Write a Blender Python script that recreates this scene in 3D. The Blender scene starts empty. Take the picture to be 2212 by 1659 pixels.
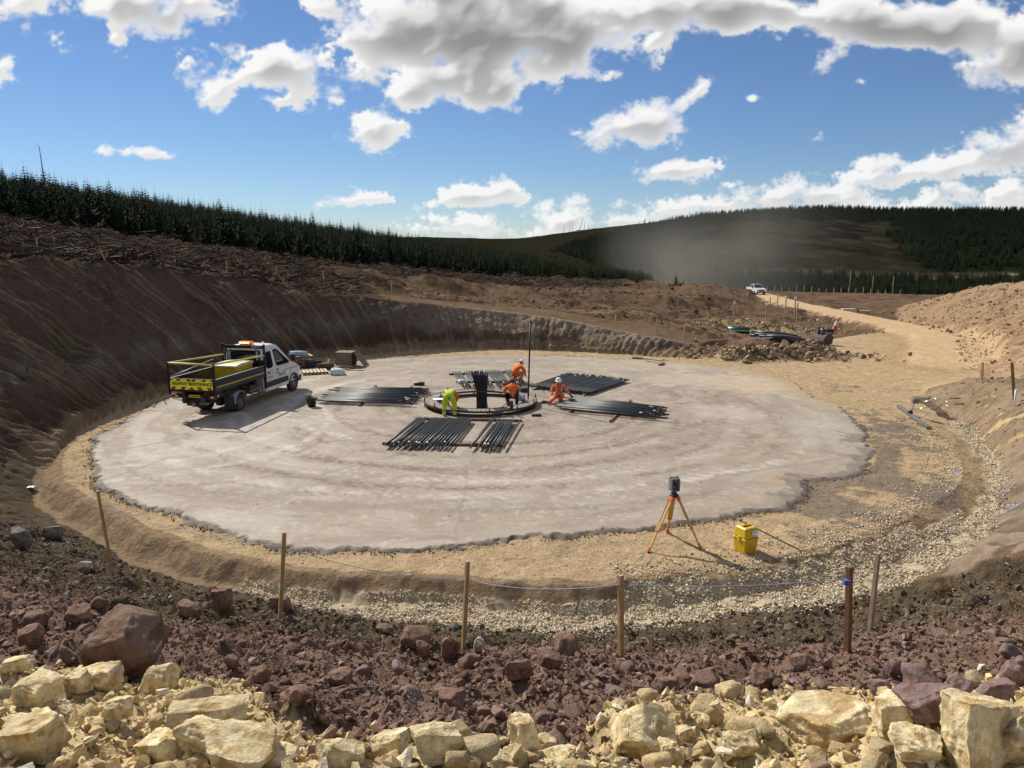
import bpy, bmesh, math, random
import numpy as np
from mathutils import Vector, Matrix, Euler
R = math.radians
random.seed(7); RNG = np.random.default_rng(11)
S = bpy.context.scene
COL = S.collection

# ------------------------------------------------------------------ camera
CAM = Vector((0, 0, 7.0)); PITCH = R(10.54); FPX = 1640.0
cam = bpy.data.cameras.new('camera'); cam.sensor_width = 36; cam.lens = 36 * FPX / 2212
cam.clip_start = 0.05; cam.clip_end = 9000
co = bpy.data.objects.new('camera', cam); COL.objects.link(co)
co.location = CAM; co.rotation_euler = (math.pi / 2 - PITCH, 0, 0); S.camera = co
S.render.resolution_x = 1024; S.render.resolution_y = 768
S.view_settings.view_transform = 'Standard'; S.view_settings.look = 'None'
S.view_settings.exposure = 0.16; S.view_settings.gamma = 1
S.cycles.use_denoising = True
S.cycles.max_bounces = 5; S.cycles.diffuse_bounces = 2; S.cycles.glossy_bounces = 2
S.cycles.transparent_max_bounces = 8; S.cycles.volume_bounces = 1
S.cycles.volume_step_rate = 2.0; S.cycles.volume_max_steps = 64
S.cycles.sample_clamp_indirect = 6

# sun: high in front and to the left of the view
SUN_AZ, SUN_EL = R(-43), R(41)           # azimuth from +y towards +x
SUN_DIR = Vector((math.sin(SUN_AZ) * math.cos(SUN_EL), math.cos(SUN_AZ) * math.cos(SUN_EL), math.sin(SUN_EL)))
sl = bpy.data.lights.new('sun', 'SUN'); sl.energy = 5.0; sl.angle = R(0.53); sl.color = (1, .935, .83)
so = bpy.data.objects.new('sun', sl); COL.objects.link(so); so.location = (-30, 40, 60)
so.rotation_euler = SUN_DIR.to_track_quat('Z', 'Y').to_euler()

def ray(px, py):                         # ray through a point of the photograph at 2212 px width
    dx = (px - 1106) / FPX; dy = -(py - 829.5) / FPX
    return Vector((dx, math.cos(PITCH) + dy * math.sin(PITCH), -math.sin(PITCH) + dy * math.cos(PITCH)))
def at(px, py, z=0.0):
    d = ray(px, py); t = (z - CAM.z) / d.z
    return Vector((d.x * t, d.y * t, z))
def atd(px, py, Y):
    d = ray(px, py); t = Y / d.y
    return Vector((d.x * t, Y, CAM.z + d.z * t))

# ------------------------------------------------------------------ numpy noise
_T = np.random.default_rng(3).random((256, 256)).astype(np.float32)
def vn2(x, y):
    xi = np.floor(x); yi = np.floor(y); fx = (x - xi); fy = (y - yi)
    fx = fx * fx * fx * (fx * (fx * 6 - 15) + 10); fy = fy * fy * fy * (fy * (fy * 6 - 15) + 10)
    a = xi.astype(np.int64) & 255; b = yi.astype(np.int64) & 255; a1 = (a + 1) & 255; b1 = (b + 1) & 255
    return (_T[b, a] * (1 - fx) + _T[b, a1] * fx) * (1 - fy) + (_T[b1, a] * (1 - fx) + _T[b1, a1] * fx) * fy
def fbm(x, y, o=5, g=.5, l=2.03):        # about -1 .. 1
    s = 0; a = 1; n = 0
    for k in range(o):
        s = s + a * (vn2(x + 17.3 * k, y + 41.7 * k) * 2 - 1); n += a; a *= g
        x, y = (x * .8 - y * .6) * l, (x * .6 + y * .8) * l
    return s / n * 1.6
def vn3(p):
    z = p[:, 2]; zi = np.floor(z); f = z - zi; f = f * f * (3 - 2 * f)
    return vn2(p[:, 0] + zi * 37.1, p[:, 1] + zi * 91.7) * (1 - f) + vn2(p[:, 0] + (zi + 1) * 37.1, p[:, 1] + (zi + 1) * 91.7) * f
def sst(x, a, b):
    t = np.clip((x - a) / (b - a), 0, 1); return t * t * (3 - 2 * t)

# ------------------------------------------------------------------ sky: Nishita plus a procedural cloud layer looked up by direction
def cloud_image():
    W, Hh = 2304, 960                    # azimuth -60..60, elevation -4..46
    az = np.linspace(-60, 60, W, dtype=np.float32)[None, :] * np.float32(math.pi / 180) + np.zeros((Hh, 1), np.float32)
    el = np.linspace(-4, 46, Hh, dtype=np.float32)[:, None] * np.float32(math.pi / 180) + np.zeros((1, W), np.float32)
    x = np.sin(az) * np.cos(el); y = np.cos(az) * np.cos(el); z = np.sin(el)
    zc = y * math.cos(PITCH) - z * math.sin(PITCH); yc = y * math.sin(PITCH) + z * math.cos(PITCH)
    zc = np.maximum(zc, .15)
    px = 1106 + FPX * x / zc; py = 829.5 - FPX * yc / zc
    # cloud masses: centre, radii, tilt (deg), density
    B = [(20,20,120,55,0,1),(60,60,70,30,20,.7),(340,15,150,60,5,1.3),(430,45,60,40,40,.7),(255,80,32,24,0,.5),
         (690,10,55,28,0,.8),(900,60,165,130,0,1.5),(1010,40,150,150,0,2.2),(1130,60,170,110,-10,2.2),(940,180,110,55,-10,1.5),
         (1060,190,95,50,-10,1.4),(1180,130,120,45,-35,1.0),(1240,90,70,70,0,.9),(820,100,80,95,0,1.0),(1085,215,40,30,20,.8),
         (600,150,75,42,-15,1.05),(680,150,50,50,60,.9),(690,200,45,40,0,.8),(470,190,32,52,-35,.85),(420,150,28,30,0,.6),(470,122,42,18,15,.6),
         (540,178,60,22,10,.75),(580,228,32,12,0,.55),(745,160,35,40,0,.55),(650,232,30,18,0,.5),
         (803,278,66,42,0,1.0),(805,255,40,35,0,.9),(315,335,52,11,3,.7),(228,332,16,9,0,.35),
         (1340,60,60,60,-30,.9),(1450,20,170,45,0,1.5),(1560,30,120,45,10,1.4),(1700,20,200,45,5,1.5),(1880,40,200,55,10,1.8),(2080,60,200,65,12,2.0),
         (2150,140,110,50,10,1.3),(2212,110,120,80,0,1.6),(1810,105,45,22,-30,.75),(1430,100,55,16,-35,.55),(1335,150,32,13,-30,.5),(1270,150,28,16,-20,.45),(1640,40,80,30,0,.8),
         (1385,275,100,48,-8,1.15),(1470,245,75,20,-42,.85),(1502,205,26,24,-40,.8),(1350,285,65,38,0,.9),(1255,278,20,12,0,.4),
         (1465,370,82,28,-4,1.05),(1430,375,42,24,0,.9),(1520,360,40,20,-10,.7),
         (765,437,78,13,0,.9),(795,430,38,17,0,.8),(1030,430,105,24,-6,1.1),(990,428,48,28,0,.9),(1090,412,44,26,0,1.0),
         (1180,440,18,11,-25,.5),(1240,437,24,11,-10,.5),(1330,442,22,10,0,.45),(960,490,60,18,0,.7),(940,478,30,18,0,.7),(1040,495,70,22,0,.75),(1010,480,40,22,0,.8),(890,495,55,10,0,.5),
         (1140,502,80,16,0,.65),(1210,485,70,26,0,.9),(1240,472,40,22,0,.8),(1330,478,60,22,-5,.9),(1400,462,62,22,-10,.9),(1500,455,55,20,0,.9),(1550,450,40,18,0,.85),
         (1620,437,55,22,0,1.0),(1705,425,75,30,-8,1.1),(1790,420,85,28,-5,1.05),(1880,445,110,24,0,.8),(1890,385,75,20,0,.95),(1905,358,60,18,-5,.9),(1980,375,100,26,-10,1.0),(2080,355,120,34,-8,1.1),(2180,330,110,50,-15,1.25),
         (2212,280,60,40,-30,.9),(2120,310,80,24,-8,.9),(2190,410,90,26,-12,1.0),(2060,410,80,22,-10,.85),(2010,440,100,18,-6,.75),(2180,445,90,20,-5,.8),(1700,455,140,14,0,.55),
         (1630,208,14,8,0,.3),(1765,293,14,8,-30,.3),(1585,405,16,5,0,.35),(1860,165,14,9,0,.25),(1775,382,14,7,0,.25),(10,165,22,24,0,.4)]
    # domain warp for lumpy outlines, smaller towards the horizon
    sc = np.clip(1.1 - (py / 560.), .30, 1.1)
    u = px / (120 * sc + 30); v = py / (120 * sc + 30)
    wx = fbm(px / 95, py / 80, 3) * 26 * sc; wy = fbm(px / 95 + 50, py / 80 + 9, 3) * 20 * sc
    qx = px + wx; qy = py + wy
    D = np.full(px.shape, -1.5, np.float32)
    for cx, cy, rx, ry, t, d in B:
        c, s = math.cos(R(t)), math.sin(R(t))
        ax = (qx - cx); ay = (qy - cy)
        a = (ax * c + ay * s) / (rx * 1.12); b = (-ax * s + ay * c) / (ry * 1.12)
        b = np.where(b > 0, b * 1.12, b)
        rr = a * a + b * b
        fall = d * (1 - rr)
        D = np.where(rr < 6, np.maximum(D, fall) + .16 * np.clip(fall, 0, 1) * np.clip(D, 0, 1), D)
    # clouds beyond the frame, by noise
    out = np.maximum(np.maximum(-px - 30, px - 2240), np.maximum(-py - 30, 0)) / 250
    n0 = fbm(np.degrees(az) / 9, np.degrees(el) / 6, 4)
    D = np.where(out > 0, np.maximum(D, (n0 * 1.5 - .1) * np.clip(out, 0, 1)), D)
    def box(a, k):                        # quick blur
        for ax in (0, 1):
            for _ in range(2):
                p_ = np.concatenate([np.repeat(a.take([0], ax), k, ax), a, np.repeat(a.take([-1], ax), k, ax)], ax); c_ = np.cumsum(p_, ax, dtype=np.float64)
                z_ = np.zeros_like(c_.take([0], ax)); c_ = np.concatenate([z_, c_], ax); n_ = a.shape[ax]; w_ = 2 * k + 1
                a = ((c_.take(range(w_, w_ + n_), ax) - c_.take(range(0, n_), ax)) / w_).astype(np.float32)
        return a
    wl = sst(sc, .34, .95)                 # coarse billows overhead, finer towards the horizon
    def two(fx, fy, o, g, s0): return fbm(px / fx + s0, py / fy + s0, o, g) * wl + fbm(px * 2.1 / fx + s0 + 31, py * 2.3 / fy + s0, o, g) * (1 - wl)
    nb = two(88, 70, 8, .56, 0); bil = 1 - 2 * np.abs(two(70, 60, 6, .5, 7)); fine = two(17, 14, 5, .6, 3)
    dens = D + (.80 * nb + .26 * bil) * (.6 + .4 * wl) + .36 * fine * (1 - .55 * sst(D, .3, 1.2)) - .05
    soft = .46 + 1.0 * np.clip(fbm(px / 60 + 9, py / 60, 3) + .4, 0, 1)
    alpha = sst(dens, -.02, soft) * (.92 + .08 * np.clip(dens * 2, 0, 1))
    veil = .55 * sst(D + .95 * nb + .55 * fine + .3 * fbm(px / 8, py / 7, 3), -.42, .75) * sst(nb, -.6, .3)
    body = alpha; alpha = 1 - (1 - alpha) * (1 - veil)
    th = np.clip(dens, 0, 2.4)
    hz = 1 - sst(np.degrees(el), 2, 13)
    # depth gathered from the sun's side (up and to the left in the sky) shades the undersides
    thb = box(th, 3); tau = np.zeros_like(th); acc = np.zeros(W, np.float32); cols = np.arange(W)
    for r_ in range(Hh - 1, -1, -1):
        dec = np.interp(-4 + 50 * r_ / Hh, [0, 4, 12, 25], [.84, .89, .965, .982])
        acc = np.interp(cols - .45, cols, acc) * dec + thb[r_] * (1 - dec) * 2.6
        acc[2:-2] = .1 * acc[:-4] + .22 * acc[1:-3] + .36 * acc[2:-2] + .22 * acc[3:-1] + .1 * acc[4:]
        tau[r_] = acc
    tau = box(tau, 4)
    scat = np.exp(-tau * .55); core = np.exp(-np.maximum(box(th, 9) - .66, 0) * 1.15)
    hgt = np.clip(dens, 0, 1.6) ** .7 * 1.0 + .30 * bil * sst(dens, 0, .5)
    det = 0
    for k_, w_ in ((1, .5), (3, .9), (8, 1.2), (14, .9)):
        g = box(hgt, k_); gy, gx = np.gradient(g); det = det + w_ * k_ * (-(gy * .85) + gx * .5)
    det = np.clip(det * .8, -.09, .26)
    lum = .30 + .74 * (.30 * scat + .70 * core) + det * (.35 + .65 * np.clip(th * 1.5, 0, 1))
    lum = lum * body + (1 - body) * .93
    lum = np.clip(lum, .16, 1.05); lum = lum * (1 - .15 * hz) + .15 * hz
    img = bpy.data.images.new('cloud_layer', W, Hh, alpha=True, float_buffer=True)
    img.colorspace_settings.name = 'Non-Color'
    a4 = np.ones((Hh, W, 4), np.float32)
    a4[..., 0] = alpha * (1 - .06 * hz); a4[..., 1] = lum; a4[..., 2] = np.clip(1 - tau, 0, 1)
    img.pixels.foreach_set(a4.ravel()); img.update(); img.pack()
    return img

def build_world():
    w = bpy.data.worlds.new('World'); S.world = w; w.use_nodes = True
    nt = w.node_tree; N = nt.nodes; L = nt.links; N.clear()
    out = N.new('ShaderNodeOutputWorld'); bg = N.new('ShaderNodeBackground'); bg.inputs[1].default_value = .055
    sky = N.new('ShaderNodeTexSky'); sky.sky_type = 'NISHITA'; sky.sun_disc = False
    sky.sun_elevation = SUN_EL; sky.sun_rotation = SUN_AZ
    sky.altitude = 1200; sky.air_density = 1.0; sky.dust_density = .05; sky.ozone_density = 4.0
    tc = N.new('ShaderNodeTexCoord'); sp = N.new('ShaderNodeSeparateXYZ'); L.new(tc.outputs['Generated'], sp.inputs[0])
    def m(op, a, b=None, c=None):
        n = N.new('ShaderNodeMath'); n.operation = op
        for i, v in enumerate((a, b, c)):
            if v is None: continue
            if isinstance(v, (int, float)): n.inputs[i].default_value = v
            else: L.new(v, n.inputs[i])
        return n.outputs[0]
    az = m('ARCTAN2', sp.outputs[0], sp.outputs[1]); el = m('ARCSINE', sp.outputs[2])
    u = m('MULTIPLY_ADD', az, 180 / math.pi / 120, .5); v = m('MULTIPLY_ADD', el, 180 / math.pi / 50, 4 / 50)
    cb = N.new('ShaderNodeCombineXYZ'); L.new(u, cb.inputs[0]); L.new(v, cb.inputs[1])
    it = N.new('ShaderNodeTexImage'); it.image = cloud_image(); it.extension = 'MIRROR'; it.interpolation = 'Cubic'
    L.new(cb.outputs[0], it.inputs[0])
    s2 = N.new('ShaderNodeSeparateColor'); L.new(it.outputs[0], s2.inputs[0])
    up = m('GREATER_THAN', sp.outputs[2], -.02)
    fac = m('MULTIPLY', s2.outputs[0], up)
    ramp = N.new('ShaderNodeValToRGB'); e = ramp.color_ramp.elements
    e[0].position = .18; e[0].color = (2.9, 2.9, 3.0, 1); e[1].position = 1; e[1].color = (15.5, 15.4, 15.2, 1)
    e.new(.55).color = (8.4, 8.4, 8.5, 1)
    L.new(s2.outputs[1], ramp.inputs[0])
    tint = N.new('ShaderNodeMix'); tint.data_type = 'RGBA'; tint.blend_type = 'MULTIPLY'; tint.inputs[0].default_value = 1
    L.new(sky.outputs[0], tint.inputs[6]); tint.inputs[7].default_value = SKY_TINT
    mix = N.new('ShaderNodeMix'); mix.data_type = 'RGBA'
    L.new(fac, mix.inputs[0]); L.new(tint.outputs[2], mix.inputs[6]); L.new(ramp.outputs[0], mix.inputs[7])
    L.new(mix.outputs[2], bg.inputs[0]); L.new(bg.outputs[0], out.inputs[0])
    w.cycles.sampling_method = 'MANUAL'; w.cycles.sample_map_resolution = 512
SKY_TINT = (1.12, 1.24, 1.42, 1)
build_world()

# ------------------------------------------------------------------ mesh and material helpers
def tag(o, label=None, cat=None, group=None, kind=None):
    if label: o['label'] = label
    if cat: o['category'] = cat
    if group: o['group'] = group
    if kind: o['kind'] = kind
    return o
def link(name, me, parent=None, mats=()):
    o = bpy.data.objects.new(name, me); COL.objects.link(o)
    for m_ in mats: me.materials.append(m_)
    if parent: o.parent = parent
    return o
def empty(name, loc=(0, 0, 0), rz=0):
    o = bpy.data.objects.new(name, None); COL.objects.link(o); o.location = loc; o.rotation_euler = (0, 0, rz)
    o.empty_display_size = .1
    return o
def np_mesh(name, V, F, col=None, smooth=True, uv=None):
    me = bpy.data.meshes.new(name); V = np.asarray(V, np.float32); F = np.asarray(F, np.int32); k = F.shape[1]
    me.vertices.add(len(V)); me.vertices.foreach_set('co', V.ravel())
    me.loops.add(F.size); me.loops.foreach_set('vertex_index', F.ravel())
    me.polygons.add(len(F)); me.polygons.foreach_set('loop_start', np.arange(0, F.size, k, dtype=np.int32))
    me.polygons.foreach_set('use_smooth', np.full(len(F), smooth))
    me.update(calc_edges=True)
    if col is not None:
        a = me.color_attributes.new('Col', 'FLOAT_COLOR', 'POINT')
        c4 = np.ones((len(V), 4), np.float32); c4[:, :3] = col; a.data.foreach_set('color', c4.ravel())
    return me
def copy_tree(o, parent=None):
    c = o.copy(); COL.objects.link(c)
    if parent: c.parent = parent
    for ch in list(o.children): copy_tree(ch, c)
    return c

class MB:                                # collects faces of one mesh
    def __init__(s): s.v = []; s.f = []; s.m = []; s.sm = []
    def add(s, V, F, mi=0, smooth=False, M=None):
        b = len(s.v)
        for p in V:
            p = Vector(p); s.v.append(tuple(M @ p) if M is not None else tuple(p))
        for f in F: s.f.append(tuple(b + i for i in f)); s.m.append(mi); s.sm.append(smooth)
        return s
    def box(s, c, d, rz=0, mi=0, M=None, rot=None, bev=0):
        x, y, z = d[0] / 2, d[1] / 2, d[2] / 2
        Q = Matrix.Translation(c) @ (rot.to_4x4() if rot is not None else Matrix.Rotation(rz, 4, 'Z'))
        if M is not None: Q = M @ Q
        if bev > 0:
            b = min(bev, x * .9, y * .9, z * .9)
            bm = bmesh.new(); bmesh.ops.create_cube(bm, size=1)
            for v in bm.verts: v.co = Vector((v.co.x * d[0], v.co.y * d[1], v.co.z * d[2]))
            bmesh.ops.bevel(bm, geom=list(bm.edges), offset=b, segments=2, profile=.6, affect='EDGES')
            bm.verts.index_update()
            s.add([v.co.copy() for v in bm.verts], [[v.index for v in f.verts] for f in bm.faces], mi, False, Q); bm.free(); return s
        V = [(-x, -y, -z), (x, -y, -z), (x, y, -z), (-x, y, -z), (-x, -y, z), (x, -y, z), (x, y, z), (-x, y, z)]
        return s.add(V, [(3, 2, 1, 0), (4, 5, 6, 7), (0, 1, 5, 4), (1, 2, 6, 5), (2, 3, 7, 6), (3, 0, 4, 7)], mi, False, Q)
    def tube(s, p0, p1, r0, r1=None, n=8, mi=0, M=None, cap=True, smooth=True):
        return s.path([p0, p1], [r0, r0 if r1 is None else r1], n, mi, M, cap, smooth)
    def path(s, P, Rr, n=8, mi=0, M=None, cap=True, smooth=True):
        P = [Vector(p) for p in P]; 
        if not hasattr(Rr, '__len__'): Rr = [Rr] * len(P)
        V = []; up = None
        for i, p in enumerate(P):
            t = (P[min(i + 1, len(P) - 1)] - P[max(i - 1, 0)]).normalized()
            if up is None:
                up = Vector((0, 0, 1)) if abs(t.z) < .9 else Vector((1, 0, 0))
            a = t.cross(up).normalized(); b = a.cross(t).normalized(); up = b
            for k in range(n):
                w = 2 * math.pi * k / n; V.append(p + (a * math.cos(w) + b * math.sin(w)) * Rr[i])
        F = []
        for i in range(len(P) - 1):
            for k in range(n):
                F.append((i * n + k, i * n + (k + 1) % n, (i + 1) * n + (k + 1) % n, (i + 1) * n + k))
        s.add(V, F, mi, smooth, M)
        if cap:
            b = len(s.v) - len(V)
            s.f.append(tuple(b + k for k in reversed(range(n)))); s.m.append(mi); s.sm.append(False)
            s.f.append(tuple(b + (len(P) - 1) * n + k for k in range(n))); s.m.append(mi); s.sm.append(False)
        return s
    def lathe(s, prof, c=(0, 0, 0), n=24, mi=0, M=None, smooth=True, a0=0, a1=2 * math.pi):
        full = abs(a1 - a0 - 2 * math.pi) < 1e-6; m_ = n if full else n + 1
        V = []
        for r, z in prof:
            for k in range(m_):
                w = a0 + (a1 - a0) * k / n; V.append((c[0] + r * math.cos(w), c[1] + r * math.sin(w), c[2] + z))
        F = []
        for i in range(len(prof) - 1):
            for k in range(n):
                k2 = (k + 1) % m_
                F.append((i * m_ + k, i * m_ + k2, (i + 1) * m_ + k2, (i + 1) * m_ + k))
        return s.add(V, F, mi, smooth, M)
    def prism(s, pts, y0, y1, mi=0, M=None):     # polygon in xz, extruded along y
        n = len(pts); V = [(x, y0, z) for x, z in pts] + [(x, y1, z) for x, z in pts]
        F = [tuple(range(n)), tuple(reversed(range(n, 2 * n)))] + [(i, n + i, n + (i + 1) % n, (i + 1) % n) for i in range(n)]
        F = [tuple(reversed(f)) for f in F]
        return s.add(V, F, mi, False, M)
    def build(s, name, mats, parent=None, recalc=True):
        me = bpy.data.meshes.new(name); me.from_pydata(s.v, [], s.f); 
        me.polygons.foreach_set('material_index', s.m); me.polygons.foreach_set('use_smooth', s.sm); me.update()
        if recalc:
            bm = bmesh.new(); bm.from_mesh(me); bmesh.ops.recalc_face_normals(bm, faces=bm.faces); bm.to_mesh(me); bm.free()
        if not isinstance(mats, (list, tuple)): mats = [mats]
        return link(name, me, parent, mats)

MATS = {}
def mat(name, col, rough=.6, metal=0, spec=.5, vary=.0, scale=6., bump=.0, bscale=20., emit=None, dirt=None, coat=0, bdist=.02):
    if name in MATS: return MATS[name]
    m_ = bpy.data.materials.new(name); m_.use_nodes = True; nt = m_.node_tree; N = nt.nodes; L = nt.links
    b = N['Principled BSDF']; b.inputs['Base Color'].default_value = (*col, 1); b.inputs['Roughness'].default_value = rough
    b.inputs['Metallic'].default_value = metal; b.inputs['Specular IOR Level'].default_value = spec
    if coat: b.inputs['Coat Weight'].default_value = coat
    tc = N.new('ShaderNodeTexCoord')
    if vary or dirt:
        nz = N.new('ShaderNodeTexNoise'); nz.inputs['Scale'].default_value = scale; nz.inputs['Detail'].default_value = 5
        L.new(tc.outputs['Object'], nz.inputs['Vector'])
        rp = N.new('ShaderNodeValToRGB'); e = rp.color_ramp.elements
        e[0].position = .3; e[1].position = .72
        d = dirt or tuple(c * (1 - vary) for c in col)
        e[0].color = (*d, 1); e[1].color = (*(tuple(min(1, c * (1 + vary * .6)) for c in col)), 1)
        L.new(nz.outputs['Fac'], rp.inputs['Fac']); L.new(rp.outputs['Color'], b.inputs['Base Color'])
    if bump:
        n2 = N.new('ShaderNodeTexNoise'); n2.inputs['Scale'].default_value = bscale; n2.inputs['Detail'].default_value = 6
        L.new(tc.outputs['Object'], n2.inputs['Vector'])
        bp = N.new('ShaderNodeBump'); bp.inputs['Strength'].default_value = bump; bp.inputs['Distance'].default_value = bdist
        L.new(n2.outputs['Fac'], bp.inputs['Height']); L.new(bp.outputs['Normal'], b.inputs['Normal'])
    if emit:
        b.inputs['Emission Color'].default_value = (*emit[0], 1); b.inputs['Emission Strength'].default_value = emit[1]
    MATS[name] = m_; return m_
def attr_mat(name, rough=.95, v=.35, scale=3., fine=40., bump=.4, bscale=25., bdist=.03, spec=.2, mid=9.):
    """base colour from the mesh's own material zones (soil, gravel, clay ...), broken up by noise"""
    m_ = bpy.data.materials.new(name); m_.use_nodes = True; nt = m_.node_tree; N = nt.nodes; L = nt.links
    b = N['Principled BSDF']; b.inputs['Roughness'].default_value = rough; b.inputs['Specular IOR Level'].default_value = spec
    at_ = N.new('ShaderNodeAttribute'); at_.attribute_name = 'Col'; tc = N.new('ShaderNodeTexCoord')
    cur = at_.outputs['Color']
    for sc, amt in ((scale, v), (mid, v * .8), (fine, v)):
        nz = N.new('ShaderNodeTexNoise'); nz.inputs['Scale'].default_value = sc; nz.inputs['Detail'].default_value = 4
        nz.inputs['Roughness'].default_value = .65
        L.new(tc.outputs['Object'], nz.inputs['Vector'])
        mr = N.new('ShaderNodeMapRange'); mr.inputs['From Min'].default_value = .3; mr.inputs['From Max'].default_value = .7
        mr.inputs['To Min'].default_value = 1 - amt; mr.inputs['To Max'].default_value = 1 + amt * .8
        L.new(nz.outputs['Fac'], mr.inputs['Value'])
        mx = N.new('ShaderNodeMix'); mx.data_type = 'RGBA'; mx.blend_type = 'MULTIPLY'; mx.inputs[0].default_value = 1
        L.new(cur, mx.inputs[6]); L.new(mr.outputs[0], mx.inputs[7]); cur = mx.outputs[2]
    L.new(cur, b.inputs['Base Color'])
    nrm = None
    for sc, st, dist in ((bscale, bump, bdist), (bscale * .22, bump, bdist * 3)):
        n2 = N.new('ShaderNodeTexNoise'); n2.inputs['Scale'].default_value = sc; n2.inputs['Detail'].default_value = 7
        n2.inputs['Roughness'].default_value = .6
        L.new(tc.outputs['Object'], n2.inputs['Vector'])
        bp = N.new('ShaderNodeBump'); bp.inputs['Strength'].default_value = st; bp.inputs['Distance'].default_value = dist
        L.new(n2.outputs['Fac'], bp.inputs['Height'])
        if nrm: L.new(nrm, bp.inputs['Normal'])
        nrm = bp.outputs['Normal']
    L.new(nrm, b.inputs['Normal'])
    return m_
# ------------------------------------------------------------------ the ground: one sheet, pit and hills
CX, CY = -1.4, 32.4
# angle about the pit centre (0 = away from the camera, 90 = right): (radius, height) of lip, trench, foot, mid bank, crest, behind
PROF = [
 (-180,(17.2,-0.035),(17.66,-0.44),(18.6,-0.42),(22.4,1.2),(29.6,4.7),(34,5.3)),
 (-170,(17.2,-0.035),(17.66,-0.44),(17.9,-0.45),(21.8,1.35),(29.6,4.75),(34,5.3)),
 (-160,(16.8,-0.035),(17.26,-0.44),(17.46,-0.48),(21,1.3),(29,4.8),(34,5.4)),
 (-145,(16.1,-0.035),(16.56,-0.44),(16.759999999999998,-0.48),(20.5,1.2),(28,4.8),(34,5.6)),
 (-130,(16.2,-0.035),(16.66,-0.44),(16.9,-0.45),(19.5,1.3),(26,5.4),(32,6)),
 (-118,(15.9,-.035),(16.0,.15),(16.3,.3),(18.5,2.6),(23.5,6),(30,6.6)),
 (-100,(15.4,-0.035),(15.5,0.5),(15.8,0.6),(17.43,3.2),(20.24,6.4),(28,6.8)),
 (-80,(15,-0.035),(15.1,0.5),(15.4,0.6),(17.1,3.2),(19.84,6.2),(28,6.6)),
 (-65,(15.9,-0.035),(16.0,0.45),(16.3,0.5),(17.71,2.9),(20.15,5.7),(28,6.1)),
 (-50,(17,-0.035),(17.1,0.4),(17.3,0.5),(18.26,2.6),(20.33,4.9),(28,5.4)),
 (-37,(17,-0.035),(17.1,0.4),(17.3,0.5),(17.97,2.3),(19.96,4.1),(28,4.5)),
 (-22,(17.4,-0.035),(17.5,0.35),(17.75,0.4),(18.08,1.7),(19.71,3.3),(28,3.5)),
 (-6,(18.3,-.035),(18.4,.3),(18.6,.35),(18.8,1.3),(20.2,2.6),(28,2.8)),
 (13,(17.8,-.035),(17.9,.25),(18.1,.3),(18.4,.9),(19.6,1.9),(28,2.1)),
 (32,(17.9,-.035),(18.0,.1),(18.1,.12),(18.6,.5),(19.8,.95),(28,1.1)),
 (45,(18.8,-.035),(18.9,0),(19,0),(19.6,.25),(21,.4),(28,.3)),
 (52,(19,-.035),(20,-.03),(21,0),(22,0),(24,0),(28,0)),
 (70,(19,-.035),(21,-.03),(24,-.02),(25,.05),(27,.1),(30,.1)),
 (84,(18.5,-.035),(19.5,-.05),(20.4,-.05),(21.2,.4),(22.5,.8),(28,1.2)),
 (95,(18.2,-.035),(19,-.1),(19.8,-.1),(20.6,.7),(21.6,1.2),(28,1.8)),
 (109,(18,-.035),(18.6,-.15),(19.3,-.15),(20.1,.8),(21.3,1.8),(28,2.5)),
 (123,(18.2,-.035),(18.8,-.3),(19.2,-.3),(20.3,.7),(21.8,2.0),(28,3.2)),
 (135,(18,-.035),(18.8,-.35),(19.4,-.38),(20.6,.7),(22.5,2.2),(29,3.8)),
 (147,(18,-.035),(18.8,-.4),(19.6,-.4),(21,.55),(24,1.9),(30,4.2)),
 (160,(18,-.035),(18.4,-.4),(19.1,-.4),(21.9,.6),(28.5,4.2),(34,5.2)),
 (170,(17.8,-0.035),(18.26,-0.44),(18.9,-0.42),(22.5,1.05),(29.4,4.65),(34,5.3)),
 (180,(17.2,-0.035),(17.66,-0.44),(18.6,-0.42),(22.4,1.2),(29.6,4.7),(34,5.3))]
_pk = np.array([p[0] for p in PROF], float); _pr = np.array([[q[0] for q in p[1:]] for p in PROF]); _pz = np.array([[q[1] for q in p[1:]] for p in PROF])
_fine = np.linspace(-180, 180, 721)
def _smooth(a):
    f = np.interp(_fine, _pk, a); k = np.hanning(15); k /= k.sum()
    return np.convolve(np.concatenate([f[-16:-1], f, f[1:16]]), k, 'same')[15:-15]
_fr = np.stack([_smooth(_pr[:, i]) for i in range(6)], 1); _fz = np.stack([_smooth(_pz[:, i]) for i in range(6)], 1)
def pit(phi, r):
    """height from the pit table, and the fractional band index (0 inside lip .. 6 behind the crest)"""
    z = np.zeros_like(r); s = np.zeros_like(r)
    rp = [np.zeros_like(r)] + [np.interp(phi, _fine, _fr[:, i]) for i in range(6)]
    zp = [np.full_like(r, -.03)] + [np.interp(phi, _fine, _fz[:, i]) for i in range(6)]
    z[:] = zp[6]; s[:] = 6
    for i in range(6):
        t = (r - rp[i]) / np.maximum(rp[i + 1] - rp[i], 1e-3); m_ = (t >= 0) & (t < 1)
        z = np.where(m_, zp[i] + (zp[i + 1] - zp[i]) * t, z); s = np.where(m_, i + t, s)
    return z, s
FD = np.array([0, 40, 50, 62, 84, 110, 139, 170, 200, 260, 400, 500, 650, 900, 1500, 3500.])
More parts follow.
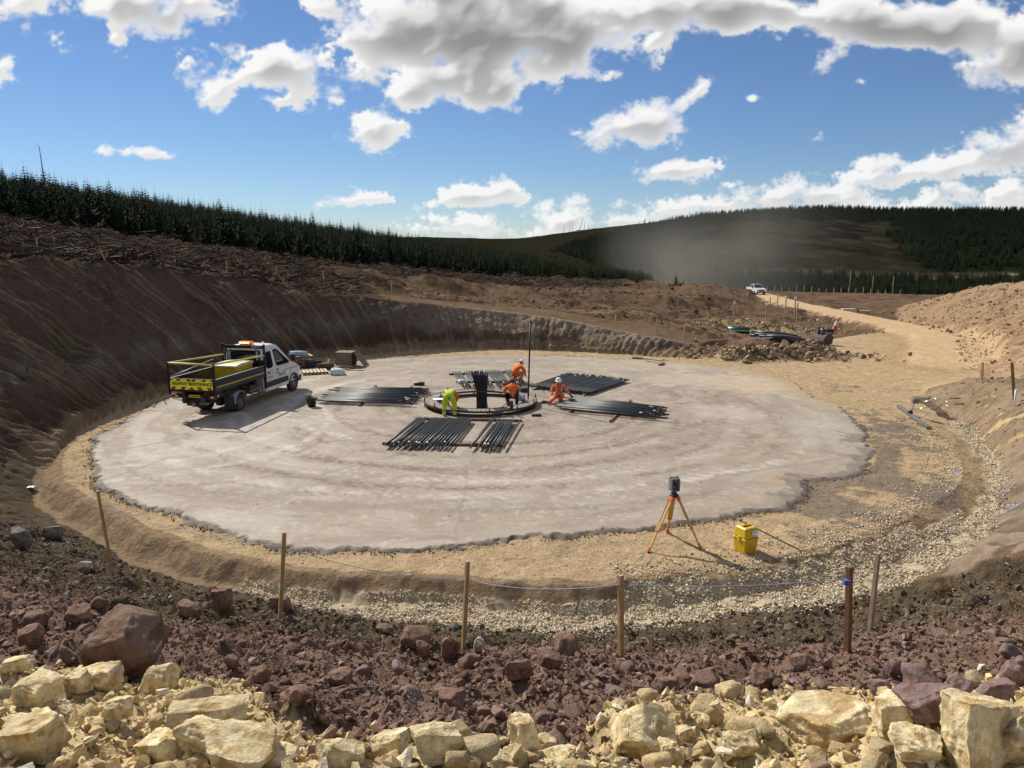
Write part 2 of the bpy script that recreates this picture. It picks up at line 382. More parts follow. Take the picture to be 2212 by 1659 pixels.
FAR = {-180:[5.3]*16, -70:[6.5,6.5,7.5,9,12,15,17,20,22,26,34,38,42,50,55,60],
 -34:[6.5,6.5,6.9,7.7,8.8,9.9,11.2,13.4,15,17.5,20,20,20,20,20,20],
 -22:[5,5,5.1,5.3,5.7,6,7.2,8.4,9.4,11,13,13,13,12,10,10],
 -14:[4,4,4,4.1,4.1,4.0,4.3,4.9,5.4,5.5,5,4,4,8,16,20],
 -7:[2.6,2.6,2.7,2.7,2.5,2.2,2,2.2,2.1,.8,-3,-5,-4,2,18,24],
 0:[2.2,2.2,2.2,2.2,1.8,1,.2,-.1,-.3,-2.5,-8,-12,-9,-3,12,24],
 5:[1.6,1.6,1.6,1.6,1,.2,-.6,-1,-1.3,-4,-13,-13,-4,21,30,40],
 10:[.9,.9,.9,.9,.2,-.8,-1.4,-2,-2.6,-6.5,-18,-12,2,29,42,50],
 14:[.3,.3,.3,.2,-.3,-.9,-1.2,-2.2,-3.6,-8,-19,-10,8,37,45,50],
 18:[0,0,0,-.2,-.8,-1.4,-2.4,-3.4,-5,-9,-20,-9,11,41,45,50],
 22:[0,0,0,-.2,-.8,-1.5,-2.4,-3.4,-5,-9,-20,-9,11,42,45,50],
 27:[0,0,0,-.1,-.8,-1.5,-2.3,-3.2,-5,-9,-20,-9,10,38,46,50],
 34:[.2,.2,0,-.1,-.8,-1.5,-2.3,-3.2,-5,-9,-20,-8,10,36,48,52],
 50:[1,1,1,1,0,-1,-2,-3,-5,-9,-18,-7,10,36,48,52], 90:[3,3,3,3,3,3,3,3,3,3,3,5,10,20,30,40], 180:[5.3]*16}
_ak = np.array(sorted(FAR), float); _az = np.array([FAR[int(a)] for a in sorted(FAR)], float)
_af = np.linspace(-180, 180, 721)
_azf = np.stack([np.convolve(np.pad(np.interp(_af, _ak, _az[:, i]), 4, 'edge'), np.hanning(9) / np.hanning(9).sum(), 'valid') for i in range(16)], 1)
def farz(az, D):
    j = np.clip((az + 180) * 2, 0, 719.999); j0 = j.astype(int); fj = j - j0
    i = np.clip(np.searchsorted(FD, D, side='right') - 1, 0, 14); t = np.clip((D - FD[i]) / (FD[i + 1] - FD[i]), 0, 1)
    a = _azf[j0, i] * (1 - fj) + _azf[j0 + 1, i] * fj; b = _azf[j0, i + 1] * (1 - fj) + _azf[j0 + 1, i + 1] * fj
    return a + (b - a) * t
RIDGE = [(52, 100, -1.0), (50, 90, .6), (47.5, 76, 2.9), (46, 62, 4.4), (42, 52, 4.2), (36, 46, 3.6), (32, 41, 3.0), (27, 34, 2.0), (24, 29.5, 1.2)]
HEAPS = [  # spoil heaps: x, y, height, radius x, radius y
 (13.8, 45.6, .75, 1.6, 1.0), (16.5, 46.6, .7, 2.0, 1.2), (19.0, 48.2, .8, 1.8, 1.3), (16.5, 51.4, .55, 1.5, 1.3),
 (20, 66, .45, 5, 1.5), (-13, 66, 1.3, 5, 3), (-7, 70, 1.2, 5, 3), (-1, 74, 1.0, 5, 3), (9, 78, 1.0, 6, 3), (16, 84, 1.2, 7, 4), (12, 60, .7, 4, 2.5), (6, 64, .7, 4, 2), (24, 92, 1.2, 9, 5), (33, 128, 1.5, 12, 7)]
def seg_dist(x, y, P):
    best = np.full(x.shape, 1e9); zz = np.zeros(x.shape); sd = np.zeros(x.shape); acc = 0
    for (a, b, c), (d, e, f_) in zip(P[:-1], P[1:]):
        ux, uy = d - a, e - b; l2 = ux * ux + uy * uy
        t = np.clip(((x - a) * ux + (y - b) * uy) / l2, 0, 1); q = np.hypot(x - a - t * ux, y - b - t * uy)
        m_ = q < best; best = np.where(m_, q, best); zz = np.where(m_, c + (f_ - c) * t, zz)
    return best, zz
TRACK = [(26, 44, 0), (30, 51, 0), (33.4, 58, -.1), (35, 70, -.45), (36.5, 84, -.8), (39, 105, -1.4), (43, 128, -2.0), (46, 142, -2.4), (49, 170, -3.3), (60, 230, -7)]
def tree_edge(az):                       # distance of the plantation's near edge by bearing from the camera
    return np.interp(az, [-60, -34, -22, -14, -7, 0, 5, 9.7], [95, 98, 108, 118, 130, 150, 168, 192])
def polar(x, y):
    return np.degrees(np.arctan2(x - CX, y - CY)), np.hypot(x - CX, y - CY), np.degrees(np.arctan2(x, y)), np.hypot(x, y)
def ground_height(x, y, info=False):
    x = np.asarray(x, float); y = np.asarray(y, float)
    phi, r, az, D = polar(x, y)
    # wobble the pit outline a little
    zp, s = pit(phi + 1.2 * fbm(x * .35, y * .35, 3), r + .12 * fbm(x * 1.1, y * 1.1, 3) * sst(r, 15.5, 17))
    zf = farz(az, D)
    front = sst(D, 37, 47)
    w = front * sst(r, 22.2, 28)
    z = zp * (1 - w) + zf * w
    z = np.where((phi > 40) & (phi < 80) & (r > 17), z * (1 - sst(r, 17, 26)) + zf * sst(r, 17, 26) * 1.0, z)
    md, mz = seg_dist(x, y, RIDGE)
    mound = mz - .45 * md + .15 * fbm(x * .5, y * .5, 4)
    z2 = np.maximum(z, mound); mw = sst(z2 - z, 0, .15); z = z2
    heap = 0
    for hx, hy, hh, rx, ry in HEAPS:
        q = ((x - hx) / rx) ** 2 + ((y - hy) / ry) ** 2
        heap = heap + hh * np.exp(-q * 1.3)
    z = z + heap
    # zones
    near = sst(-y, -23.5, -20) * 1.0
    td, tz = seg_dist(x, y, TRACK)
    trk = 1 - sst(td, 1.9, 2.8)
    z = z * (1 - trk) + np.where(trk > 0, tz + .12, 0) * trk
    wall = ((s > 1.0) & (s < 5.05)) * 1.0 * (phi > -124) * (phi < 46)
    rbank = ((s > 3.02) & (s < 5.3)) * 1.0 * (phi > 82) * (phi < 149 + 2 * fbm(x * 1.5, y * 1.5, 3))
    nbank = np.where(s > 2.95, 1.0, 0) * ((phi > 149) | (phi < -124)) * (D < 40)
    behind = w * (1 - mw) * (phi < 46) * (phi > -130)
    flat = (s < 1.0) | ((phi > 84) & (phi < 139) & (s < 2.4)) | ((phi > 46) & (phi < 84) & (mw < .5) & (D < 75))
    # excavator tooth grooves on the cut faces
    arc = np.radians(phi) * 20; sl_ = np.interp(phi, [-125, -100, -50, -20, 20, 46], [1.0, .9, .75, .25, -.05, -.5])
    gu = arc + zp * sl_
    groove = fbm(gu * 1.6, zp * .15 + 3, 3) * .45 + np.abs(np.sin(gu * 6.6 + 1.6 * fbm(gu * .5, zp * .12, 2))) ** .7 * (.75 + .35 * fbm(gu * .8, zp * .5, 2)) - .3
    ws = wall * np.clip((s - 1) * 2, 0, 1) * np.clip((5.05 - s) * 3, 0, 1)
    z = z + ws * groove * .15 + ws * .20 * fbm(x * .9, y * .9, 4) + ws * .06 * fbm(x * 3.5, y * 3.5 + zp * 3, 4, .6)
    # undercut hollow at left in the cut face
    hol = np.exp(-(((phi + 93) / 4.2) ** 2 + ((zp - 3.0) / .8) ** 2)); z = z - wall * hol * .9
    # smooth right bank, long shallow scrapes
    z = z + rbank * (.07 * fbm((arc + zp * 1.3) * 1.8, zp * .6, 4))
    z = z + sst(phi, 134, 146) * (1 - sst(phi, 147.5, 150.5)) * sst(s, 3.3, 4.0) * (1 - sst(s, 5.0, 5.8)) * .45 * (phi > 0)
    # loose rubble
    hard = sst(s, 2.9, 3.5)
    z = z + nbank * hard * (.18 * fbm(x * .9, y * .9, 4) + .10 * fbm(x * 4.2, y * 4.2, 5, .62))
    z = z + nbank * sst(phi, 147, 150) * (1 - sst(phi, 157, 164)) * sst(s, 3.05, 3.4) * (.14 * fbm(x * 2.1, y * 2.1, 4) - .12)
    rough = sst(D, 60, 90)
    z = z + behind * (.30 * fbm(x * .30, y * .30, 4) + .16 * fbm(x * 1.3, y * 1.3, 4, .6)) * (1 - trk)
    te = tree_edge(az); brash = behind * sst(az, -75, -70) * (1 - sst(az, 3, 12)) * sst(te - D, -30, 2) * (1 - sst(te - D, 36, 60))
    lft = 1 - sst(az + 4 * fbm(x * .1, y * .1, 3), -20, -8); brash = np.maximum(brash, lft * np.maximum(behind * sst(D, 43, 47), sst(s, 4.9, 5.1) * (D > 30) * (phi > -110) * (phi < 20)) * sst(te - D, -30, 2))
    z = z + brash * (.45 * fbm(x * .45, y * .45, 4, .6) + .22 * np.abs(fbm(x * 1.6, y * 1.6, 3, .6)) + .9 * np.exp(-((te - D - 7) / 4.) ** 2) * (.5 + .6 * fbm(x * .25, y * .25, 3)))
    z = z + mw * (.10 * fbm(x * 1.2, y * 1.2, 4, .6)) + (flat * (1 - trk)) * .022 * fbm(x * 2.2, y * 2.2, 5, .6)
    for r0 in (16.4, 17.1, 17.75): z = z + flat * (phi > 88) * (phi < 152) * np.exp(-((r - r0 - .25 * fbm(arc * .3, arc * 0, 2)) / .2) ** 2) * (.018 * np.sin(arc * 26) - .012) * sst(fbm(x * .7, y * .7, 3), -.3, .2)
    z = z + sst(D, 230, 500) * (1.5 * fbm(x * .012, y * .012, 4) + .5 * fbm(x * .06, y * .06, 3))
    grav = ((s > 1.6) & (s < 3.15)) * ((phi > 88) | (phi < -165)) * 1.0
    grav = grav * np.where((phi > 84) & (phi < 132), (s > 2.25) * (phi > 97), 1.0)
    grav = np.where((phi > 140) & (phi < 168), ((s > 1.15) & (s < 3.15)) * 1.0, grav)
    z = z + grav * .05 * fbm(x * 3, y * 3, 3)
    if not info: return z
    return z, dict(phi=phi, r=r, az=az, D=D, s=s, w=w, mw=mw, trk=trk, td=td, wall=wall, rbank=rbank, nbank=nbank, behind=behind, brash=brash, te=te, grav=grav, flat=flat, zp=zp, hol=hol, heap=heap, groove=groove)

TAN = np.array([.43, .315, .188]); TAN2 = np.array([.345, .255, .158]); CLAY = np.array([.30, .215, .135]); SOIL = np.array([.105, .078, .05])
RED = np.array([.190, .124, .094]); WALLC = np.array([.108, .072, .053]); WALLG = np.array([.25, .195, .145]); BRASH = np.array([.050, .036, .028])
BROWN = np.array([.148, .099, .065]); GRAV = np.array([.50, .41, .28]); YEL = np.array([.58, .45, .245]); GREY = np.array([.155, .132, .11])
FOREST = np.array([.011, .017, .008]); FELL = np.array([.021, .017, .012]); MOUND = np.array([.31, .215, .132]); TRK = np.array([.52, .37, .22])
def yel_edge(az):                        # the yellow stone heap at the camera's feet reaches this far
    return np.interp(az, [-40, -32, -22, -19, -15, -8, 0, 4, 8, 14, 22, 34, 45], [8.0, 7.6, 6.8, 5.2, 4.0, 3.4, 3.4, 3.7, 4.7, 5.0, 5.9, 6.2, 6.2])
def lerp(c, t, w): return c * (1 - w[:, None]) + np.asarray(t) * w[:, None]
def ground_colour(x, y, z, I):
    n = len(x); phi, s, D, az = I['phi'], I['s'], I['D'], I['az']
    n1 = fbm(x * .35, y * .35, 4); n2 = fbm(x * 1.7, y * 1.7, 4); n3 = fbm(x * 6, y * 6, 3)
    c = np.tile(BROWN, (n, 1)); c = lerp(c, BROWN * .62, sst(n1 + .5 * n2, -.1, .6))
    fl = np.where(I['flat'], 1.0, 0) * (1 - I['mw'])
    c = lerp(c, TAN, fl); c = lerp(c, TAN2, fl * sst(n1 + n2 * .6, .0, .7) * .8)
    r_e = I['r'] - slab_edge(phi)
    # wet grey spill patches beside the slab, tracked by machines
    g = np.exp(-(((x - 11.6) / 2.1) ** 2 + ((y - 21.3) / 1.5) ** 2)) + np.exp(-(((x - 8.6) / 1.5) ** 2 + ((y - 19.4) / .9) ** 2)) + .8 * np.exp(-(((x - 10.6) / 1.0) ** 2 + ((y - 18.6) / .5) ** 2)) \
        + 1.1 * np.exp(-((r_e - .55) / .55) ** 2) * sst(phi, 108, 116) * (1 - sst(phi, 140, 150)) + .9 * np.exp(-(((x - 14.7) / 1.2) ** 2 + ((y - 28.5) / 3) ** 2)) + .8 * np.exp(-(((x - 15.4) / 1.5) ** 2 + ((y - 36.5) / 1.6) ** 2))
    c = lerp(c, GREY, fl * sst(g + .55 * n2 + .25 * n3, .35, .75) * .75)
    c = lerp(c, TAN * 1.08, fl * sst(phi, 40, 60) * (1 - sst(phi, 78, 88)) * sst(n1, -.3, .5) * .8)
    # lip and trench
    tr = ((s >= .985) & (s < 2.2)) * ((phi > 138) | (phi < -110)) * 1.0
    c = lerp(c, CLAY * .92, tr); c = lerp(c, CLAY * .7, tr * sst(n3, 0, .6))
    c = lerp(c, CLAY * .85, ((s >= 2.2) & (s < 3.0) & ((phi < -110) | (phi > 138))) * 1.0)
    c = lerp(c, GRAV, I['grav'] * .9)
    # cut faces
    wl = I['wall']; gy = sst(phi, -30, 8)
    wc = WALLC[None] * (1 - gy[:, None]) + WALLG[None] * gy[:, None]
    c = c * (1 - wl[:, None]) + wc * wl[:, None]
    c = lerp(c, WALLC * .62, wl * sst(I['zp'] + .5 * n2, 0, 1) * 0 + wl * sst(n1 + n2 * .5, .15, .7) * .6)
    c = lerp(c, np.array([.16, .15, .125]), wl * np.exp(-((I['zp'] - 2.1 - .3 * n1) / .45) ** 2) * sst(n2, -.2, .5) * .6)
    c = lerp(c, CLAY * .72, wl * (1 - sst(I['zp'], .36, .56)))
    c = lerp(c, np.array([.07, .046, .035]), wl * sst(I['zp'], .5, .62) * (1 - sst(I['zp'] + .35 * n2, 1.0, 1.35)) * (1 - sst(phi, 10, 30)) * .75)  # shadow band under the steep foot of the wall, painted into the colour
    c = lerp(c, SOIL * .8, wl * I['hol'])
    c = lerp(c, np.array([.33, .25, .17]), wl * sst(I['groove'], .35, .75) * .24)  # paler ridges: scraped soil, and the grooves' light and dark painted in
    # banks
    rb = I['rbank']; c = lerp(c, np.array([.27, .205, .15]), rb); c = lerp(c, np.array([.17, .125, .092]), rb * sst(n1 + n2, .0, .7))
    c = lerp(c, CLAY * .9, rb * (1 - sst(phi + 8 * n1, 108, 122)) * .7)
    c = lerp(c, YEL * .8, rb * sst(n2 - np.abs(phi - 108) / 14, .1, .5))
    nb = I['nbank']; c = lerp(c, SOIL, nb); c = lerp(c, np.array([.105, .095, .075]), nb * sst(n2, .1, .5) * .6)
    redline = np.interp(phi, [-180, -170, -160, -145, 145, 150, 160, 170, 180], [22.1, 22.6, 21.8, 22.5, 24.5, 23.6, 23.4, 22.6, 22.1])
    rr_ = np.where(phi < 0, I['r'], I['r'])
    red = nb * sst(rr_ - redline + .7 * n2, -.5, .6); c = lerp(c, RED, red); c = lerp(c, RED * .72, red * sst(n2 + n3 * .4, .1, .6))
    c = lerp(c, YEL, nb * sst(yel_edge(az) - D + .35 * n2, -.15, .25))
    # behind the pit: brown dug ground, brash, mounds, track
    bh = I['behind'] * (1 - sst(az, 20, 26)); 
    bc = np.tile(BROWN, (n, 1)); bc = lerp(bc, BROWN * .55, sst(n1 + n2 * .7, .0, .5)); bc = lerp(bc, CLAY * .8, sst(fbm(x * .2, y * .6, 4), .25, .6) * (D < 75) * .6)
    c = c * (1 - bh[:, None]) + bc * bh[:, None]
    c = lerp(c, BRASH, np.clip(I['brash'] * 1.6, 0, 1) * (1 - .35 * sst(n2, .2, .6)))
    edge = ((s > 4.9) & (D > 35) & (I['r'] < 25) & (phi > -24) & (phi < 40)) * sst(n1 + .6 * n2, -.1, .5)
    c = lerp(c, CLAY * .75, edge * .6)
    crest = ((s > 4.75) & (I['r'] < 31) & (phi > -128) & (phi < -20)) * sst(s + .3 * n2, 4.75, 5.1) * (D > 28); c = lerp(c, np.array([.075, .053, .04]), crest * .9); c = lerp(c, np.array([.11, .078, .056]), crest * sst(n2, .0, .5) * .7)
    mw = I['mw']; c = lerp(c, MOUND, mw); c = lerp(c, MOUND * .66, mw * sst(n2 + .4 * n1, .0, .6)); c = lerp(c, TAN * .95, mw * (1 - sst(D, 42, 56)) * sst(n1 + .3, -.4, .5) * .8)
    # rock heap beside the access and yellow rock strip
    hp = np.exp(-(((x - 17) / 4.5) ** 2 + ((y - 47.2) / 2.4) ** 2)); c = lerp(c, BROWN * 1.05, sst(hp + .25 * n2, .3, .6) * .9)
    hp = np.exp(-(((x - 21) / 6) ** 2 + ((y - 64) / 2.5) ** 2)); c = lerp(c, YEL * .62, sst(hp + .3 * n2, .35, .6) * .8)
    c = lerp(c, np.array([.20, .125, .095]), np.exp(-(((x - 16.5) / 2.0) ** 2 + ((y - 51.4) / 2.0) ** 2)))
    c = lerp(c, TRK, np.clip(1 - sst(I['td'] + .5 * n2, 1.7, 2.8), 0, 1) * (D > 40))
    c = lerp(c, np.array([.33, .17, .09]), np.exp(-((I['td'] - 3.4) / .6) ** 2) * (az > 24) * (D > 44) * (D < 90) * .3)
    for px_, py_, rr0 in ((2172, 1010, .16), (2190, 1052, .2), (2128, 1165, .22), (2150, 1150, .12), (2066, 985, .12)):
        q_ = at(px_, py_, .45); c = lerp(c, (.16, .30, .52), (D < 40) * sst(np.exp(-(((x - q_.x) / rr0) ** 2 + ((y - q_.y) / (rr0 * 1.3)) ** 2)) + .3 * n3, .3, .8) * .75)
    # hills
    hl = sst(D, 215, 245) * sst(az, -200, -190); c = lerp(c, FOREST, hl)
    f = sst(D, 260, 300) * (1 - sst(az, 6, 9)); c = lerp(c, np.array([.018, .017, .010]), f)
    pn = fbm(x * .012, y * .012, 4); patch = sst(az + 2.5 * pn, 12, 15) * (1 - sst(az + 1.6 * pn + (D - 650) * .006, 25.5, 27.5)) * sst(D, 500, 515) * (1 - sst(D + 25 * n1, 770, 800))
    c = lerp(c, FELL, patch); c = lerp(c, FELL * .45, patch * sst(fbm(x * .05, y * .02, 5, .6), -.05, .35)); c = lerp(c, FELL * 2.0, patch * sst(np.sin(x * .25 + y * .10 + 3 * pn) * .5 + fbm(x * .09, y * .05, 4, .6), .25, .8) * .7)
    strip = sst(az, 9, 12) * sst(D, 470, 476) * (1 - sst(D, 500, 506)); c = lerp(c, np.array([.045, .036, .026]), strip)
    trk2 = sst(az, 14, 17) * np.exp(-((D - 488 - 10 * np.sin(az * .4)) / 1.5) ** 2) * (.25 + .75 * sst(az, 27, 30)); c = lerp(c, np.array([.40, .33, .24]), trk2 * .55)
    vg = sst(az, 8, 10) * sst(D, 205, 240) * (1 - sst(D, 300, 370)); c = lerp(c, np.array([.04, .042, .022]), vg)
    return np.clip(c, .004, .9)

def build_ground():
    # angles: fine towards the camera, radii: fine at the cut faces and the near bank
    a_near = np.arange(-44, 44, .115); a_rest = np.arange(44, 316, .20)
    ang = np.concatenate([a_near, a_rest])          # measured from the direction of the camera
    rad = np.concatenate([np.linspace(.5, 14, 20), np.arange(14.3, 15, .12), np.arange(15, 24, .055), np.arange(24, 33, .075), 33 * 1.0115 ** np.arange(1, 410)])
    rad = rad[rad < 3600]
    A, Q = np.meshgrid(np.radians(ang), rad, indexing='xy')
    x = (CX + Q * np.sin(A + math.pi)).ravel(); y = (CY + Q * np.cos(A + math.pi)).ravel()
    z, I = ground_height(x, y, True); c = ground_colour(x, y, z, I)
    na, nr = len(ang), len(rad)
    i = np.arange(nr - 1)[:, None] * na; j = np.arange(na)[None, :]; j2 = (j + 1) % na
    F = np.stack([i + j, i + na + j, i + na + j2, i + j2], -1).reshape(-1, 4)
    V = np.stack([x, y, z], 1); V = np.vstack([V, [[CX, CY, -.06]]]); c = np.vstack([c, c[:1]])
    me = np_mesh('ground', V, F[:, ::-1], c)
    o = link('ground', me, None, [attr_mat('ground_soil', spec=0.0, v=.22, scale=2.2, mid=11, fine=55, bump=.7, bscale=34, bdist=.03)])
    tag(o, kind='structure'); return o

# ------------------------------------------------------------------ concrete blinding slab
OUT = [(372,857),(280,908),(206,947),(218,957),(206,967),(212,987),(207,1001),(217,1014),(211,1021),(218,1051),(255,1063),(285,1081),(347,1098),(387,1108),(434,1133),(479,1143),(546,1163),(608,1181),(705,1188),(738,1182),(802,1184),(839,1188),(898,1185),(928,1180),(1004,1179),(1054,1169),(1151,1154),(1223,1156),(1307,1146),(1375,1141),(1476,1127),(1556,1119),(1594,1108),(1650,1098),(1681,1098),(1711,1086),(1733,1063),(1736,1044),(1768,1032),(1829,1030),(1862,1013),(1872,1000),(1884,973),(1863,953),(1857,928),(1831,895),(1807,876),(1756,861),(1736,848),(1709,826),(1650,807),(1579,797),(1520,789),(1434,781),(1344,775),(1172,769),(1036,768),(900,772),(800,778),(740,785),(640,800),(520,822)]
_op = sorted(((lambda p: (math.degrees(math.atan2(p.x - CX, p.y - CY)), math.hypot(p.x - CX, p.y - CY)))(at(a, b, 0)) for a, b in OUT))
_oa = np.array([p[0] for p in _op]); _or = np.array([p[1] for p in _op])
_oa = np.concatenate([_oa[-3:] - 360, _oa, _oa[:3] + 360]); _or = np.concatenate([_or[-3:], _or, _or[:3]])
def slab_edge(phi): return np.interp(phi, _oa, _or)
build_ground()
def build_slab():
    na = 1500; ang = np.linspace(-180, 180, na, endpoint=False)
    Rr = slab_edge(ang); aa = np.radians(ang)
    Rr = Rr + .13 * fbm(np.cos(aa) * 22 + 50, np.sin(aa) * 22 + 50, 5, .6) + .09 * fbm(np.cos(aa) * 80 + 50, np.sin(aa) * 80 + 50, 4, .65)
    t = np.concatenate([np.linspace(.004, .9, 170), np.linspace(.904, .99, 30), [.9945, .9965, .9985, 1.001, 1.006, 1.012]])
    A, T = np.meshgrid(aa, t, indexing='xy'); rr = T * Rr[None, :]
    x = (CX + rr * np.sin(A)); y = (CY + rr * np.cos(A)); ph = np.degrees(A)
    z = np.zeros_like(x) + .005 * fbm(x * .5, y * .5, 3) + .004 * fbm(x * 4, y * 4, 3)
    for k, dz in ((-6, 0), (-5, .004), (-4, .0), (-3, -.012), (-2, -.035), (-1, -.09)): z[k] += dz
    edge = sst(T + .009 * fbm(x * 1.6, y * 1.6, 5, .6), .993, 1.0)
    z += edge * .05 * fbm(x * 7, y * 7, 4, .65)
    x, y, z, ph, rr, edge, T = (q.ravel() for q in (x, y, z, ph, rr, edge, T))
    n1 = fbm(x * .28, y * .28, 5, .55); n2 = fbm(x * 1.4, y * 1.4, 5, .6); n3 = fbm(x * 7, y * 7, 3)
    c = np.tile(np.array([.330, .278, .218]), (len(x), 1))
    c = lerp(c, (.43, .378, .318), sst(-(x + 3) * .045 - (y - 26) * .03 + n1 * .45, -.1, .75))        # cleaner, paler to the near left
    c = lerp(c, (.285, .220, .165), sst(n1 + .35 * n2 + (x - 2) * .03, .15, .85) * .75)
    wsh = fbm(x * .25 + 1.3 * np.hypot(x - CX, y - CY), ph * .06, 4); c = lerp(c, (.265, .212, .17), sst(wsh, .0, .45) * .62); rg_ = np.hypot(x - CX - .4, y - CY - .8); c = lerp(c, (.43, .375, .31), sst(np.sin(rg_ * 4.3 + 1.5 * n1) * .5 + .5 * n2, .25, .8) * sst(rg_, 4.5, 7) * .38); c = lerp(c, (.24, .18, .13), sst(np.sin(rg_ * 2.9 + 2.0 + 1.8 * n1) * .5 + .6 * n2, .35, .85) * sst(rg_, 4, 6.5) * .34); w2 = fbm(2.0 * np.hypot(x - CX, y - CY - 1.5), ph * .22, 5, .6); c = lerp(c, (.45, .40, .345), sst(w2, .15, .6) * .22); c = lerp(c, (.26, .20, .15), sst(-w2, .2, .6) * .25)
    # trowel streaks and tyre arcs, concentric and eccentric
    def arcs(cx, cy, radii, wd, amt, a0, a1, colr, br=.45):
        nonlocal c
        q = np.hypot(x - cx, y - cy); an = np.degrees(np.arctan2(x - cx, y - cy)); an = (an - a0) % 360
        win = sst(an, 0, 12) * (1 - sst(an, (a1 - a0) - 12, a1 - a0))
        lug = .55 + .45 * np.sign(np.sin(np.radians(an) * q * 14)) * (.6 + .4 * n3)
        for r0 in radii:
            b = np.exp(-((q - r0 - .12 * n1) / wd) ** 2)
            c = lerp(c, colr, np.clip(b * win * min(1, amt * 1.5) * sst(n2 + .5 * n3 + br, 0, .6) * (.45 + .55 * lug), 0, 1))
    br_ = (.165, .112, .075); gr_ = (.22, .185, .155); pl_ = (.56, .51, .45)
    arcs(CX + .3, CY, (6.4, 8.2), .22, .75, -260, -60, br_); arcs(CX, CY + .6, (10.2, 12.0), .25, .65, -250, -70, br_)
    arcs(CX + 1, CY - 1, (5.4, 9.1, 11.1), .14, .5, 60, 240, br_); arcs(CX - 1.2, CY, (12.9, 13.4), .2, .5, -150, 60, gr_)
    arcs(CX - 1, CY + 1, (7.3, 9.6), .3, .6, 200, 330, pl_); arcs(CX + 2, CY + 2, (7.0, 8.7), .25, .6, 20, 150, br_)
    arcs(CX - 13, CY - 4, (4.0, 5.6, 7.2), .18, .5, 30, 170, pl_); arcs(CX - 9, CY - 6, (3.5, 5.2), .14, .45, 40, 200, br_)
    arcs(CX + 4, CY + 8, (5, 6.7, 9), .2, .5, -40, 160, br_); arcs(CX, CY, (3.4, 4.3), .3, .55, -180, 180, br_)
    arcs(CX, CY + 3, (13.5, 15.2), .35, .5, 130, 235, pl_); arcs(CX, CY + 4, (14.4, 16.4, 17.3), .16, .5, 140, 225, gr_)
    # a few straight screed joints and cracks
    for (px0, py0, px1, py1), wd, am in (((270, 972, 468, 934), .03, .8), ((222, 1040, 380, 985), .03, .7), ((690, 1042, 1010, 930), .025, .5), ((1530, 1034, 1830, 990), .03, .7), ((980, 1175, 1010, 1020), .025, .35), ((800, 1120, 830, 1060), .03, .3),
                                          ((620, 930, 690, 985), .03, .5), ((640, 1040, 760, 1010), .025, .5), ((1300, 960, 1480, 930), .03, .4), ((1180, 1030, 1330, 1130), .03, .25), ((1230, 1010, 1400, 1120), .03, .25)):
        p0, p1 = at(px0, py0), at(px1, py1); ux, uy = p1.x - p0.x, p1.y - p0.y; l = math.hypot(ux, uy); ux /= l; uy /= l
        al = (x - p0.x) * ux + (y - p0.y) * uy; cr = -(x - p0.x) * uy + (y - p0.y) * ux + .05 * n2
        c = lerp(c, (.20, .165, .135), np.exp(-(cr / (wd * 1.5)) ** 2) * ((al > 0) & (al < l)) * am)
    # damp grey patches, spilled fines near the ring, dusty tan far right
    for px_, py_, rx, ry, col_, am in ((1290, 915, 1.3, .8, (.24, .20, .17), .8), (1560, 890, 1.6, 1.6, (.44, .39, .33), .5), (1620, 830, 3, 3, (.44, .345, .235), .85), (1500, 820, 3.5, 2.5, (.42, .34, .25), .8), (1800, 930, 2, 3, (.38, .33, .28), .6), (880, 868, 1.0, .7, (.16, .135, .115), .9), (905, 850, 1.0, .8, (.18, .155, .13), .9), (1190, 850, 1.1, .6, (.22, .185, .155), .8),
                                          (1080, 835, 2.4, .5, (.2, .165, .135), .75), (940, 838, 1.0, .6, (.2, .165, .135), .75), (1400, 790, 6, 2.5, (.40, .33, .25), .6), (1680, 1040, .7, .4, (.5, .27, .15), .45), (1620, 1085, .6, .15, (.5, .25, .12), .5), (1830, 985, .5, .3, (.2, .17, .14), .7)):
        p = at(px_, py_); b = np.exp(-(((x - p.x) / rx) ** 2 + ((y - p.y) / ry) ** 2)); c = lerp(c, col_, sst(b + .3 * n2, .25, .8) * am)
    c = lerp(c, (.50, .46, .41), sst(n3 + n2 * .5, .62, .85) * .4)
    c = lerp(c, (.115, .094, .078), edge * (.75 + .25 * n2)); c = lerp(c, (.17, .143, .115), sst(T + .05 * n2 + .02 * n3, .955, .985) * sst(ph, 100, 112) * (1 - sst(ph, 142, 150)) * .8); c = lerp(c, (.36, .27, .165), sst(T, .93, .99) * sst(ph, 30, 48) * (1 - sst(ph, 88, 96)) * .95 + 0 * x)
    i = np.arange(len(t) - 1)[:, None] * na; j = np.arange(na)[None, :]; j2 = (j + 1) % na
    F = np.stack([i + j, i + na + j, i + na + j2, i + j2], -1).reshape(-1, 4)
    V = np.stack([x, y, z + .022], 1)
    V = np.vstack([V, [[CX, CY, .022]]]); c = np.vstack([c, c[:1]])
    o = link('concrete_slab', np_mesh('concrete_slab', V, F, np.clip(c, .01, .8)), None, [attr_mat('blinding_concrete', rough=.85, v=.11, scale=1.2, mid=6, fine=30, bump=.15, bscale=18, bdist=.01, spec=.3)])
    tag(o, kind='structure')
build_slab()
SLAB = .025
def gz(x, y):
    h = float(ground_height(np.array([x]), np.array([y]))[0])
    ph = math.degrees(math.atan2(x - CX, y - CY))
    if math.hypot(x - CX, y - CY) < float(slab_edge(np.array([ph]))[0]) - .05: h = SLAB
    return h
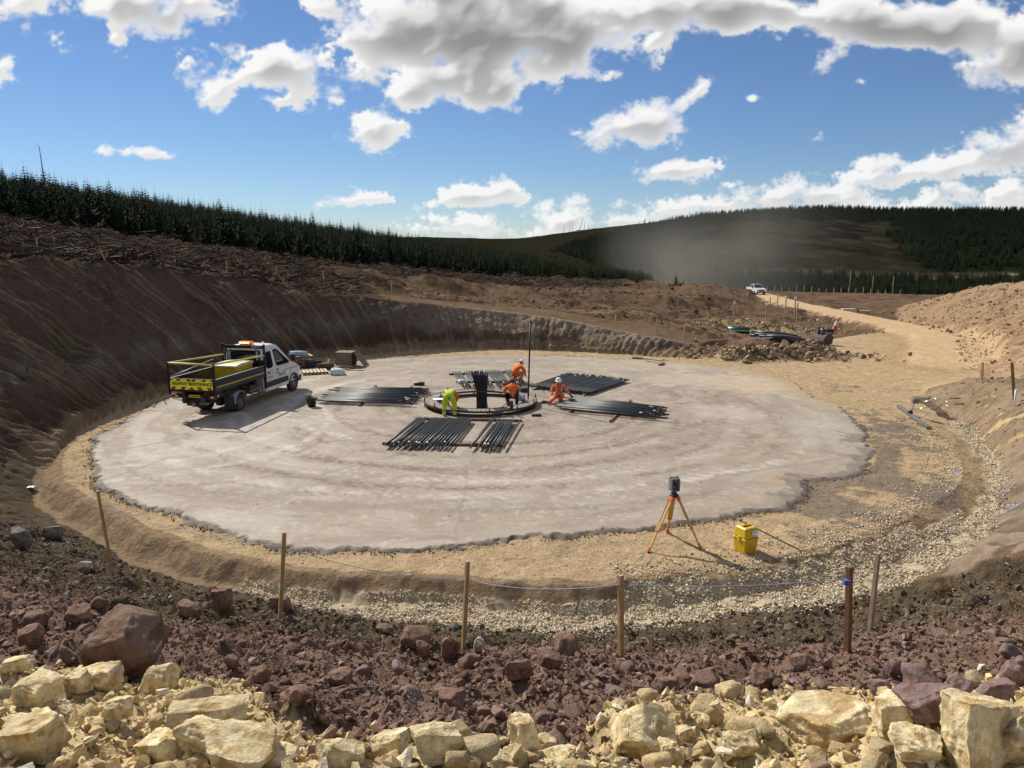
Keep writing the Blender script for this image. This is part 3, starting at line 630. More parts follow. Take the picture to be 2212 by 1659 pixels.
def hit(px, py, tmax=260, tmin=1.5):     # where the line of sight meets the ground
    d = ray(px, py); t = np.exp(np.linspace(math.log(tmin), math.log(tmax), 3000))
    x = d.x * t; y = d.y * t; z = CAM.z + d.z * t
    h = ground_height(x, y); k = np.argmax(z < h)
    return Vector((x[k], y[k], h[k]))
# ------------------------------------------------------------------ stones
def hull_rock(seed, n=13, flat=.75):
    rg = np.random.default_rng(seed); P = rg.normal(size=(n, 3)); P /= np.linalg.norm(P, axis=1)[:, None]
    P *= rg.uniform(.7, 1.05, (n, 1)); P *= np.array([1, rg.uniform(.65, .95), flat * rg.uniform(.75, 1.1)])
    bm = bmesh.new(); [bm.verts.new(p) for p in P]
    r_ = bmesh.ops.convex_hull(bm, input=bm.verts)
    bmesh.ops.delete(bm, geom=[g for g in r_['geom_interior'] if isinstance(g, bmesh.types.BMVert)], context='VERTS')
    bmesh.ops.triangulate(bm, faces=bm.faces[:]); bm.verts.index_update(); bm.normal_update()
    V = np.array([v.co[:] for v in bm.verts]); F = np.array([[v.index for v in f.verts] for f in bm.faces]); bm.free()
    return V, F
_ico = None
def big_rock(seed, size, cuts=11, rough=.05, sub=4, ak=(.50, .66)):
    """an angular block: a dense ball cut by random planes, then weathered"""
    global _ico
    if _ico is None:
        bm = bmesh.new(); bmesh.ops.create_icosphere(bm, subdivisions=5, radius=1); bm.verts.index_update()
        _ico = {5: (np.array([v.co[:] for v in bm.verts]), np.array([[v.index for v in f.verts] for f in bm.faces]))}; bm.free()
        for sb in (3, 4):
            bm = bmesh.new(); bmesh.ops.create_icosphere(bm, subdivisions=sb, radius=1); bm.verts.index_update()
            _ico[sb] = (np.array([v.co[:] for v in bm.verts]), np.array([[v.index for v in f.verts] for f in bm.faces])); bm.free()
    V, F = _ico[sub]; V = V.copy(); rg = np.random.default_rng(seed)
    dirs = rg.normal(size=(cuts, 3)); dirs /= np.linalg.norm(dirs, axis=1)[:, None]
    ax = np.array([[1, 0, 0], [-1, 0, 0], [0, 1, 0], [0, -1, 0], [0, 0, 1], [0, 0, -1]]) + rg.normal(size=(6, 3)) * .18
    ax /= np.linalg.norm(ax, axis=1)[:, None]
    for d, k in [(a, rg.uniform(*ak)) for a in ax] + [(a, rg.uniform(.60, .88)) for a in dirs]:
        q = V @ d - k; q = np.maximum(q, 0); V -= q[:, None] * d[None] * .985
    V /= np.abs(V).max(0)[None]
    n = V / np.linalg.norm(V, axis=1)[:, None]; o = rg.uniform(0, 60, 3)
    h = (vn3(V * 2.2 + o) - .5) * 1.1 + (vn3(V * 5 + o) - .5) * .8 + (vn3(V * 12 + o) - .5) * .5 + (vn3(V * 26 + o) - .5) * .3
    st = (vn3(V * np.array([1.2, 1.2, 9]) + o) - .5) * .6
    rdg = 1 - np.abs(vn3(V * 3.4 + o) - .5) * 4; h = h + .55 * np.minimum(rdg, .4) + (vn3(V * 50 + o) - .5) * .18
    V = V + n * ((h + st) * rough)[:, None]
    return V * np.asarray(size)[None] / 2, F
def rand_rot(rg, n, tilt=1.0):
    q = rg.normal(size=(n, 4)); q[:, 1:3] *= tilt; q /= np.linalg.norm(q, axis=1)[:, None]; w, x, y, z = q.T
    return np.stack([np.stack([1 - 2 * (y * y + z * z), 2 * (x * y - z * w), 2 * (x * z + y * w)], 1), np.stack([2 * (x * y + z * w), 1 - 2 * (x * x + z * z), 2 * (y * z - x * w)], 1), np.stack([2 * (x * z - y * w), 2 * (y * z + x * w), 1 - 2 * (x * x + y * y)], 1)], 1)
BASES = [hull_rock(100 + k, 10 + k % 5, .62 + .05 * (k % 4)) for k in range(9)]
def scatter(name, x, y, size, col, matl, sink=.2, label=None, cat=None, zoff=None, seed=0):
    rg = np.random.default_rng(seed); n = len(x); z = ground_height(x, y)
    Vs, Fs, Cs = [], [], []; off = 0; which = rg.integers(0, len(BASES), n); Rm = rand_rot(rg, n, .5)
    for k, (V, F) in enumerate(BASES):
        i = np.where(which == k)[0]
        if not len(i): continue
        W = np.einsum('nij,vj->nvi', Rm[i], V) * (size[i] * .5)[:, None, None]
        W += np.stack([x[i], y[i], z[i] + size[i] * (.36 - sink)], 1)[:, None, :]
        Vs.append(W.reshape(-1, 3)); Cs.append(np.repeat(col[i], len(V), 0))
        Fs.append((F[None] + (np.arange(len(i)) * len(V))[:, None, None] + off).reshape(-1, 3)); off += W.shape[0] * W.shape[1]
    me = np_mesh(name, np.vstack(Vs), np.vstack(Fs), np.vstack(Cs), smooth=False)
    o = link(name, me, None, [matl]); tag(o, label, cat, None, 'stuff'); return o
STONE = attr_mat('stone', spec=.08, rough=.9, v=.16, scale=7, mid=18, fine=70, bump=.55, bscale=38, bdist=.02)
rg = np.random.default_rng(5)
def shade(base, n, a=.28, tint=None):
    c = np.tile(np.asarray(base, float), (n, 1)) * (1 + rg.uniform(-a, a, (n, 1))) * (1 + rg.normal(0, .035, (n, 3)))
    if tint is not None:
        for t, p in tint: c[rg.random(n) < p] = t
    return np.clip(c, .01, .85)
def near_pts(n, d0, d1, a0, a1, power=1.0):
    D = d0 + (d1 - d0) * rg.random(n) ** power; a = np.radians(rg.uniform(a0, a1, n)); return D * np.sin(a), D * np.cos(a)
def powsize(n, lo, hi, k=2.4):
    u = rg.random(n); return (lo ** (1 - k) + u * (hi ** (1 - k) - lo ** (1 - k))) ** (1 / (1 - k))

def rubble():
    # red-brown broken rock and dark soil on the near bank
    x, y = near_pts(170000, 2.6, 22, -43, 43, .8); z, I = ground_height(x, y, True)
    redline = np.interp(I['phi'], [-180, -170, -160, -145, 145, 150, 160, 170, 180], [22.1, 22.6, 21.8, 22.5, 24.5, 23.6, 23.4, 22.6, 22.1])
    az = I['az']; k = (I['nbank'] > 0) & (I['D'] > yel_edge(az) + rg.normal(-.1, .35, len(x))) & (I['s'] > 3.0)
    isred = (I['r'] > redline + rg.normal(0, .35, len(x)))
    dens = fbm(x * .8, y * .8, 3); k &= (rg.random(len(x)) < np.where(isred, .95, .75 + .4 * dens))
    x, y, isred = x[k], y[k], isred[k]; n = len(x)
    s = powsize(n, .018, .16, 2.7) * np.where(isred, 1.1, 1.12)
    col = np.where(isred[:, None], shade(RED * 1.1, n, .34, [((.30, .24, .22), .03), ((.36, .32, .28), .012)]), shade(SOIL * 1.35, n, .4, [((.27, .25, .22), .14), ((.20, .12, .09), .10), ((.34, .31, .26), .02)]))
    scatter('rubble', x, y, s, col, STONE, .16, seed=1)
    # pale drainage stone in the trench
    th = rg.uniform(84, 198, 90000); rr = rg.uniform(16.8, 20.2, len(th)); a = np.radians(th); x = CX + rr * np.sin(a); y = CY + rr * np.cos(a)
    z, I = ground_height(x, y, True); k = (I['grav'] > 0); 
    spill = np.exp(-((I['s'] - 1.0) / .045) ** 2) * ((I['phi'] > 95) & (I['phi'] < 168)); spill2 = np.exp(-((I['s'] - 3.15) / .12) ** 2) * .5 * (I['phi'] > 88)
    k = k | (rg.random(len(x)) < np.maximum(spill, spill2) * .4)
    k &= (rg.random(len(x)) < np.where(np.abs(I['phi']) < 135, .5, 1.0)) & (fbm(x * 1.5, y * 1.5, 3) > -.75)
    x, y = x[k], y[k]; s = powsize(len(x), .035, .10, 1.9)
    scatter('drainage_gravel', x, y, s, shade((.60, .50, .35), len(x), .3, [((.70, .64, .53), .18), ((.36, .27, .17), .10)]), STONE, .17, seed=2)
    # pebbles pressed into the tan formation and the access
    th = rg.uniform(-180, 180, 26000); rr = rg.uniform(14.8, 19, len(th)); a = np.radians(th); x = CX + rr * np.sin(a); y = CY + rr * np.cos(a)
    x2 = rg.uniform(11, 34, 9000); y2 = rg.uniform(20, 56, 9000); x = np.concatenate([x, x2]); y = np.concatenate([y, y2])
    z, I = ground_height(x, y, True); k = (I['flat'] > 0) & (I['r'] > slab_edge(I['phi']) + .12) & (I['mw'] < .3)
    x, y = x[k], y[k]; s = powsize(len(x), .018, .07, 2.8)
    scatter('formation_pebbles', x, y, s, shade((.42, .32, .20), len(x), .3, [((.58, .52, .42), .12)]), STONE, .28, seed=3)
    # crumbled dark mortar along the slab edge
    th = rg.uniform(95, 262, 11000); rr = slab_edge((th + 180) % 360 - 180) + rg.normal(.07, .13, len(th)); a = np.radians(th); x = CX + rr * np.sin(a); y = CY + rr * np.cos(a)
    dk = fbm(x * .5, y * .5, 3) > -.35; x, y = x[dk], y[dk]
    scatter('mortar_crumbs', x, y, powsize(len(x), .02, .08, 2.4), shade((.155, .125, .098), len(x), .4), STONE, .14, seed=4)
    # tan and yellow clods on the right-hand banks and mounds
    x = rg.uniform(12, 56, 24000); y = rg.uniform(22, 100, 24000); z, I = ground_height(x, y, True)
    k = ((I['mw'] > .4) | ((I['phi'] > 82) & (I['phi'] < 116) & (I['s'] > 2.9) & (I['D'] < 58))) & (I['D'] * 0 + rg.random(len(x)) < np.clip(45 / I['D'], .25, 1))
    x, y = x[k], y[k]; D = np.hypot(x, y); s = powsize(len(x), .05, .32, 2.5) * np.clip(D / 40, .7, 1.5)
    scatter('mound_clods', x, y, s, shade(MOUND * 1.05, len(x), .32, [((.42, .33, .22), .12), ((.16, .11, .08), .15)]), STONE, .18, seed=6)
    # small yellow rubble of the heap at the camera's feet
    x, y = near_pts(30000, 1.9, 8.2, -44, 44, .9); az = np.degrees(np.arctan2(x, y)); D = np.hypot(x, y)
    k = D < yel_edge(az) + rg.normal(.05, .30, len(x)); x, y = x[k], y[k]
    s = powsize(len(x), .018, .15, 2.35)
    scatter('limestone_rubble', x, y, s, shade(YEL * 1.0, len(x), .28, [((.66, .59, .44), .14), ((.36, .25, .14), .14), ((.24, .16, .12), .08)]), STONE, .10, seed=7)
    # rubble behind: rock beside the access, yellow strip, spoil
    X = []
    for cx, cy, sx, sy, n_ in ((17, 47.2, 4.4, 1.6, 1300), (21, 64, 6, 2.0, 1500), (14, 45.4, 1.5, .8, 500), (30, 76, 3, 3, 300), (41, 93, 5, 3, 500)):
        X.append((cx + rg.normal(0, sx * .6, n_), cy + rg.normal(0, sy * .6, n_)))
    x = np.concatenate([q[0] for q in X]); y = np.concatenate([q[1] for q in X]); td, _ = seg_dist(x, y, TRACK)
    phi, r, _, _ = polar(x, y); k = (td > 2.4) & (r > 17.8); x, y = x[k], y[k]
    scatter('access_rubble', x, y, powsize(len(x), .08, .55, 2.5), shade((.30, .22, .13), len(x), .35, [((.50, .40, .25), .2), ((.13, .095, .07), .2)]), STONE, .15, seed=8)
    # clods and turf lumps of the dug ground and brash
    x, y = near_pts(34000, 40, 180, -42, 17, 1.25); z, I = ground_height(x, y, True)
    k = (I['behind'] > .5) & (I['D'] < I['te'] + 8) & (I['trk'] < .1) & (rg.random(len(x)) < .25 + .9 * np.clip(fbm(x * .15, y * .3, 4) + .25, 0, 1)); x, y = x[k], y[k]
    br = I['brash'][k] > .3; D = np.hypot(x, y); s = powsize(len(x), .10, .8, 2.9) * np.clip(D / 90, .5, 1.3)
    scatter('turf_lumps', x, y, s, np.where(br[:, None], shade(BRASH * .8, len(x), .5), shade(BROWN * .95, len(x), .4)), STONE, .2, seed=9)
def slab_crumbs():                       # dirt, crumbs and dropped mortar lying on the slab
    th = rg.uniform(0, 2 * math.pi, 5200); rr = 14.6 * np.sqrt(rg.random(5200)); x = CX + rr * np.sin(th); y = CY + rr * np.cos(th)
    k = (rr < slab_edge(np.degrees((th + math.pi) % (2 * math.pi) - math.pi)) - .3) & (fbm(x * .5, y * .5, 4) + .5 * fbm(x * 2.5, y * 2.5, 2) > .08); x, y = x[k], y[k]; s = powsize(len(x), .012, .07, 2.7)
    o = scatter('slab_crumbs', x, y, s, shade((.22, .165, .115), len(x), .4, [((.10, .08, .06), .2), ((.45, .40, .33), .2)]), STONE, .22, seed=12); co_ = np.empty(len(o.data.vertices) * 3, np.float32); o.data.vertices.foreach_get('co', co_); co_ = co_.reshape(-1, 3)
    o.location.z = SLAB + .03 
def cut_stones():
    th = np.radians(rg.uniform(-112, 44, 4200)); rr = rg.uniform(15.4, 22, 4200); x = CX + rr * np.sin(th); y = CY + rr * np.cos(th); z, I = ground_height(x, y, True); k = (I['wall'] > 0) & (I['s'] > 1.4) & (rg.random(len(x)) < .25 + .6 * np.clip(fbm(x * .6, y * .6, 3) + .2, 0, 1)); x, y = x[k], y[k]
    scatter('cut_face_stones', x, y, powsize(len(x), .05, .26, 2.7), shade((.16, .12, .09), len(x), .4, [((.30, .26, .21), .12), ((.08, .06, .045), .3)]), STONE, .25, seed=14)
rubble(); slab_crumbs(); cut_stones()

def branches():                          # felled brash: thin sticks lying over the dark slope
    x, y = near_pts(11000, 38, 175, -42, 8, 1.2); z, I = ground_height(x, y, True); k = I['brash'] > .35; x, y, z = x[k], y[k], z[k]; n = len(x)
    L_ = rg.uniform(.5, 2.6, n); a = rg.uniform(0, math.pi, n); t = rg.normal(0, .28, n); w = rg.uniform(.012, .045, n) * 1.4
    d = np.stack([np.cos(a) * np.cos(t), np.sin(a) * np.cos(t), np.sin(t)], 1); u = np.stack([-np.sin(a), np.cos(a), 0 * a], 1); v = np.cross(d, u)
    c = np.stack([x, y, z + .12 + rg.random(n) * .35], 1); V = []
    for e in (-.5, .5):
        for k3 in range(3):
            q = 2 * math.pi * k3 / 3; V.append(c + d * (e * L_)[:, None] + (u * math.cos(q) + v * math.sin(q)) * (w * (1 if e < 0 else .45))[:, None])
    V = np.stack(V, 1).reshape(-1, 3); f = np.array([[0, 1, 4, 3], [1, 2, 5, 4], [2, 0, 3, 5]]); F = (f[None] + (np.arange(n) * 6)[:, None, None]).reshape(-1, 4)
    col = np.repeat(shade((.062, .047, .037), n, .5, [((.22, .19, .16), .05), ((.10, .062, .04), .2)]), 6, 0)
    o = link('brash_sticks', np_mesh('brash_sticks', V, F, col), None, [STONE]); tag(o, kind='stuff')
branches()

def stone_thing(name, c, size, colr, label, cat, group, seed, rz=0, tilt=0, sub=4, cuts=14, rough=.095, ak=(.50, .66)):
    V, F = big_rock(seed, size, cuts, rough, sub, ak); n = len(V)
    nz = vn3(V * 4 / max(size) * 1.2 + seed); col = np.tile(np.asarray(colr, float), (n, 1)) * (.82 + .36 * nz)[:, None]
    st_ = vn3(V / max(size) * 7 + 31.7 + seed)[:, None]; col *= np.where(st_ > .66, np.array([[.74, .64, .52]]), 1); col = np.where((vn3(V / max(size) * 5 + 11.3 + seed)[:, None] > .70) & (col.mean() > .25), col * 1.22, col)
    o = link(name, np_mesh(name, V, F, np.clip(col, .01, .8)), None, [STONE]); o.location = c
    o.rotation_euler = (tilt, tilt * .6, rz); tag(o, label, cat, group); return o
# hand-set yellow blocks: photo position of the base middle, width and height in photo pixels, depth ratio, label
YB = [(62,1640,128,105,.8,'broad flat-faced yellow limestone block at the bottom left corner'),
 (440,1592,172,72,.6,'long pale yellow slab lying left of the red rubble'),
 (338,1656,100,74,.8,'brightest whitish-yellow stone among the bottom left blocks'),
 (205,1490,95,50,.8,'lumpy yellow stone wedged below the left of the large brown boulder'),
 (338,1492,80,52,.8,'rounded yellow stone under the right foot of the large brown boulder'),
 (75,1520,95,60,.8,'yellow stone high on the left heap above the flat-faced block'),
 (30,1452,75,30,.9,'pale thin yellow slab on the top left edge of the heap'),
 (432,1628,105,70,.8,'brownish yellow block in front of the long pale slab'),
 (520,1660,150,78,.8,'wide yellow block at the bottom left of centre'),
 (250,1560,70,50,.8,'small yellow block in the middle of the left heap'),
 (160,1500,70,50,.8,'yellow stone second from the left below the brown boulder'),
 (590,1665,110,50,.8,'yellow block with upright grain at the bottom left of centre'),
 (735,1662,105,66,.8,'tapering yellow stone standing between the two bottom centre blocks'),
 (848,1650,95,82,.8,'pointed yellow block with a shaded right face at bottom centre'),
 (942,1652,112,84,.8,'square-faced yellow block leaning right at bottom centre'),
 (1012,1668,52,46,.8,'thin upright yellow flake beside the square-faced block'),
 (990,1610,60,34,.7,'flat pale flake resting behind the square-faced block'),
 (1134,1622,68,82,.8,'upright pale yellow stone alone before the red rubble'),
 (1176,1626,56,36,.8,'small yellow stone leaning on the upright pale stone'),
 (1388,1648,140,118,.8,'big square yellow block with a flat grey front'),
 (1478,1615,56,48,.8,'yellow block touching the right of the big square block'),
 (1450,1655,60,60,.8,'yellow stone in front of the right corner of the big square block'),
 (1600,1632,72,42,.7,'pinkish wedge of stone in the right-hand fine rubble'),
 (1815,1600,240,78,.6,'largest flat yellow slab tilted across the right-hand heap'),
 (1940,1600,112,108,.8,'tall pale block propping the end of the largest slab'),
 (2122,1660,165,180,.75,'tallest yellow boulder standing at the right'),
 (2205,1655,70,110,.8,'yellow block cut by the right picture edge'),
 (1985,1640,110,60,.8,'low yellow block before the tallest boulder'),
 (1545,1560,42,50,.8,'upright little yellow stone above the fine rubble'),
 (1515,1575,40,34,.8,'small yellow stone left of the upright little stone'),
 (1080,1665,70,36,.8,'low yellow lump at the bottom edge right of centre'),
 (1200,1668,80,34,.8,'flattish yellow lump on the bottom edge below the upright pale stone')]
for k, (px_, py_, w_, h_, dr, lb) in enumerate(YB):
    p = hit(min(max(px_, 5), 2207), min(py_, 1657)); zc = ((p - CAM).dot(Vector((0, math.cos(PITCH), -math.sin(PITCH))))); u_ = zc / FPX
    if py_ > 1657: p.z -= .02
    sx, sz = w_ * u_, h_ * u_ * 1.08
    stone_thing('limestone_block', p + Vector((0, sx * dr * .22, sz * .34)), (sx, sx * dr, sz), np.array([.60, .495, .30]) * (1.18 if k in (2, 17, 24, 6) else 1.0) * (1 + .08 * math.sin(k * 3.1)), lb, 'rock', 'yellow limestone blocks in the foreground heap', 300 + k, rz=.35 * math.sin(k * 2.3), tilt=.22 * math.sin(k * 1.7 + 1), sub=5)
# brown boulders and stones one can point at
RB = [(272,1462,172,140,.8,'large reddish brown boulder on the left above the yellow heap',1),
 (62,1405,58,56,.8,'rounded brown stone left of the large boulder',0),(70,1362,60,36,.8,'flat brown stone above the rounded stone at the left',0),
 (898,1402,66,42,.8,'squared reddish stone in grey soil left of the centre stake',0),(914,1422,32,42,.8,'small dark stone below the squared reddish stone',0),
 (970,1425,48,58,.7,'wedge-shaped reddish stone leaning at the foot of the centre stake',0),(1225,1420,52,54,.8,'reddish cube-like stone in grey soil between two stakes',0),
 (602,1322,52,36,.8,'reddish stone right behind the second stake',0),(478,1318,46,50,.8,'rounded purple stone on the dark bank between the first two stakes',0),
 (405,1340,50,40,.8,'flat grey-brown stone on the dark bank above the boulder',0),(165,1345,60,30,.8,'flat grey stone on the left dark bank',0),(210,1318,40,26,.8,'block-shaped stone below the first stake',0),
 (42,1190,42,56,.8,'square grey stone at the left edge of the dark bank',2),(110,1165,50,30,.8,'pale greenish stone on the left dark bank',2),(180,1232,30,18,.8,'cream stone on the left dark bank',3),
 (830,1370,40,22,.8,'flat pinkish stone at the gravel edge',0),(1035,1408,30,30,.8,'pale rounded stone right of the centre stake',3),
 (1190,1445,50,34,.8,'reddish stone below the cube-like stone',0),(1120,1470,60,40,.8,'knobbly brown clod in the centre rubble',0),
 (1995,1510,95,52,.8,'big smooth purple slab behind the largest yellow slab',4),(2010,1560,130,75,.8,'long purple boulder left of the tallest yellow boulder',4),(2080,1500,60,34,.8,'low purple stone behind the tallest yellow boulder',4),
 (2165,1530,90,62,.8,'purple boulder right of the tallest yellow boulder',4),(2195,1490,60,60,.8,'purple stone high at the right picture edge',4),(1935,1460,46,36,.8,'grey-purple stone in the right rubble',4),(1900,1500,50,36,.8,'rounded purple stone left of the big smooth slab',4),
 (560,1480,52,44,.8,'rounded brown stone in the rubble right of the boulder',0),(640,1520,60,40,.8,'brown block in the middle of the left rubble',0),(735,1485,60,36,.8,'ridge-backed brown stone in the left rubble',0),
 (975,1530,70,40,.8,'low brown slab in the centre rubble',0),(1440,1500,50,34,.8,'brown stone in the right of centre rubble',0),(1650,1480,60,36,.8,'brown stone in the right-hand rubble',0),(1730,1455,38,44,.8,'upright brown stone before the leaning right stakes',0)]
RC = {0: RED * 1.2, 1: np.array([.20, .135, .105]), 2: np.array([.22, .205, .18]), 3: np.array([.44, .38, .30]), 4: np.array([.225, .155, .145])}
for k, (px_, py_, w_, h_, dr, lb, cc) in enumerate(RB):
    p = hit(px_, py_); zc = ((p - CAM).dot(Vector((0, math.cos(PITCH), -math.sin(PITCH))))); u_ = zc / FPX; sx, sz = w_ * u_, h_ * u_ * 1.1
    stone_thing('boulder' if w_ > 120 else 'rock', p + Vector((0, sx * dr * .2, sz * .36)), (sx, sx * dr, sz), RC[cc], lb, 'rock', 'brown rocks on the near bank', 500 + k, rz=.5 * math.sin(k * 1.9), tilt=.38 * math.sin(k * 2.7 + .5), sub=5 if w_ > 120 else 4, rough=.08, ak=(.50, .62) if w_ > 120 else (.60, .84))
# the rest of the larger stones, each an object of its own
PROTO = []
for k in range(10):
    V, F = big_rock(700 + k, (1, .8, .66), 13, .09, 3, (.58, .82)); PROTO.append((V, F))
def proto_mesh(k, colr, nm):
    V, F = PROTO[k]; nz = vn3(V * 4 + k); return np_mesh(nm, V, F, np.clip(np.asarray(colr)[None] * (.8 + .4 * nz)[:, None], .01, .8), smooth=True)
def spread(n, cond, lo, hi, cols, name, label, group, seed, d0, d1, power=1.0, cat='rock'):
    rg2 = np.random.default_rng(seed); ms = []
    for k in range(10):
        m_ = proto_mesh(k, cols[k % len(cols)], name); m_.materials.append(STONE); ms.append(m_)
    D = d0 + (d1 - d0) * rg2.random(n * 8) ** power; a = np.radians(rg2.uniform(-37, 37, n * 8)); x = D * np.sin(a); y = D * np.cos(a)
    z, I = ground_height(x, y, True); k = np.where(cond(x, y, I))[0][:n]
    for q, i in enumerate(k):
        s = lo * (hi / lo) ** (rg2.random() ** 1.8)
        o = bpy.data.objects.new(name, ms[q % 10]); COL.objects.link(o); o.location = (x[i], y[i], z[i] + s * .18); o.scale = (s, s * rg2.uniform(.8, 1.1), s * rg2.uniform(.75, 1.1))
        o.rotation_euler = (rg2.normal(0, .4), rg2.normal(0, .4), rg2.uniform(0, 6.28)); tag(o, label, cat, group)
def c_red(x, y, I): return (I['nbank'] > 0) & (I['r'] > 22.8) & (I['D'] > yel_edge(I['az']) + .2)
def c_dark(x, y, I): return (I['nbank'] > 0) & (I['r'] < 22.4) & (I['s'] > 3.05)
def c_yel(x, y, I): return I['D'] < yel_edge(I['az']) - .05
spread(190, c_red, .10, .26, [RED * 1.25, RED, RED * 1.1, (.26, .19, .17)], 'rock', 'reddish brown stone lying in the rubble of the near bank', 'brown rocks on the near bank', 21, 4, 10.5, .8)
spread(70, c_dark, .10, .26, [SOIL * 1.9, (.20, .18, .15), RED * 1.1, (.17, .15, .12)], 'rock', 'grey-brown stone half sunk in the dark soil of the near bank', 'brown rocks on the near bank', 22, 9, 16)
spread(130, c_yel, .10, .24, [YEL, YEL * .9, YEL * 1.12, (.50, .40, .24)], 'limestone_block', 'small yellow stone in the limestone heap of the foreground', 'yellow limestone blocks in the foreground heap', 23, 2.4, 7.4)
# ------------------------------------------------------------------ conifers
NEEDLE = mat('needles', (.032, .052, .021), .8, spec=.2, vary=.55, scale=1.6)
NEEDLE2 = mat('young_needles', (.062, .085, .030), .8, spec=.2, vary=.4, scale=1.6)
BARK = mat('bark', (.10, .075, .055), .9, vary=.3, scale=8)
def spruce(seed, h=7.0, wid=1.55, n_whorl=19):
    rg3 = np.random.default_rng(seed); T = MB(); T.path([(0, 0, -.3), (0, 0, h * .5), (0, 0, h)], [.11, .06, .012], 6)
    V = []; F = []
    zs = np.concatenate([np.linspace(.05, .90, n_whorl) * h, [h * .95]])
    for i, z in enumerate(zs):
        t = z / h; L_ = wid * (1 - t) ** .85 * rg3.uniform(.82, 1.12) + .10; nb = int(8 - 3 * t + rg3.integers(0, 2)); a0 = rg3.uniform(0, 6.28)
        for b in range(nb):
            a = a0 + 2 * math.pi * b / nb + rg3.normal(0, .16); L = L_ * rg3.uniform(.7, 1.15); up = .20 + .35 * t + rg3.normal(0, .07)
            d = np.array([math.cos(a), math.sin(a), 0]); sd = np.array([-math.sin(a), math.cos(a), 0]); ns = 4
            for k in range(ns):
                u0 = (k + .1) / ns; u1 = (k + 1.45) / ns
                p0 = d * L * u0 + np.array([0, 0, z + L * (up * u0 - .5 * u0 * (1 - u0) * 1.1)]); p1 = d * L * u1 + np.array([0, 0, z + L * (up * u1 - .5 * u1 * (1 - u1) * 1.1)])
                w = L * .30 * (1 - u0 * .72) * rg3.uniform(.75, 1.2); 
                for sg in (-1, 1):
                    q = p0 + sd * sg * w + d * w * .55 + np.array([0, 0, -w * rg3.uniform(.12, .5)])
                    bI = len(V); V += [p0, p1, q]; F.append((bI, bI + 1, bI + 2))
                bI = len(V); V += [p0 + np.array([0, 0, .03]), p1, p0 + d * w * .4 - np.array([0, 0, w * .55])]; F.append((bI, bI + 1, bI + 2))
    for k in range(3):                   # bare leader
        a = 2.1 * k; bI = len(V); V += [(.022 * math.cos(a), .022 * math.sin(a), h * .9), (.022 * math.cos(a + 2.1), .022 * math.sin(a + 2.1), h * .9), (0, 0, h * 1.16)]; F.append((bI, bI + 1, bI + 2))
    return T, np.array(V, float), np.array(F)
TREES = []
for k in range(5):
    T, V, F = spruce(40 + k, 7.0, (1.5, 1.75, 1.35, 1.9, 1.6)[k]); TREES.append((T, V, F))
PLANT = 'young spruces at the front of the plantation'
def tree(proto, loc, h, rz, label, group=PLANT, name='spruce_tree'):
    o = copy_tree(proto); o.location = loc; o.scale = (h / 7 * rgt.uniform(.85, 1.15),) * 2 + (h / 7,); o.rotation_euler = (0, 0, rz); tag(o, label, 'tree', group); return o
rgt = np.random.default_rng(77); PR = []; crown0 = None
def make_proto(k, m_):
    T, V, F = TREES[k]; e = empty('spruce_tree'); T.build('trunk', BARK, e, False); link('crown', np_mesh('crown', V, F, None, False), e, [m_]); return e
# positions: rows of the plantation
xs, ys = np.meshgrid(np.arange(-150, 70, 2.0), np.arange(70, 300, 2.0)); xs = (xs + rgt.uniform(-.8, .8, xs.shape)).ravel(); ys = (ys + rgt.uniform(-.8, .8, ys.shape)).ravel()
az_ = np.degrees(np.arctan2(xs, ys)); D_ = np.hypot(xs, ys); te_ = tree_edge(az_) + 3 * fbm(xs * .08, ys * .08, 3)
k = (az_ > -41) & (az_ < 9.9 + .5 * fbm(ys * .1, ys * .1, 2)) & (D_ > te_) & (D_ < te_ + 95)
xs, ys, az_, D_, te_ = xs[k], ys[k], az_[k], D_[k], te_[k]
hh = np.interp(az_, [-41, -22, -10, -3, 3, 7, 10], [6.2, 6.2, 6.2, 5.6, 4.6, 3.4, 2.7]) * rgt.uniform(.86, 1.08, len(xs)); hh *= np.where(D_ < te_ + 5, .85, 1)
hh *= np.where(rgt.random(len(xs)) < .05, 1.15, 1)
zs_ = ground_height(xs, ys); order = np.argsort(D_ - te_ - 8 * (hh > 5.9) + np.where(az_ < -36, 40, 0) + (rgt.random(len(xs)) * 4)); ind = order[:290]; rest = order[290:]
protos = [make_proto(k, NEEDLE) for k in range(5)] + [make_proto(k, NEEDLE2) for k in (1, 3)]
used = set()
for i in ind:
    kp = int(rgt.integers(0, 5)) if (az_[i] < 1 or rgt.random() < .4) else 5 + int(rgt.integers(0, 2))
    lb = 'young dark green spruce on the near edge of the plantation' if kp < 5 else 'low bright green spruce at the far right end of the plantation'
    loc = (xs[i], ys[i], zs_[i] - .1)
    if kp not in used:
        o = protos[kp]; used.add(kp); o.location = loc; o.scale = (hh[i] / 7,) * 3; tag(o, lb, 'tree', PLANT)
    else: o = tree(protos[kp], loc, hh[i], rgt.uniform(0, 6.28), lb)
for kp in range(7):
    if kp not in used: bpy.data.objects.remove(protos[kp].children[0]); bpy.data.objects.remove(protos[kp].children[0]); bpy.data.objects.remove(protos[kp])
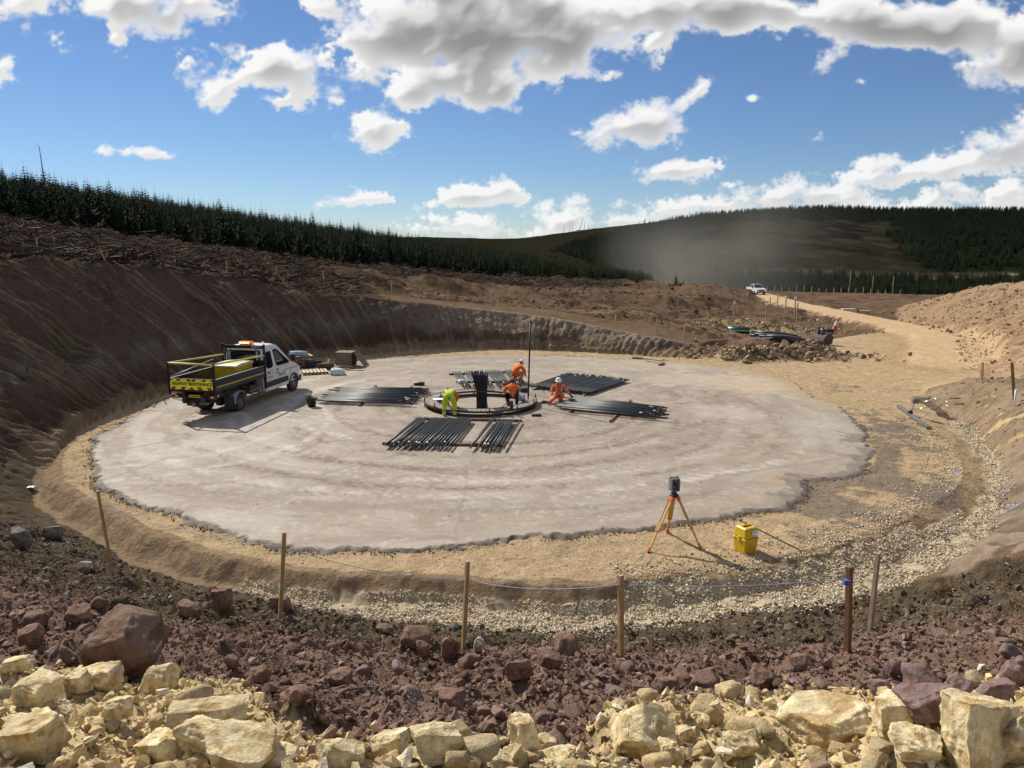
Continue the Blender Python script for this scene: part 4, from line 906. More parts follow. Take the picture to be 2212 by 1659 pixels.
def forest(name, P, sc, crowns):
    """one mass of trees: a mesh of points, each carrying a crown by geometry nodes"""
    me = bpy.data.meshes.new(name); me.vertices.add(len(P)); me.vertices.foreach_set('co', np.asarray(P, np.float32).ravel())
    a = me.attributes.new('size', 'FLOAT', 'POINT'); a.data.foreach_set('value', np.asarray(sc, np.float32))
    a = me.attributes.new('turn', 'FLOAT_VECTOR', 'POINT'); t = np.zeros((len(P), 3), np.float32); t[:, 2] = rgt.uniform(0, 6.28, len(P)); a.data.foreach_set('vector', t.ravel())
    o = link(name, me); tag(o, kind='stuff')
    ng = bpy.data.node_groups.new(name, 'GeometryNodeTree'); ng.interface.new_socket('Geometry', in_out='INPUT', socket_type='NodeSocketGeometry'); ng.interface.new_socket('Geometry', in_out='OUTPUT', socket_type='NodeSocketGeometry')
    N, L = ng.nodes, ng.links; gi = N.new('NodeGroupInput'); go = N.new('NodeGroupOutput'); jo = N.new('GeometryNodeGeometryToInstance')
    ip = N.new('GeometryNodeInstanceOnPoints'); j2 = N.new('GeometryNodeJoinGeometry')
    for c in crowns:
        oi = N.new('GeometryNodeObjectInfo'); oi.inputs['Object'].default_value = c; oi.transform_space = 'ORIGINAL'; oi.inputs['As Instance'].default_value = True
        L.new(oi.outputs['Geometry'], j2.inputs[0])
    ip.inputs['Pick Instance'].default_value = True; L.new(j2.outputs[0], ip.inputs['Instance']); L.new(gi.outputs[0], ip.inputs['Points'])
    s_ = N.new('GeometryNodeInputNamedAttribute'); s_.data_type = 'FLOAT'; s_.inputs[0].default_value = 'size'; L.new(s_.outputs['Attribute'], ip.inputs['Scale'])
    r_ = N.new('GeometryNodeInputNamedAttribute'); r_.data_type = 'FLOAT_VECTOR'; r_.inputs[0].default_value = 'turn'; L.new(r_.outputs['Attribute'], ip.inputs['Rotation'])
    L.new(ip.outputs[0], go.inputs[0]); N.remove(jo)
    md = o.modifiers.new('trees', 'NODES'); md.node_group = ng; return o
def crown_of(p): return [c for c in p.children if c.name.startswith('crown')][0]
CR = [crown_of(protos[k]) for k in range(5) if k in used]; CR2 = [crown_of(protos[k]) for k in (5, 6) if k in used]
lo_ = az_[rest] > 2
forest('plantation', np.stack([xs, ys, zs_ - .1], 1)[rest[~lo_]], hh[rest[~lo_]] / 7, CR)
if CR2: forest('young_plantation', np.stack([xs, ys, zs_ - .1], 1)[rest[lo_]], hh[rest[lo_]] / 7, CR2 + CR[:1])
# far hillside forest
def far_pts(d0, d1, a0, a1, sp):
    n = int(R(a1 - a0) * (d1 * d1 - d0 * d0) / 2 / sp / sp); D = np.sqrt(rgt.uniform(d0 * d0, d1 * d1, n)); a = np.radians(rgt.uniform(a0, a1, n)); return D * np.sin(a), D * np.cos(a), np.degrees(a), D
X = []
x, y, a, D = far_pts(505, 930, 2, 40, 4.3); n1 = fbm(x * .35, y * .35, 4)
lowleft = np.interp(a, [2, 6, 10, 14], [760, 560, 505, 505]); upl = np.interp(a, [2, 5, 8, 11, 15], [700, 780, 830, 880, 940])
pn = fbm(x * .012, y * .012, 4); k = ~((a + 2.5 * pn > 13.2 + rgt.normal(0, .35, len(a))) & (a + 1.6 * pn + (D - 650) * .006 < 26.6 + rgt.normal(0, .3, len(a))) & (D + 20 * pn < 785 + 12 * np.sin(a * 2)) & (D > 500)) & (D > lowleft) & (D < upl); X.append((x[k], y[k], rgt.uniform(4.2, 6.6, k.sum())))
x, y, a, D = far_pts(290, 470, 10.5, 40, 3.4); k = D > np.interp(a, [10.5, 20, 40], [325, 318, 290]); X.append((x[k], y[k], rgt.uniform(5.2, 7.8, k.sum())))
x, y, a, D = far_pts(260, 505, 2.5, 14, 4.2); k = D > np.interp(a, [2.5, 5, 8, 14], [480, 380, 290, 320]); X.append((x[k], y[k], rgt.uniform(3.8, 5.8, k.sum())))
x, y, a, D = far_pts(235, 330, 12, 40, 5.5); X.append((x, y, rgt.uniform(1.0, 3.2, len(x))))
x = np.concatenate([q[0] for q in X]); y = np.concatenate([q[1] for q in X]); h = np.concatenate([q[2] for q in X])
forest('hillside_forest', np.stack([x, y, ground_height(x, y) - .2], 1), h / 7 * 1.0, CR)
# lone small spruces beside the track, and a few on the far skyline
for px_, py_, Y, h, lb in ((1460, 618, 150, 3.0, 'lone small spruce on the brown rise before the dust'), (1475, 619, 150, 1.6, 'smallest spruce just right of the lone one on the brown rise'), (1377, 612, 172, 2.7, 'spruce at the very end of the plantation')):
    x_ = atd(px_, py_, Y).x; o = tree(protos[5] if 5 in used else protos[0], (x_, Y, gz(x_, Y) - .1), h, 1.0, lb, None)
for px_, lb in ((1472, 'bushy conifer standing alone on the far ridge'), (1486, 'taller of two conifers side by side on the far ridge'), (1498, 'small conifer right of the pair on the far ridge'), (1380, 'tiny conifer at the left end of the far ridge')):
    x_ = (px_ - 1106) / FPX * 880; o = tree(protos[0], (x_, 860, gz(x_, 860) - .3), 9, 2.0, lb, 'conifers on the far ridge')
# bare snags
DEAD = mat('dead_wood', (.16, .14, .125), .9, vary=.3, scale=5)
def snag(px_, py_, Y, h, label, lean=0, r=.10):
    e = empty('dead_tree'); x_ = atd(px_, py_, Y).x; e.location = (x_, Y, gz(x_, Y)); t_ = MB(); t_.path([(0, 0, -.3), (lean * .3, 0, h * .5), (lean, 0, h)], [r, r * .75, r * .35], 6).build('trunk', DEAD, e)
    b_ = MB(); b_.tube((lean, 0, h), (lean - .5, .1, h + .35), r * .3, r * .1, 5).tube((lean * .5, 0, h * .6), (lean * .5 + .35, 0, h * .62), r * .25, r * .1, 5).build('branch', DEAD, e)
    tag(e, label, 'dead tree', 'bare dead trees'); return e
snag(96, 385, 130, 11.8, 'tall bare dead trunk rising above the plantation at the left', -.3, .14)
for k, (px_, h) in enumerate(((985, 7), (1006, 9), (1153, 14), (1192, 8), (1218, 15), (1231, 16), (1236, 14), (1262, 12), (1271, 9), (1130, 8), (1108, 7))):
    x_ = (px_ - 1106) / FPX * 1000; snag(px_, 500, 980, h, 'thin bare trunk on the far moorland skyline below the low clouds', .2, .28)
# ------------------------------------------------------------------ works truck
WHITE = mat('white_paint', (.76, .77, .78), .38, spec=.5, coat=.2, dirt=(.60, .575, .53), scale=1.8)
BLACK = mat('black_paint', (.012, .012, .014), .45, vary=.3, scale=3); BLKP = mat('black_plastic', (.02, .02, .022), .6)
NAVY = mat('dark_side_board', (.014, .016, .024), .45, vary=.3, scale=2, bump=.1, bscale=6)
GLASS = mat('dark_glass', (.012, .014, .016), .06, spec=.7); REFLG = mat('painted_reflection', (.30, .36, .35), .12, spec=.6)
TYRE = mat('tyre_rubber', (.035, .033, .031), .85, vary=.3, scale=10); RIM = mat('grey_rim', (.42, .42, .43), .4, metal=.7); RUSTRIM = mat('dusty_rim', (.20, .13, .09), .7, vary=.3, scale=9)
LIME = mat('fluorescent_yellow', (.86, .92, .04), .5); REDR = mat('dull_red_reflective', (.30, .045, .035), .5); LIMEB = mat('lime_rail', (.58, .58, .16), .55, vary=.15, scale=4)
YBOX = mat('yellow_grit_plastic', (.62, .42, .02), .5, vary=.2, scale=3); LID = mat('cream_lid', (.66, .58, .34), .5, vary=.15, scale=3)
LAMPR = mat('red_lens', (.18, .008, .008), .25); LAMPW = mat('clear_lens', (.7, .7, .7), .25); AMBER = mat('amber_lens', (.55, .12, .01), .3, emit=((1, .25, .02), .25)); FLASH = mat('lit_beacon', (1, .6, .3), .3, emit=((1, .62, .25), 6))
PLATE = mat('yellow_plate', (.62, .42, .03), .5); INK = mat('black_ink', (.015, .015, .015), .6); GREYI = mat('grey_ink', (.20, .21, .23), .6); WINK = mat('white_ink', (.75, .75, .75), .6); DIRTY = mat('dusty_black', (.075, .062, .05), .85, vary=.35, scale=4); GALV = mat('galvanised', (.30, .30, .31), .45, metal=.6, vary=.2, scale=6); STRIPE = mat('gold_stripe', (.48, .33, .07), .5)

def text(name, s, size, loc, rot, mt, parent, ext=.002, sx=1.0, bold=0, align='CENTER'):
    cu = bpy.data.curves.new(name, 'FONT'); cu.body = s; cu.size = size; cu.extrude = ext; cu.align_x = align; cu.align_y = 'CENTER'; cu.offset = bold
    o = bpy.data.objects.new(name, cu); COL.objects.link(o); dg = bpy.context.evaluated_depsgraph_get(); me = bpy.data.meshes.new_from_object(o.evaluated_get(dg)); bpy.data.objects.remove(o)
    q = link(name, me, parent); me.materials.clear(); me.materials.append(mt); q.location = loc; q.rotation_euler = rot; q.scale = (sx, 1, 1); return q

def side_w(z): return .985 if z < 1.42 else .985 - .165 * (z - 1.42)
def panel(mb, pts, sgn, off, th=.02, mi=0):
    """a flat-sided panel lying on the truck's flank; pts in (x, z)"""
    n = len(pts); V = [(x, sgn * (side_w(z) + off), z) for x, z in pts] + [(x, sgn * (side_w(z) + off - th), z) for x, z in pts]
    F = [tuple(range(n)), tuple(reversed(range(n, 2 * n)))] + [(i, (i + 1) % n, n + (i + 1) % n, n + i) for i in range(n)]
    mb.add(V, F, mi)
def rounded(pts, r, n=4):
    out = []; m_ = len(pts)
    for i in range(m_):
        p = Vector(pts[i]); a = Vector(pts[i - 1]) - p; b = Vector(pts[(i + 1) % m_]) - p; rr = min(r, a.length * .45, b.length * .45); a = p + a.normalized() * rr; b = p + b.normalized() * rr
        for k in range(n + 1):
            t = k / n; q = a * (1 - t) ** 2 + p * 2 * t * (1 - t) + b * t * t; out.append((q.x, q.y))
    return out
def wheel(parent, x, y, r, w, sgn, rimmat, slots=10):
    e = MB(); M = Matrix.Translation((x, y, r)) @ Matrix.Rotation(math.pi / 2, 4, 'X')
    e.lathe([(r * .60, -w / 2 * .92), (r * .86, -w / 2), (r * .965, -w / 2 * .86), (r, -w / 2 * .55), (r, w / 2 * .55), (r * .965, w / 2 * .86), (r * .86, w / 2), (r * .60, w / 2 * .92)], n=36, M=M)
    t = e.build('wheel', TYRE, parent); rm = MB(); f = -sgn * w / 2
    rm.lathe([(r * .61, f * .98), (r * .585, f * .75), (r * .55, f * .45), (r * .33, f * .35), (r * .27, f * .62), (r * .02, f * .66)], n=36, M=M)
    for k in range(slots):
        a = 2 * math.pi * k / slots; rm.box((r * .45 * math.cos(a), r * .45 * math.sin(a), f * .42), (r * .10, r * .085, .03), rz=a, mi=1, M=M)
    rm.lathe([(r * .12, f * .66), (r * .11, f * .95), (.001, f * .95)], n=16, M=M); rm.build('rim', [rimmat, BLKP], t, True); return t
def build_truck():
    hd = R(12.0); rz = math.pi / 2 - hd; P = at(521.0, 887.5, SLAB); q = Matrix.Rotation(rz, 3, 'Z') @ Vector((0, -.93, 0))
    e = empty('works_truck', (P.x - q.x, P.y - q.y, SLAB), rz); tag(e, 'white crew-cab tipper truck with amber roof beacon and black open bed parked on the slab', 'truck')
    WB = 4.55
    # cab shell lofted from sections
    secs = [(1.98, .46, 2.36, .95), (2.02, .44, 2.40, .985), (2.6, .44, 2.47, .985), (3.15, .44, 2.46, .985), (3.42, .44, 2.38, .985), (3.75, .44, 2.10, .985), (4.1, .44, 1.79, .985), (4.45, .46, 1.49, .98), (4.75, .48, 1.38, .965), (5.1, .50, 1.26, .94), (5.34, .46, 1.08, .88), (5.46, .44, .84, .80), (5.48, .46, .60, .76)]
    ms = MB(); V = []
    for x, zb, zt, w in secs:
        zs = min(1.42, zt - .12); tw = w - .165 * max(0, zt - .06 - 1.42); h = [(w * .9, zb), (w, zb + .08), (w, zs), (tw, max(zt - .10, zs + .02)), (tw - .05, zt - .025), (tw - .20, zt), (tw * .4, zt + .012)]
        ring = [(x, -a, b) for a, b in h] + [(x, a, b) for a, b in reversed(h)]; V += ring
    n = 14; F = [(i * n + k, i * n + (k + 1) % n, (i + 1) * n + (k + 1) % n, (i + 1) * n + k) for i in range(len(secs) - 1) for k in range(n)]
    F += [tuple(range(n)), tuple(reversed(range((len(secs) - 1) * n, len(secs) * n)))]
    ms.add(V, F, 0, True); cab = ms.build('cab', WHITE, e); 
    cab.data.polygons.foreach_set('use_smooth', [len(p.vertices) == 4 for p in cab.data.polygons])
    md = cab.modifiers.new('edge', 'EDGE_SPLIT'); md.split_angle = R(40)
    for sg in (-1, 1):
        nm = 'door'
        rd = MB(); panel(rd, rounded([(2.06, .86), (2.06, 2.31), (2.84, 2.34), (2.84, .86)], .06), sg, .006, .02); d1 = rd.build(nm, WHITE, e)
        fd = MB(); panel(fd, rounded([(2.87, .86), (2.87, 2.34), (3.28, 2.33), (4.28, 1.50), (4.32, 1.28), (4.05, .86)], .05), sg, .006, .02); d2 = fd.build(nm, WHITE, e)
        w1 = MB(); panel(w1, rounded([(2.13, 1.52), (2.10, 2.16), (2.73, 2.19), (2.74, 1.55), (2.62, 1.44), (2.28, 1.44)], .07), sg, .010, .012); w1.build('window', GLASS, d1)
        w2 = MB(); panel(w2, rounded([(2.98, 1.56), (2.93, 2.21), (3.26, 2.21), (4.16, 1.52), (4.16, 1.44), (3.10, 1.44)], .06), sg, .010, .012)
        o2 = w2.build('window', GLASS, d2); 
        pl = MB(); panel(pl, [(2.99, 1.72), (2.96, 2.12), (3.24, 2.12), (3.46, 1.90), (3.70, 1.70)], sg, .013, .004); panel(pl, [(3.01, 1.62), (3.02, 1.69), (3.60, 1.69), (3.66, 1.62)], sg, .0135, .004, 1); pl.build('pane_reflection', [mat('seen_through', (.10, .095, .085), .15), REFLG], o2)  # view through the window and a pale reflection painted on as flat panels
        for x0 in (2.20, 2.97):
            MB().box((x0 + .09, sg * (side_w(1.27) + .022), 1.27 + .02 * (x0 > 2.5)), (.19, .03, .045), bev=.01).build('handle', BLKP, d1 if x0 < 2.5 else d2)
        st = MB(); panel(st, [(2.05, 1.165), (2.05, 1.215), (5.05, 1.165), (5.05, 1.12)], sg, .0105, .01); st.build('stripe', STRIPE, e)
        cl = MB(); panel(cl, [(2.0, .60), (2.0, .85), (4.02, .85), (4.02, .60)], sg, .016, .03); cl.build('cladding', BLKP, e)
        sl2 = MB(); sl2.box((3.0, sg * .965, .51), (2.0, .06, .15), bev=.02); sl2.build('sill', WHITE, e)
        # front arch and bumper corner
        ar = MB(); ar.lathe([(.50, -.03), (.50, .03), (.40, .03), (.40, -.03), (.50, -.03)], n=16, a0=R(2), a1=R(178), M=Matrix.Translation((WB + .02, sg * .965, .39)) @ Matrix.Rotation(math.pi / 2, 4, 'X')); ar.build('wheel_arch', BLKP, e)
        MB().lathe([(.42, 0), (.001, 0)], n=28, M=Matrix.Translation((WB + .02, sg * .972, .42)) @ Matrix.Rotation(math.pi / 2, 4, 'X')).build('wheel_well', BLACK, e)
        MB().box((5.33, sg * .80, .52), (.30, .22, .30), bev=.05).build('bumper_corner', BLKP, e)
        MB().box((5.30, sg * .80, .98), (.24, .16, .22), bev=.05).build('headlight', LAMPW, e)
        mr = MB(); mr.box((4.28, sg * 1.16, 1.66), (.12, .22, .34), bev=.05); mr.tube((4.32, sg * .95, 1.52), (4.29, sg * 1.1, 1.56), .03, .03, 6); mr.build('wing_mirror', BLKP, e)
        wheel(e, WB, sg * .87, .375, .23, sg, RIM); 
        for dy in (.83, .60): wheel(e, 0, sg * dy, .375, .21, sg, RUSTRIM, 6)
        # rear mudguard
        g = MB(); g.lathe([(.47, -.24), (.47, .24), (.445, .24), (.445, -.24), (.47, -.24)], n=18, a0=R(8), a1=R(182), M=Matrix.Translation((0, sg * .76, .40)) @ Matrix.Rotation(math.pi / 2, 4, 'X')); g.build('mudguard', GALV, e)
        MB().box((-.52, sg * .74, .46), (.025, .46, .52)).build('mud_flap', DIRTY, e)
        # drop side
        dsd = MB(); dsd.box((.02, sg * 1.01, 1.43), (3.66, .045, .42), bev=.012); 
        for k in range(3): dsd.box((.02, sg * 1.036, 1.30 + .12 * k), (3.64, .012, .02))
        bs = dsd.build('side_board', NAVY, e); MB().box((.02, sg * 1.044, 1.335), (3.60, .008, .06)).build('reflective_strip', STRIPE, bs)
        MB().box((.02, sg * 1.012, 1.646), (3.66, .06, .02)).build('cap_rail', GALV, bs)
        MB().box((1.98, sg * 1.0, 1.58), (.08, .08, 1.98), bev=.01).build('headboard_post', BLACK, e)
        MB().box((-1.86, sg * 1.01, 1.66), (.07, .07, 1.34), bev=.01).build('rear_post', BLACK, e)
        rl = MB(); rl.tube((1.95, sg * 1.0, 2.07), (-1.86, sg * 1.01, 2.27), .038, .038, 8); rl.build('guard_rail', LIMEB, e)
        MB().tube((1.6, sg * 1.0, .76), (.62, sg * 1.0, .70), .02, .02, 6).box((1.75, sg * .98, .80), (.10, .06, .62)).build('side_guard', GALV, e)
        lt = MB(); lt.box((-1.72, sg * .80, .92), (.10, .36, .16), bev=.02); l_ = lt.build('rear_light', LAMPR, e); MB().box((-1.775, sg * .80, .92), (.01, .12, .07)).build('lens', LAMPW, l_)
        mk = MB(); mk.box((-1.70, sg * 1.03, .99), (.05, .05, .07), bev=.01); mk.build('marker_lamp', LAMPW, e)
    MB().tube((-1.86, 1.01, 2.27), (-1.86, -1.01, 2.25), .042, .042, 8).build('guard_rail', LIMEB, e)
    MB().tube((-1.80, .98, 1.70), (1.2, .98, 1.98), .022, .022, 6).build('strut', GALV, e)
    # headboard
    hb = MB(); hb.box((1.98, 0, 2.44), (.06, 2.0, .14)); hb.box((1.98, 0, 1.50), (.05, 2.0, .62)); hb.box((1.98, 0, 1.83), (.05, 2.0, .05))
    for k in (-.62, .62): hb.box((1.98, k, 2.1), (.03, .03, .55))
    h = hb.build('headboard', BLACK, e); text('lettering', 'FSHV-19', .115, (1.948, -.62, 2.44), (math.pi / 2, 0, -math.pi / 2), WINK, h)
    rw = MB(); rw.box((1.985 - .012, 0, 1.98), (.012, 1.62, .62), bev=.004); rwo = rw.build('rear_window', GLASS, e)
    for k in (.70, -.66): MB().box((1.962, k, 2.03), (.006, .11, .44)).build('window_reflection', REFLG, rwo)  # pale strips painted on the rear glass for brightness seen in it
    # bed, chassis, tail
    MB().box((.05, 0, 1.175), (3.8, 2.0, .07)).build('bed_floor', BLACK, e)
    ch = MB()
    for sg in (-1, 1): ch.box((1.3, sg * .42, .80), (6.4, .10, .24)); ch.box((.1, sg * .5, 1.02), (3.7, .08, .20))
    for k in (-1.4, -.6, .6, 1.5): ch.box((k, 0, .92), (.10, 1.6, .10))
    ch.tube((0, -.85, .38), (0, .85, .38), .08, .08, 8); ch.lathe([(.001, -.2), (.19, -.15), (.22, 0), (.19, .15), (.001, .2)], (0, 0, .38), 16); ch.box((1.2, -.74, .72), (.7, .36, .36), bev=.04); ch.box((1.0, .74, .74), (.8, .36, .34), bev=.04)
    ch.tube((2.2, -.2, .52), (-1.2, -.2, .55), .05, .05, 8); ch.tube((.2, 0, .7), (.8, 0, 1.15), .08, .07, 8)
    ch.build('chassis', DIRTY, e)
    tb = MB(); tb.box((-1.87, 0, 1.44), (.05, 1.93, .46), bev=.008); t = tb.build('tailboard', NAVY, e)
    # chevron sticker: lime field with red slanting blocks at top and bottom
    sx = -1.8975
    f_ = MB(); f_.box((sx, 0, 1.435), (.004, 1.88, .42)); f_.build('marker_board', LIME, t)
    rd = MB(); hh = .21
    def para(y0, y1, z0, z1, sh): 
        V = [(sx - .004, y0, z0), (sx - .004, y1, z0), (sx - .004, y1 + sh, z1), (sx - .004, y0 + sh, z1)]; V += [(sx, a, b) for _, a, b in V]
        rd.add(V, [(0, 1, 2, 3), (7, 6, 5, 4), (0, 4, 5, 1), (1, 5, 6, 2), (2, 6, 7, 3), (3, 7, 4, 0)])
    def clampy(v): return max(-.935, min(.935, v))
    for sg in (-1, 1):
        for a, b in ((.22, .42), (.66, .86)):
            para(sg * (a + .10), sg * (b + .10), 1.435 - hh, 1.435 - hh + .115, -sg * .10) if b + .10 < .94 else para(sg * (a + .1), sg * .935, 1.435 - hh, 1.435 - hh + .115, -sg * .10)
        para(sg * .45, sg * .62, 1.435 + hh - .085, 1.435 + hh, sg * .07); para(sg * .86, sg * .935, 1.435 + hh - .08, 1.435 + hh, 0)
        para(0, sg * .17, 1.435 + hh - .09, 1.435 + hh, sg * .05)
    rd.add([(sx - .004, .14, 1.225), (sx - .004, -.14, 1.225), (sx - .004, 0, 1.345), (sx, .14, 1.225), (sx, -.14, 1.225), (sx, 0, 1.345)], [(0, 1, 2), (5, 4, 3), (0, 3, 4, 1), (1, 4, 5, 2), (2, 5, 3, 0)])
    rd.build('chevron', REDR, t)
    text('lettering', 'HIGHWAY MAINTENANCE', .185, (sx - .007, -.03, 1.455), (math.pi / 2, 0, -math.pi / 2), INK, t, .002, .80, .004)
    lb = MB(); lb.box((-1.66, 0, .93), (.08, 1.9, .15)); lb.box((-1.60, 0, .70), (.10, 1.2, .20)); lb.box((-1.60, .0, .56), (.08, .9, .10)); lbo = lb.build('light_bar', BLACK, e)
    np_ = MB().box((-1.705, .03, .92), (.012, .52, .12)).build('number_plate', PLATE, lbo); text('lettering', 'WX21 KYO', .085, (-1.713, .03, .918), (math.pi / 2, 0, -math.pi / 2), INK, np_, .001, .95, .001)
    hk = MB(); hk.box((-1.72, .05, .58), (.16, .14, .16), bev=.02); hk.tube((-1.78, .05, .55), (-1.78, .05, .68), .03, .03, 8); hk.box((-1.70, -.38, .64), (.03, .42, .06)); hk.build('tow_hitch', GALV, e)
    MB().box((-1.62, .72, 1.10), (.14, .22, .12), bev=.02).build('tool_pouch', mat('grey_green', (.16, .19, .16), .7), e)
    # beacon bar with lit cells
    bc = MB(); bc.box((2.42, .12, 2.56), (.30, .62, .14), bev=.045); b_ = bc.build('beacon_bar', AMBER, e)
    lm = MB()
    for yy in (-.10, .02, .10, .22, .30): lm.box((2.266, yy + .02, 2.575), (.012, .055, .05))
    lm.build('lamp', FLASH, b_); MB().box((2.42, .12, 2.485), (.2, .5, .04)).build('bracket', BLKP, b_)
    MB().lathe([(.05, 0), (.045, .05), (.001, .07)], (3.2, -.25, 2.47), 12).build('roof_aerial', WHITE, e)
    # writing on the doors
    for sg in (-1,):
        def sw(z): return sg * (side_w(z) + .0105)
        rt = (math.pi / 2, 0, 0)
        text('lettering', 'FSHV 19', .085, (2.60, sw(1.3), 1.31), rt, GREYI, e, .001); text('lettering', '0121 466271', .105, (2.42, sw(1), 1.035), rt, GREYI, e, .001, 1.0, .002)
        MB().box((2.42, sw(.95), .925), (.66, .002, .012)).build('rule_line', GREYI, e)
        MB().box((3.46, sw(1), 1.02), (.66, .002, .34)).build('sign_panel', mat('pale_grey_vinyl', (.60, .61, .62), .5), e)
        text('lettering', 'FSHV', .165, (3.38, sw(1) - .002, 1.00), rt, INK, e, .001, 1, .004)
        lg = MB(); lg.box((3.14, sw(1) - .002, 1.13), (.09, .003, .06)); lg.box((3.66, sw(1) - .002, 1.06), (.03, .003, .20)); lg.box((3.72, sw(1) - .002, 1.02), (.03, .003, .24)); lg.box((3.69, sw(1) - .002, 1.14), (.10, .003, .025)); lg.build('emblem', INK, e)
        MB().box((4.30, sw(1) + 0, 1.0), (.008, .012, .42)).build('wing_seam', GREYI, e)
    # yellow grit bin standing in the bed
    g = empty('grit_bin'); M = Matrix.Translation(e.location) @ Matrix.Rotation(rz, 4, 'Z'); c = M @ Vector((1.08, -.02, 1.215 - SLAB + SLAB)); g.location = (c.x, c.y, 1.212 + SLAB); g.rotation_euler = (0, 0, rz)
    tag(g, 'yellow plastic grit bin with cream lid standing in the truck bed', 'grit bin')
    bd = MB(); bd.box((0, 0, .28), (1.36, 1.06, .56), bev=.04)
    for k in (-.45, 0, .45): bd.box((k, -.535, .26), (.34, .03, .34), bev=.01)
    for k in (-.25, .25): bd.box((-.685, k, .26), (.03, .36, .34), bev=.01)
    bd.build('bin_body', YBOX, g); ld = MB(); ld.prism([(-.71, .56), (-.71, .62), (-.30, .68), (.66, .68), (.71, .62), (.71, .56)], -.56, .56); ldo = ld.build('lid', [LID], g); MB().box((.1, .0, .685), (.8, .6, .02), bev=.01).build('lid_panel', LID, ldo)
build_truck()
# ------------------------------------------------------------------ anchor ring, bars and tools on the slab
SLEEVE = mat('black_sleeve', (.016, .017, .019), .42, spec=.5, vary=.3, scale=3); SLEEVE2 = mat('dusty_sleeve', (.026, .030, .032), .5, vary=.35, scale=2)
STEEL = mat('rusty_steel', (.075, .045, .032), .7, vary=.4, scale=6); DULL = mat('dull_steel', (.22, .215, .20), .5, metal=.5, vary=.3, scale=3)
PLYW = mat('grey_plywood', (.19, .155, .105), .8, vary=.25, scale=3); WOOD = mat('raw_timber', (.46, .35, .20), .8, vary=.25, scale=5); WOODD = mat('dark_timber', (.17, .11, .07), .85, vary=.3, scale=5); PALEW = mat('pale_board', (.55, .45, .29), .8, vary=.2, scale=4)
FLANGE = mat('dusty_flange', (.285, .255, .215), .6, metal=.25, vary=.3, scale=3, bump=.1); PAPER = mat('white_paper', (.78, .78, .76), .7); BAGM = mat('white_plastic_film', (.62, .64, .66), .3, vary=.3, scale=9); BLUEF = mat('blue_plastic_film', (.30, .40, .55), .35, vary=.4, scale=7)
RC_ = Vector((-1.37, 32.55, SLAB))
def build_ring():
    e = empty('anchor_ring', RC_); tag(e, 'rusty steel anchor ring on short studs standing at the centre of the slab', 'steel ring')
    def ann(r0, r1, z0, z1, n=96): return [(r0, z0), (r1, z0), (r1, z1), (r0, z1), (r0, z0)]
    m = MB(); m.lathe(ann(1.96, 2.42, .20, .235), n=96, smooth=False)
    for k in range(70):                   # the bolt holes, dark discs in the plate itself
        a = 2 * math.pi * k / 70
        for rr in (2.08, 2.29): m.lathe([(.034, .2362), (.034, .239), (.001, .239)], (rr * math.cos(a), rr * math.sin(a), 0), 8, mi=1)
    m.build('flange', [FLANGE, INK], e)
    MB().lathe(ann(2.42, 2.48, .17, .25), n=96, smooth=False).build('outer_rail', STEEL, e); MB().lathe(ann(1.90, 1.955, .17, .25), n=96, smooth=False).build('inner_rail', STEEL, e)
    MB().lathe(ann(1.98, 2.44, .0, .022), n=96, smooth=False).build('base_ring', STEEL, e)
    for k in range(12):
        a = 2 * math.pi * (k + .35) / 12; MB().tube((2.45 * math.cos(a), 2.45 * math.sin(a), 0), (2.45 * math.cos(a), 2.45 * math.sin(a), .42), .022, .022, 8).box((2.45 * math.cos(a), 2.45 * math.sin(a), .26), (.07, .07, .03), rz=a).build('stud', STEEL, e)
        if k % 2: MB().tube((1.93 * math.cos(a), 1.93 * math.sin(a), 0), (1.93 * math.cos(a), 1.93 * math.sin(a), .40), .02, .02, 8).build('stud', STEEL, e)
build_ring()
def bar_mesh(L, k):
    b = MB(); b.path([(0, 0, 0), (L, 0, 0)], .037, 10); b.path([(-.10, 0, 0), (0, 0, 0)], .020, 8, 1); b.path([(L, 0, 0), (L + .12, 0, 0)], .020, 8, 1); return b
def anchor_bar(L, mt, tagged=False):
    e = empty('anchor_bar'); bar_mesh(L, 0).build('sleeve', [mt, STEEL], e)
    MB().lathe([(.001, -.03), (.046, -.03), (.046, .03), (.001, .03)], n=6, M=Matrix.Translation((L + .05, 0, 0)) @ Matrix.Rotation(math.pi / 2, 4, 'Y'), smooth=False).build('nut', STEEL, e)
    if tagged: MB().lathe([(.038, -.06), (.0395, -.06), (.0395, .06), (.038, .06)], n=10, M=Matrix.Translation((L - .32, 0, 0)) @ Matrix.Rotation(math.pi / 2, 4, 'Y')).build('paper_tag', PAPER, e)
    else: MB().lathe([(.001, .121), (.0195, .121), (.0195, .128), (.001, .128)], n=8, M=Matrix.Translation((L, 0, 0)) @ Matrix.Rotation(math.pi / 2, 4, 'Y')).build('end_cap', PAPER if mt is SLEEVE else DULL, e)
    return e
rgb_ = np.random.default_rng(9); BARP = {}
